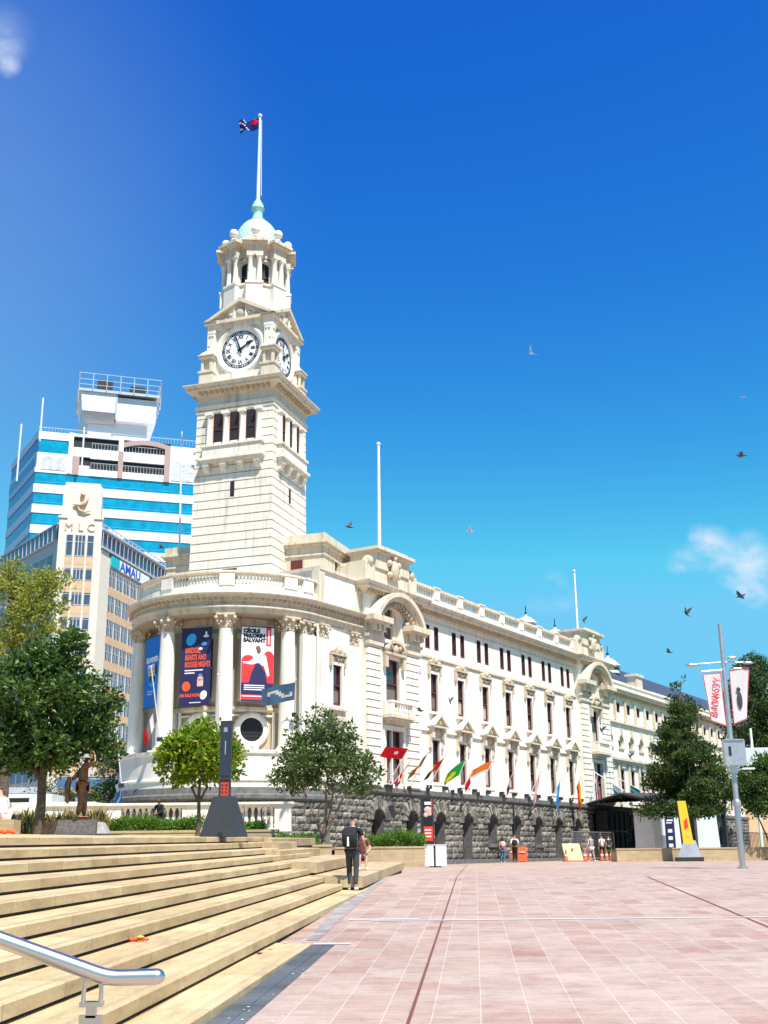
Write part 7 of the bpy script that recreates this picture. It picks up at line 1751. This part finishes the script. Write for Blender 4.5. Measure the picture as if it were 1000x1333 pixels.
def person(loc, rz, label, J, mats, hair=None, group=None, sc_=1.0, name='person', cat='person', sleeve=.55, shorts=False, sub=2, shoe=None, extra=None, handmat=None, fat=1.0):
    root = empty(name, tuple(loc), rz, label, cat, group)
    k = sc_
    def S(p): return V(p)*k
    j = {a: S(b) for a, b in J.items() if a not in ('long',)}
    skin, top, legs = mats[0], mats[1], mats[2]
    hd = j['head']; nk = j['neck']; fw_ = V(J.get('look', (0, 1, 0))).normalized(); rt = fw_.cross(V((0, 0, 1))).normalized()
    body = [[(j['pelvis'], .13*k, .11*k), (lerp(j['pelvis'], j['chest'], .5), .12*k, .095*k), (j['chest'], .145*k, .105*k), (lerp(j['chest'], nk, .62), .09*k, .08*k), (nk, .052*k), (lerp(nk, hd, .45), .055*k), (lerp(nk, hd, .75)+fw_*.02*k, .072*k, .085*k), (hd, .078*k, .095*k), (hd+V((0, 0, .075*k)), .062*k, .075*k)]]
    for s in ('L', 'R'):
        body.append([(lerp(j['chest'], nk, .62), .09*k, .08*k), (j['sh'+s], .062*k), (lerp(j['sh'+s], j['el'+s], .5), .048*k), (j['el'+s], .038*k), (lerp(j['el'+s], j['wr'+s], .4), .036*k), (j['wr'+s], .025*k)])
        body.append([(j['pelvis'], .13*k, .11*k), (j['hip'+s], .095*k), (lerp(j['hip'+s], j['kn'+s], .5), .075*k), (j['kn'+s], .055*k), (lerp(j['kn'+s], j['an'+s], .35), .052*k), (j['an'+s], .034*k), (j['toe'+s], .035*k, .025*k)])
        hdv = (j['wr'+s]-j['el'+s]); 
        for ch in hand_chains(j['wr'+s], J.get('hd'+s, hdv), rt if s == 'L' else -rt, k): body.append([(V(p[0]),)+tuple(p[1:]) for p in ch])
    body.append([(hd, .078*k, .095*k), (hd+fw_*.105*k-V((0, 0, .01*k)), .014*k)])
    for sg in (-1, 1): body.append([(hd, .078*k, .095*k), (hd+rt*sg*.085*k-V((0, 0, .01*k)), .016*k)])
    skinmesh('body', body, skin, root, sub)
    b = MB(ROOTM[root.name])
    for sg in (-1, 1): b.sphere(hd+fw_*.088*k+rt*sg*.03*k+V((0, 0, .02*k)), .011*k, seg=8, rings=6)
    b.build('eyes', M['dark'], root, True)
    b = MB(ROOTM[root.name]); m_ = hd+fw_*.090*k-V((0, 0, .045*k)); b.sphere(m_, .018*k, 1, .5, .35, seg=8, rings=6); b.build('mouth', M['bred'] if skin != M['bronze'] else M['bronze'], root, True)
    if hair: skinmesh('hair', [[(hd-fw_*.02*k+V((0, 0, .01*k)), .084*k, .095*k), (hd-fw_*.012*k+V((0, 0, .06*k)), .078*k, .09*k), (hd-fw_*.0*k+V((0, 0, .095*k)), .05*k, .06*k)]]+([[(hd-fw_*.02*k+V((0, 0, .01*k)), .084*k, .095*k), (hd-fw_*.07*k-V((0, 0, .1*k)), .06*k, .04*k), (hd-fw_*.09*k-V((0, 0, .22*k)), .045*k, .03*k)]] if J.get('long') else []), hair, root, 2)
    c = 1.13; tp = [[(j['pelvis']+V((0, 0, .03*k)), .150*k, .125*k), (lerp(j['pelvis'], j['chest'], .5), .138*k, .112*k), (j['chest'], .162*k, .12*k), (lerp(j['chest'], nk, .62), .10*k, .09*k), (lerp(j['chest'], nk, .85), .065*k)]]
    for s in ('L', 'R'):
        e_ = j['el'+s] if sleeve >= 1 else lerp(j['sh'+s], j['el'+s], sleeve+.2)
        tp.append([(lerp(j['chest'], nk, .62), .10*k, .09*k), (j['sh'+s], .073*k), (lerp(j['sh'+s], e_, .5), .064*k), (e_, .058*k)]+([(lerp(j['el'+s], j['wr'+s], .9), .042*k)] if sleeve > 1 else []))
    tp = [[(a_[0],)+tuple(v*fat for v in a_[1:]) for a_ in ch] for ch in tp]
    skinmesh('shirt', tp, top, root, sub)
    lg = []
    for s in ('L', 'R'):
        ch = [(j['pelvis'], .142*k, .12*k), (j['hip'+s], .108*k), (lerp(j['hip'+s], j['kn'+s], .5), .088*k)]
        if not shorts: ch += [(j['kn'+s], .072*k), (lerp(j['kn'+s], j['an'+s], .5), .066*k), (lerp(j['kn'+s], j['an'+s], .93), .056*k)]
        lg.append(ch)
    lg = [[(a_[0],)+tuple(v*fat for v in a_[1:]) for a_ in ch] for ch in lg]
    skinmesh('shorts' if shorts else 'trousers', lg, legs, root, sub)
    for s in ('L', 'R'):
        a_, t_ = j['an'+s], j['toe'+s]; hl = a_-(t_-a_)*.25; hl.z = t_.z
        skinmesh('shoe', [[(hl, .036*k, .035*k), (lerp(hl, t_, .5)+V((0, 0, .01*k)), .045*k, .042*k), (t_+(t_-hl)*.12, .036*k, .028*k)]], shoe or M['black'], root, 2)
    if extra: extra(root, j, k)
    return root
def stand(stride=.0, arm=.05, hip=.93, lean=0.0, W=.19, **kw):
    J = dict(pelvis=(0, 0, hip), chest=(0, lean*.5, hip+.38), neck=(0, lean, hip+.58), head=(0, lean*1.1+.02, hip+.725),
        shL=(-W, lean*.9, hip+.50), shR=(W, lean*.9, hip+.50), elL=(-W-.05, -arm*.4, hip+.21), elR=(W+.05, arm*.4, hip+.21), wrL=(-W-.05, arm, hip-.03), wrR=(W+.05, arm*.6+.08, hip-.03),
        hipL=(-.09, 0, hip-.04), hipR=(.09, 0, hip-.04), knL=(-.1, stride*.35+.02, .5), knR=(.1, -stride*.2+.02, .5), anL=(-.1, stride*.5, .085), anR=(.1, -stride*.5, .085), toeL=(-.11, stride*.5+.15, .035), toeR=(.11, -stride*.5+.15, .035))
    J.update(kw); return J
# ---- the man with the backpack, seen from behind
def pack(root, j, k):
    b = ROOTM[root.name]; c = V((0, -.20, 1.28))
    m_ = MB(b)
    # rounded pack body from stacked sections
    secs = [(.98, .13, .05), (1.02, .165, .10), (1.15, .18, .14), (1.3, .175, .13), (1.42, .15, .10), (1.48, .10, .05)]
    vs = []; n_ = 20
    for (z_, hx, hy) in secs:
        for i in range(n_):
            a_ = 2*math.pi*i/n_; ex_ = .45; ca, sa = math.cos(a_), math.sin(a_)
            vs.append((hx*math.copysign(abs(ca)**ex_, ca), -.12-hy*.9+hy*math.copysign(abs(sa)**ex_, sa), z_))
    fs = [(i*n_+q_, i*n_+(q_+1) % n_, (i+1)*n_+(q_+1) % n_, (i+1)*n_+q_) for i in range(len(secs)-1) for q_ in range(n_)]+[tuple(range(n_-1, -1, -1)), tuple((len(secs)-1)*n_+i for i in range(n_))]
    m_.add(vs, fs); bp = m_.build('backpack', M['blackcloth'], root, True)
    m_ = MB(b); m_.box(-.022, .018, -.40, -.36, 1.02, 1.24); m_.build('pale_stripe', M['bwhite'], bp)
    m_ = MB(b)
    for sx in (-1, 1): m_.tube([(sx*.10, -.15, 1.45), (sx*.13, -.02, 1.50), (sx*.13, .11, 1.42), (sx*.13, .12, 1.2), (sx*.15, -.1, 1.02)], .018, 8)
    m_.box(-.12, .12, -.375, -.35, 1.28, 1.31); m_.tube([(-.04, -.2, 1.47), (0, -.2, 1.53), (.04, -.2, 1.47)], .01, 6); m_.build('strap', M['greycloth'], bp)
q = at(459, 1156, 29.4); hz = q.z
q = Vector((q.x, 29.4, 0)); w_z = on_steps(459, 1155); zf = sp(29.4, -3.0, 1.27).z
J = stand(.16, .12, .92, .03, elR=(.27, .02, 1.16), wrR=(.26, .24, 1.02), elL=(-.25, .0, 1.14), wrL=(-.2, .2, 1.05))
person((q.x, 29.4, zf), R(-14), 'man in black with a black backpack walking on the lowest step, back to us', J, (M['skin'], M['blackcloth'], M['greycloth']), M['hair'], sleeve=.5, extra=pack, shoe=M['whitecloth'], sc_=1.0)
# ---- seated person hidden behind him: bare legs and white shoes show on the right
def seated(hip=.45, lean=.02, spread=.1, fwd=.42, **kw):
    J = dict(pelvis=(0, 0, hip+.1), chest=(0, lean+.02, hip+.45), neck=(0, lean+.06, hip+.64), head=(0, lean+.12, hip+.78), shL=(-.18, lean+.03, hip+.57), shR=(.18, lean+.03, hip+.57),
        elL=(-.24, .16, hip+.32), elR=(.24, .16, hip+.32), wrL=(-.14, .36, hip+.22), wrR=(.14, .36, hip+.22), hipL=(-.09, .03, hip+.08), hipR=(.09, .03, hip+.08),
        knL=(-spread, fwd, hip+.12), knR=(spread, fwd, hip+.12), anL=(-spread, fwd+.06, .085), anR=(spread, fwd+.06, .085), toeL=(-spread-.02, fwd+.2, .035), toeR=(spread+.02, fwd+.2, .035))
    J.update(kw); return J
q = at(478, 1132, 34.3); zf = sp(34.3, -3.6, .95).z
person((q.x-.16, 34.9, zf-.0), R(185), 'person in shorts and white shoes sitting just behind the man with the backpack', seated(hip=.30, fwd=.36), (M['skin'], plain('rust_shirt', (.16,.04,.03), .85), M['greycloth']), M['hair'], shorts=True, shoe=M['whitecloth'], sc_=.95)
# ---- pedestrians by the basalt wall
o0 = sz(655, 1123, 78.5)
def small_pack(mat):
    def f(root, j, k):
        b = MB(ROOTM[root.name]); b.sphere((0, -.2*k, 1.2*k), .17*k, 1, .6, 1.25, seg=12, rings=8); b.build('backpack', mat, root, True)
    return f
person(o0, R(8), 'pedestrian in a pink top and blue jeans, left of the pair by the basalt wall', stand(.1, .08, .84, 0, .17, long=True), (M['skin'], M['pinkcloth'], M['denim']), M['hair'], 'pair by the basalt wall', .95, sleeve=.8, sub=1, extra=small_pack(M['peach']), shoe=M['whitecloth'])
o0 = sz(671, 1124, 77.5)
person(o0, R(-6), 'pedestrian in white shirt and black trousers, right one of the pair by the basalt wall', stand(.12, .08, .9, 0, .19), (M['skin'], M['whitecloth'], M['blackcloth']), M['hair'], 'pair by the basalt wall', 1.02, sleeve=.7, sub=1, extra=small_pack(M['blackcloth']))
o0 = sz(771, 1123, 80)
person(o0, R(25), 'woman in a grey top and white shorts walking past the orange cones', stand(.42, .16, .88, .03, .17, elL=(-.3, -.12, 1.12), wrL=(-.42, -.1, .92)), (M['skin'], plain('grey_top', (.28,.28,.30), .85), M['whitecloth']), M['hair'], sleeve=.3, sub=1, shorts=True, shoe=M['whitecloth'])
for (px, Y, lab, m_) in ((785, 86, 'distant pedestrian in a light top just right of the woman in white shorts', M['whitecloth']), (794, 89, 'farthest pedestrian, standing at the right end of the mesh fence', M['greycloth'])):
    o0 = sz(px, 1120, Y); person(o0, R(20), lab, stand(.1), (M['skin'], m_, M['blackcloth']), M['hair'], sub=1)
# ---- seated people on the terrace
q = at(4, 1088, 31); zt = terr(q.x, 31)
b = MB(); b.box(q.x-1.6, q.x+.35, 30.7, 31.3, zt-.02, zt+.36); o = b.build('stone_bench', M['slabtop']); rebase(o, (q.x-.6, 31, zt)); tag(o, 'low sandstone bench under the person in white at the left edge', 'bench')
person((q.x-.02, 31.0, zt-.08), R(60), 'person in a loose white shirt sitting at the far left edge', seated(hip=.42, lean=.10), (M['skin'], M['whitecloth'], M['peach']), plain('brown_hair', (.10, .05, .03), .6), sleeve=1.2)
b = MB(); q2 = at(9, 1091, 30.6); z2_ = terr(q2.x, 30.4)
for k in range(5): b.sphere((q2.x-.2+k*.1, 30.4, z2_+.06+.02*(k % 2)), .08, 1, .8, .7, seg=8, rings=6)
o = b.build('orange_bag', M['borange'], None, True); rebase(o, (q2.x, 30.4, z2_)); tag(o, 'orange patterned bag on the terrace by the person in white', 'bag')
q = at(208, 1082, 50.6); zt = terr(q.x, 50.5)
person((q.x, 50.6, zt+.15), R(150), 'person in black sitting in front of the white balustrade, behind the hedge', seated(hip=.5, lean=.04), (M['skin2'], M['blackcloth'], M['blackcloth']), M['hair'], sleeve=1.2)

# ================================================================== bronze statue
q = at(104, 1090, 33); zg = terr(q.x, 33); sx_ = q.x
pl = empty('statue_plinth', (sx_, 33, zg), R(3), 'low dark granite block under the bronze statue with rough pale stone ends', 'plinth'); Pl = ROOTM[pl.name]
b = MB(Pl); b.frustum((-.62, .50, -.35, .45), (-.56, .48, -.30, .42), 0, .40); b.build('granite_block', M['granite'], pl)
b = MB(Pl); b.frustum((-1.05, -.64, -.30, .4), (-.80, -.60, -.2, .35), 0, .38); b.build('rough_end', M['bronze'], pl); b = MB(Pl); b.frustum((.51, .82, -.3, .35), (.50, .62, -.2, .3), 0, .34); b.build('rough_end', M['granitecut'], pl)
b = MB(Pl); b.box(-.72, 1.1, -.42, .5, 0, .03); b.build('base_slab', M['granite'], pl)
def statue_extra(root, j, k):
    b_ = ROOTM[root.name]; h = j['head']
    b = MB(b_); b.lathe([(.0, h.z+.13*k), (.075*k, h.z+.12*k), (.085*k, h.z+.05*k), (.19*k, h.z+.03*k), (.2*k, h.z+.02*k), (.09*k, h.z+.015*k)], h.x, h.y, 20, cap=False); b.build('hat', M['granitecut'], root, True)
    w = j['wrL']; b = MB(b_)
    for kx in range(4):
        b.tube([(w.x-.02+.035*kx, w.y-.06, w.z+.1), (w.x-.06+.05*kx, w.y-.10, w.z-.12), (w.x-.05+.055*kx, w.y-.09, w.z-.4), (w.x-.01+.04*kx, w.y-.07, w.z-.62)], [.05, .085, .08, .03], 9)
    b.build('draped_coat', M['bronze'], root, True)
    b = MB(b_); b.box(-.3, .32, -.22, .28, 0, .05); b.build('base', M['bronze'], root)
st_h = stand(.18, .0, .93, .04, elL=(-.24, -.16, 1.2), wrL=(-.2, -.30, 1.05), elR=(.24, .30, 1.52), wrR=(.12, .26, 1.80), hdR=(-.3, -.7, .3), shR=(.19, .06, 1.45))
st_h = {a: (b_ if a in ('look', 'long') else (b_[0], b_[1], b_[2]+.04)) for a, b_ in st_h.items()}
person((sx_-.02, 33.02, zg+.40), R(-72), 'bronze statue of a man raising his hat, standing on a low dark block', st_h, (M['bronze'], M['bronze'], M['bronze']), None, name='bronze_statue', cat='statue', sleeve=1.2, extra=statue_extra, sc_=.99, shoe=M['bronze'], fat=1.28)

# ================================================================== birds
def bird(px, py, Y, span, head, roll, flap, label, mat, yaw=0):
    o = at(px, py, Y); root = empty('pigeon', tuple(o), R(yaw), label, 'bird', 'birds flying over the plaza'); Mb = ROOTM[root.name] @ Matrix.Rotation(R(roll), 4, 'Y') @ Matrix.Rotation(R(head), 4, 'X')
    s = span/.65
    chains = [[(V((0, .02, 0))*s, .055*s), (V((0, .12, .02))*s, .04*s), (V((0, .17, .035))*s, .028*s), (V((0, .215, .03))*s, .006*s)], [(V((0, .02, 0))*s, .055*s), (V((0, -.12, -.01))*s, .035*s), (V((0, -.24, -.01))*s, .05*s, .008*s)]]
    bo = skinmesh('body', chains, mat, root, 1); bo.matrix_local = Matrix.Rotation(R(roll), 4, 'Y') @ Matrix.Rotation(R(head), 4, 'X')
    for sg in (-1, 1):
        b = MB(Mb); a_ = R(flap); f = lambda x, y, z=0: (sg*x*math.cos(a_)*s, y*s, (x*math.sin(a_)+z)*s)
        p_ = [f(.03, .07), f(.15, .11, .02), f(.33, .0, .0), f(.20, -.06), (f(.03, -.08))]
        b.prism(p_, (0, 0, .012*s)); b.build('wing', mat, root)
M['pigeon'] = plain('grey_pigeon', (.07, .075, .09), .7, var=.4, scale=20); M['palepigeon'] = plain('pale_gull', (.5, .52, .55), .7, var=.3, scale=20)
B_ = [(691, 460, 42, .65, 30, 35, 35, 'pale grey bird with raised wings, highest in the open sky', 'palepigeon', 40),
 (968, 517, 70, .4, 0, 0, 10, 'tiny pale bird high at the right edge of the sky', 'palepigeon', 0),
 (965, 593, 40, .6, 0, 5, 8, 'dark bird gliding at the right edge above the small cloud', 'pigeon', 80),
 (612, 692, 60, .7, 10, 20, 30, 'small pale bird left of centre above the long parapet', 'palepigeon', 60),
 (894, 799, 48, .7, 35, 0, 60, 'dark bird with wings held up, left of the lamp post top', 'pigeon', 20),
 (871, 849, 60, .6, 10, 20, 20, 'small dark bird just above the far slate roof', 'pigeon', 60),
 (964, 776, 50, .65, -15, 30, 15, 'dark bird in front of the small cloud on the right', 'pigeon', 40),
 (455, 686, 48, .65, 15, -35, 30, 'dark bird beside the attic block right of the clock tower', 'pigeon', 60),
 (760, 808, 60, .65, 45, 0, 60, 'dark bird beside the far roof flagpole', 'pigeon', 10),
 (211, 713, 60, .65, 0, 0, 20, 'dark bird in front of the blue banded tower, left of the clock tower', 'pigeon', 80),
 (586, 913, 60, .65, 45, 0, 60, 'dark bird in front of the white facade between two middle-floor windows', 'pigeon', 10),
 (547, 925, 60, .6, 0, 20, 10, 'dark bird in front of the facade just right of the first pavilion', 'pigeon', 70),
 (783, 951, 70, .8, 45, 0, 55, 'dark bird in front of the second pavilion', 'pigeon', 20),
 (820, 985, 80, .8, 45, 0, 55, 'small dark bird in front of the far wing above the canopy', 'pigeon', 20)]
for (px, py_, Y, sp_, hd_, ro_, fl_, lab, mt, yw) in B_: bird(px, py_, Y, sp_, hd_, ro_, fl_, lab, M[mt], yw)
